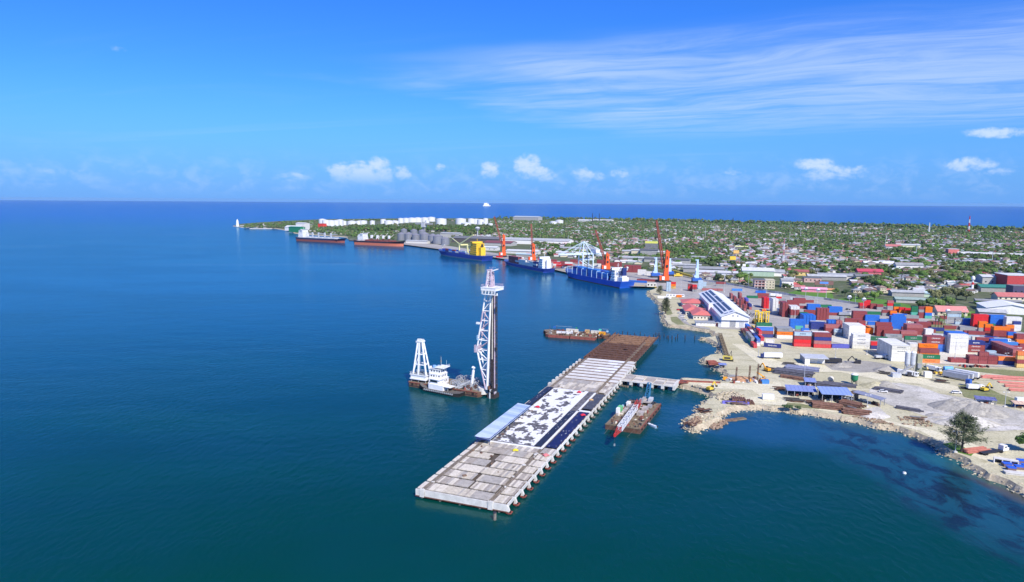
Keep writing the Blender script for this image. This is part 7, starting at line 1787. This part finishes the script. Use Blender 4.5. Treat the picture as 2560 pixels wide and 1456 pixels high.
hall(2004,730,28,10,4,1.5,mat('wall_hot_pink',(.75,.25,.38),.8),mat('roof_pink',(.78,.35,.45),.7),'hot pink low building beside the road',-.3,name='house',cat='building')
hall(2037,731,24,8,3.5,1,walls[1],mat('roof_orange',(.62,.30,.12),.7),'low orange roofed shop right of the hot pink building',-.2,name='shop',cat='shop')
# signs
for i,(x,y,w,h,lb_) in enumerate([(1824,650,15,9,'lower yellow sign board on a mast above the dark trees'),(1833,634,14,8,'upper orange yellow sign board on a mast')]):
    p = at(x,y+12,LZ); s = p.y/FPX; z = 12*s; t_ = thing('sign_board', lb_, 'sign', p, 0); f = MB(); f.box(0,0,z,w*s,.8,z+h*s,yellow if i==0 else mat('sign_amber',(.72,.45,.14),.6)); f.build('board', t_); f = MB(); f.box(w*s/2-.3,.9,0,w*s/2+.3,1.5,z+h*s,lgrey); f.build('mast', t_)
for x,lb_ in ((1842,'left of two small white boards by the pale green warehouse'),(1856,'right of two small white boards by the pale green warehouse')):
    p = at(x,676,LZ); t_ = thing('sign_board', lb_, 'sign', p, 0); f = MB(); f.box(0,0,6,5,.4,10,white); f.build('board', t_); f = MB(); f.box(2.3,.5,0,2.7,.9,10,dark); f.build('mast', t_)
# top right complex
hall(2516,722,30,30,17,.5,mat('wall_red',(.48,.06,.06),.7),roofs[1][1],'big red box building with white roof at the upper right',-.15,flat=True,name='box_building',cat='building')
hall(2455,715,32,20,12,2,walls[3],roofs[1][1],'grey hall with white roof left of the red box building',-.2,win=4)
hall(2452,730,50,16,6,2.5,walls[3],mat('roof_teal',(.05,.22,.17),.5),'hall with dark teal roof in front of the red box building',-.15)
hall(2531,741,26,14,12,.5,mat('wall_dark_violet',(.08,.07,.13),.5),roofs[4][1],'dark blue glazed building at the upper right edge',-.1,flat=True,win=4,name='glass_building',cat='building')
hall(2344,789,26,14,4.5,4,walls[1],mat('roof_salmon',(.60,.25,.22),.6,var=.08),'salmon roofed villa beside the far containers',-.2,win=4,name='villa',cat='villa')
hall(2494,752,28,14,5,3.5,walls[1],roofs[3][1],'red roofed house under the dark blue building',-.15,win=5,name='villa',cat='villa')
hall(2466,783,42,34,5.5,4,walls[0],mat('roof_plain_white',(.8,.8,.8),.5),'white gabled warehouse beyond the tall red container stack',-.35,axis='y')
hall(2448,791,22,14,4.5,2,walls[3],roofs[0][1],'grey roofed shed at the foot of the white gabled warehouse',-.35)
hall(2440,760,42,8,4,1,walls[3],roofs[0][1],'long low grey shed beyond the big grove',-.3)
hall(2230,741,34,14,5,1.6,walls[3],roofs[0][1],'grey flat looking building left of the big grove',-.2)
hall(2285,742,30,10,4.5,1.5,walls[4],mat('roof_sky',(.45,.60,.66),.5),'pale blue roofed building left of the big grove',-.25)
hall(2240,757,40,12,4,1.6,walls[3],roofs[5][1],'green grey roofed building at the edge of the green field',-.25)
hall(2395,641,170,14,6,3,walls[0],roofs[1][1],'very long white roofed hall in the far town',-.45)
hall(2243,622,50,24,9,2,mat('wall_pale_yellow',(.72,.74,.50),.8),roofs[1][1],'cream school block with white roof in the far town',-.25,win=5,name='school',cat='school')
hall(2215,622,32,16,6,4,walls[0],roofs[3][1],'red roofed building joined to the cream school block',-.25,name='house',cat='building')
hall(2240,676,40,14,9,3,walls[0],roofs[0][1],'pale church like hall in the mid town below the school',-.2,win=4)
hall(2160,666,46,12,6,2.4,walls[2],roofs[1][1],'white roofed long house left of the mid town trees',-.25,win=4)
hall(2250,674,30,14,10,1,mat('wall_lime',(.62,.66,.36),.8),roofs[3][1],'lime walled two storey house with red roof in mid town',-.2,win=4,name='house',cat='house')
hall(2370,640,20,16,14,1,mat('wall_coral',(.62,.18,.16),.8),roofs[1][1],'coral coloured tall house in the far town centre',-.2,win=3,flat=True,name='house',cat='house')
hall(2145,690,34,14,7,3,mat('wall_rose',(.60,.16,.18),.8),mat('roof_crimson',(.50,.07,.11),.6),'crimson roofed big house beside the grey slate hall',-.2,name='house',cat='house')
hall(2140,705,20,14,8,2,walls[1],roofs[4][1],'cream house below the crimson roofed one',-.2,win=3,name='house',cat='house')
hall(1708,680,60,22,6,2.4,walls[3],roofs[0][1],'long grey roofed shed row behind the pale blue mobile crane',-.3)
hall(1742,692,56,16,7,2,mat('wall_lilac',(.50,.50,.56),.8),roofs[1][1],'lilac grey warehouse right of the pale blue mobile crane',-.3,win=3)
hall(1690,668,40,12,4,1.5,walls[3],roofs[0][1],'low shed left behind the grey shed row',-.3)
# lots of port sheds behind the gantry
for i,(x,y,w,d,h,wm_,rm_,lb_) in enumerate([
 (1555,640,36,14,10,walls[1],roofs[0][1],'cream block of the billboard buildings behind the gantry crane'),
 (1578,642,28,12,13,walls[1],roofs[1][1],'large pale yellow wall building behind the gantry crane'),(1600,644,34,16,15,walls[3],roofs[4][1],'grey tall shed below the yellow roof'),(1629,645,24,12,12,walls[1],roofs[1][1],'cream fronted building left of the nearest crane boom'),
 (1545,652,90,20,6,walls[3],roofs[0][1],'long low pale shed behind the gantry crane'),(1610,655,80,18,6,walls[3],roofs[4][1],'long dark roofed shed left of the nearest orange crane'),(1700,650,60,16,6,walls[3],roofs[0][1],'long low shed right of the nearest orange crane'),
 (1400,628,80,18,7,walls[0],roofs[0][1],'white shed left behind the gantry crane'),(1390,640,60,16,7,walls[0],roofs[1][1],'white roofed shed left of the gantry crane'),(1480,640,60,20,7,walls[3],roofs[2][1],'brown roofed shed behind the gantry crane'),
 (1225,608,210,44,10,walls[0],roofs[0][1],'very long pale roofed warehouse behind the ship with white bridge'),(1210,614,70,40,7,walls[3],mat('roof_wine',(.20,.07,.08),.7),'wine red roofed shed left of the leftmost orange crane'),(1130,606,130,46,11,mat('wall_dark',(.10,.09,.09),.8),roofs[4][1],'dark open warehouse right of the grain silos'),
 (1100,594,60,30,12,walls[3],roofs[0][1],'pale roofed shed behind the dark open warehouse'),(1195,626,44,20,7,walls[0],roofs[1][1],'white block behind the yellow bridged ship'),(1265,634,70,20,6,walls[0],roofs[1][1],'white roofed shed between the two left orange cranes'),(1290,642,40,14,5,walls[3],mat('roof_sky',(.45,.60,.66),.5),'pale blue small sheds between the two left orange cranes'),
 (1015,608,60,16,6,walls[0],roofs[0][1],'low white building in front of the grain silos'),
 (1838,626,26,14,8,walls[3],mat('roof_pale_yellow',(.70,.70,.30),.6),'far building with pale yellow roof')]):
    hall(x,y,w,d,h,d*.1,wm_,rm_,lb_,-.38,win=(4 if i in (0,1,3,14) else 0))
p = at(1612,632,LZ); f = MB(); f.box(0,0,0,26,10,20,roofs[4][1]); f.box(0,0,20,26,10,24,mat('yellow_sheet',(.72,.74,.15),.6)); f.build('tall_shed', None, p, -.3, label='tall shed topped by a bright yellow green roof near the nearest crane boom', cat='building')
# water towers, tanks, silos
for i,(x,y,r,h) in enumerate([(1003,601,15,20),(1022,603,17,22),(1040,604,16,20),(1062,606,20,24),(1082,608,18,22),(1095,610,19,22),(1113,613,16,18),(1010,592,15,24),(1035,594,16,24),(1055,596,16,24)]):
    p = at(x,y,LZ); r *= .66; h *= .85; t_ = thing('grain_silo', ['leftmost front','second front','third front','fourth and largest front','fifth front','sixth front','rightmost front','left rear','middle rear','right rear'][i]+' grey grain silo with conical roof', 'silo', p, 0, 'grey grain silos'); sm = mat('silo_steel',(.25,.26,.29),.45,var=.1,metal=.2)
    f = MB(); f.tube((0,0,0),(0,0,h),r,sm,20); f.build('shell', t_); f = MB(); f.tube((0,0,h),(0,0,h+r*.45),r*1.03,mat('silo_roof',(.21,.21,.24),.5),20,r*.12); f.build('roof', t_)
p = at(1100,596,LZ); f = MB(); f.lattice((0,0,0),(0,0,42),5,5,8,.8,grey,up=(0,1,0)); f.box(-30,-3,38,30,3,42,grey); f.box(-6,-6,30,6,6,44,lgrey); f.build('silo_conveyor', None, at(1060,594,LZ), -.5, label='tall grey conveyor bridge over the grain silos', cat='conveyor')
TK = [(806,563,22,20),(815,564,24,18),(828,564,24,17),(840,564,22,17),(850,563,22,18),(861,561,14,12),(880,564,30,15),(896,563,20,14),(908,563,26,15),(931,562,16,14),(958,558,18,13),(972,562,28,14),(988,562,26,13),(1002,556,18,14),(1015,555,20,13),(1030,554,30,12),(1045,554,26,13),(1062,553,24,12),(1078,552,26,12),(1068,561,14,14),(1103,560,34,17),(1152,559,34,16),(1178,559,22,16),(1190,559,22,15),(1202,560,24,15),(1214,558,16,16),(1165,565,30,11),(1212,565,16,14),(1226,568,16,13),(1383,560,24,9),(1398,559,26,12)]
twm = mat('tank_white',(.70,.71,.71),.5,var=.04)
for i,(x,y,w,h) in enumerate(TK):
    p = at(x,y+2,LZ); s = p.y/FPX; r = w*s/2*.78; hh = h*s*.82; t_ = thing('storage_tank', 'white storage tank on the coast, %s' % where_(x,y), 'storage tank', p, 0, 'white storage tanks on the coast')
    f = MB(); f.tube((0,0,0),(0,0,hh),r,twm,22); f.build('shell', t_); f = MB(); f.tube((0,0,hh),(0,0,hh+r*.14),r*1.01,twm,22,r*.2); f.build('roof', t_)
hall(795,570,26,20,16,1,mat('wall_fire_red',(.7,.06,.04),.7),red,'small bright red building below the leftmost white tanks',-.5,flat=True,name='red_building',cat='building')
hall(712,577,70,26,12,6,walls[0],roofs[1][1],'white building on the point left of the first ship',-.5)
hall(722,580,60,20,16,2,green,green,'green shed on the shore left of the first ship',-.6)
hall(740,577,40,26,26,2,walls[0],roofs[1][1],'white blocks behind the bridge of the leftmost ship',-.5)
hall(1283,553,150,50,22,5,walls[3],mat('roof_hall',(.42,.45,.46),.6),'big grey hall on the far coast',-.5)
hall(1480,555,110,30,10,3,walls[0],roofs[1][1],'low white hall on the far coast beside the chimneys',-.5)
hall(1445,555,70,24,10,3,walls[0],roofs[1][1],'small white hall on the far coast left of the chimneys',-.5)
for x,lb_ in ((1481,'left of the two thin dark chimneys on the far coast'),(1498,'right of the two thin dark chimneys on the far coast')):
    p = at(x,556,LZ); f = MB(); f.tube((0,0,0),(0,0,46),2.4,dark,10,1.6); f.build('chimney', None, p, label=lb_, cat='chimney')
# lighthouse and jetty
p = at(594,567,1.5); t_ = thing('lighthouse', 'white lighthouse on the low point at the far left', 'lighthouse', p, 0)
f = MB(); f.tube((0,0,0),(0,0,24),6,white,14,4); f.build('tower', t_); f = MB(); f.tube((0,0,24),(0,0,29),3,white,12,1); f.build('lantern', t_)
A, B = at(600,566,0), at(682,566,0); f = MB(); f.beam(A+Vector((0,0,2.4)),B+Vector((0,0,2.4)),14,2.2,conc_w); f.build('breakwater', label='pale breakwater leading to the lighthouse', cat='breakwater')
A, B = at(625,573.5,0), at(680,573.5,0); f = MB(); f.beam(A+Vector((0,0,2)),B+Vector((0,0,2)),12,2,conc_w); f.build('small_jetty', label='short separate jetty in the water below the lighthouse point', cat='jetty')
# masts
def mast_(px, base, top, label, w=3, m1=white, m2=red, band=None):
    p = at(px,base,LZ); h = (base-top)*p.y/FPX; t_ = thing('radio_mast', label, 'radio mast', p, 0, 'masts of the town')
    n_ = 5
    for k in range(n_): f = MB(); z0, z1 = h*k/n_, h*(k+1)/n_; f.lattice((0,0,z0),(0,0,z1),w*(1-.8*k/n_),w*(1-.8*(k+1)/n_),3,max(.3,w*.09),m1 if k%2 else m2,up=(0,1,0)); f.build('mast_section', t_)
mast_(2421,583,541,'tall red and white radio mast above the far trees at the right',6)
mast_(2322,583,557,'shorter white radio mast on the far coast skyline',5,white,white)
mast_(1957,668,596,'red and white lattice tower in the middle town',3,white,mat('mast_pale_red',(.5,.25,.22),.6))
mast_(1832,562,545,'dark mast beside a tall tree on the far skyline',5,dark,dark)
for i,(x,b_,t0) in enumerate([(1845,588,566),(1763,595,568),(1777,573,562),(2100,660,640),(2212,622,598),(2346,612,590),(2493,620,600),(2480,655,632),(2290,640,610),(2056,672,650),(2001,590,570),(1974,598,580),(1420,610,590),(2215,606,588),(2130,598,583),(2087,600,582)]):
    p = at(x,b_,LZ); h = (b_-t0)*p.y/FPX; f = MB(); f.tube((0,0,0),(0,0,h),.7,lgrey,6,.5); f.beam((0,0,h),(3,0,h),.5,None,lgrey); f.build('power_pole', None, p, label='tall pale power pole %s' % where_(x,b_), cat='power pole', group='power poles of the town')
p = at(2430,728,LZ); t_ = thing('water_tower', 'slim water tower, white ball on a red and white column', 'water tower', p, 0)
f = MB(); f.tube((0,0,0),(0,0,8),1.6,white,10,1.2); f.tube((0,0,8),(0,0,11),1.2,red,10); f.tube((0,0,11),(0,0,13),.8,white,10); f.build('column', t_)
f = MB(); f.tube((0,0,13),(0,0,15),1,white,12,2.2); f.tube((0,0,15),(0,0,17.5),2.2,white,12,2.0); f.tube((0,0,17.5),(0,0,19),2.0,white,12,.4); f.build('tank', t_)
p = at(1194,596,LZ); t_ = thing('water_tower', 'pale mushroom shaped water tower behind the wine red shed', 'water tower', p, 0)
f = MB(); f.tube((0,0,0),(0,0,22),2,lgrey,8,1.4); f.build('column', t_); f = MB(); f.tube((0,0,22),(0,0,29),3,lgrey,12,8); f.tube((0,0,29),(0,0,33),8,lgrey,12,3); f.build('tank', t_)
# pale beach line on the far coast
f = MB()
for i in range(40):
    x = 1650+i*22; y0 = float(np.interp(x,[1230,1500,1800,2100,2560,2800],[547,549,555,563,576,582])); p = at(x,y0,0); q = at(x+U(8,20),y0+.12,0); f.beam(p+Vector((0,0,2.0)),q+Vector((0,0,2.0)),U(20,40),1.5,m_sand)
f.build('far_beach', kind='structure')
# ------------------------------------------------------------------ make labels single things out
tops = [o for o in C.objects if o.parent is None and 'label' in o and 'kind' not in o]
from collections import defaultdict
ORDN = ['leftmost','second','third','fourth','fifth','sixth','seventh','eighth','ninth','tenth','eleventh','twelfth']
by = defaultdict(list)
for o in tops: by[o['label']].append(o)
for lb_, os_ in by.items():
    if len(os_) < 2: continue
    os_.sort(key=lambda o: px_of(o.location.x, o.location.y, o.location.z)[0])
    for i, o in enumerate(os_):
        s = 'rightmost' if i == len(os_)-1 and len(os_) > 1 else ORDN[i] if i < 12 else '%dth' % (i+1)
        if i: s = s if s == 'rightmost' else s+' from left'
        w_ = lb_.split(); cut = 16-len(s.split())-1
        o['label'] = ' '.join(w_[:cut])+', '+s if len(w_) > cut else lb_+', '+s
for o in tops:
    w_ = o['label'].split()
    if len(w_) > 16: o['label'] = ' '.join(w_[:16]).rstrip(',')
STUFF = {'windows','deckhouse_windows','bridge_windows','wheelhouse_windows','posts','roof_ribs','deck_machinery','tyre_fenders','fender_ribs','masts_and_tanks','platform_railing','deck_edges','pile_gate','portal_beams','tie_bars','vent_cowls','pendant_ropes','hoist_ropes','mooring_lines','conveyor_and_bins','rear_rack','mast','boom_struts','sheave_head','guide_carriage','lashing_bridge','yellow_parts','thwarts','silos','long_girder'}
for o in C.objects:
    if o.parent and o.name.split('.')[0] in STUFF and o.type == 'MESH' and 'kind' not in o: o['kind'] = 'stuff'
# ------------------------------------------------------------------ sea haze
hz = MB(); hz.box(-31000,-3100,-4.5,31000,31000,H+12,None)
me = hz.mesh('haze'); me.materials.clear(); hm = bpy.data.materials.new('air'); hm.use_nodes = True; t = NT(hm.node_tree); t.n.remove(t.n['Principled BSDF'])
v = t.new('ShaderNodeVolumePrincipled'); v.inputs['Density'].default_value = .000016; v.inputs['Color'].default_value = (.45,.7,1,1); t.l.new(v.outputs[0], t.n['Material Output'].inputs['Volume']); me.materials.append(hm)
USE_HAZE = True
if USE_HAZE: obj('haze', me, kind='stuff')
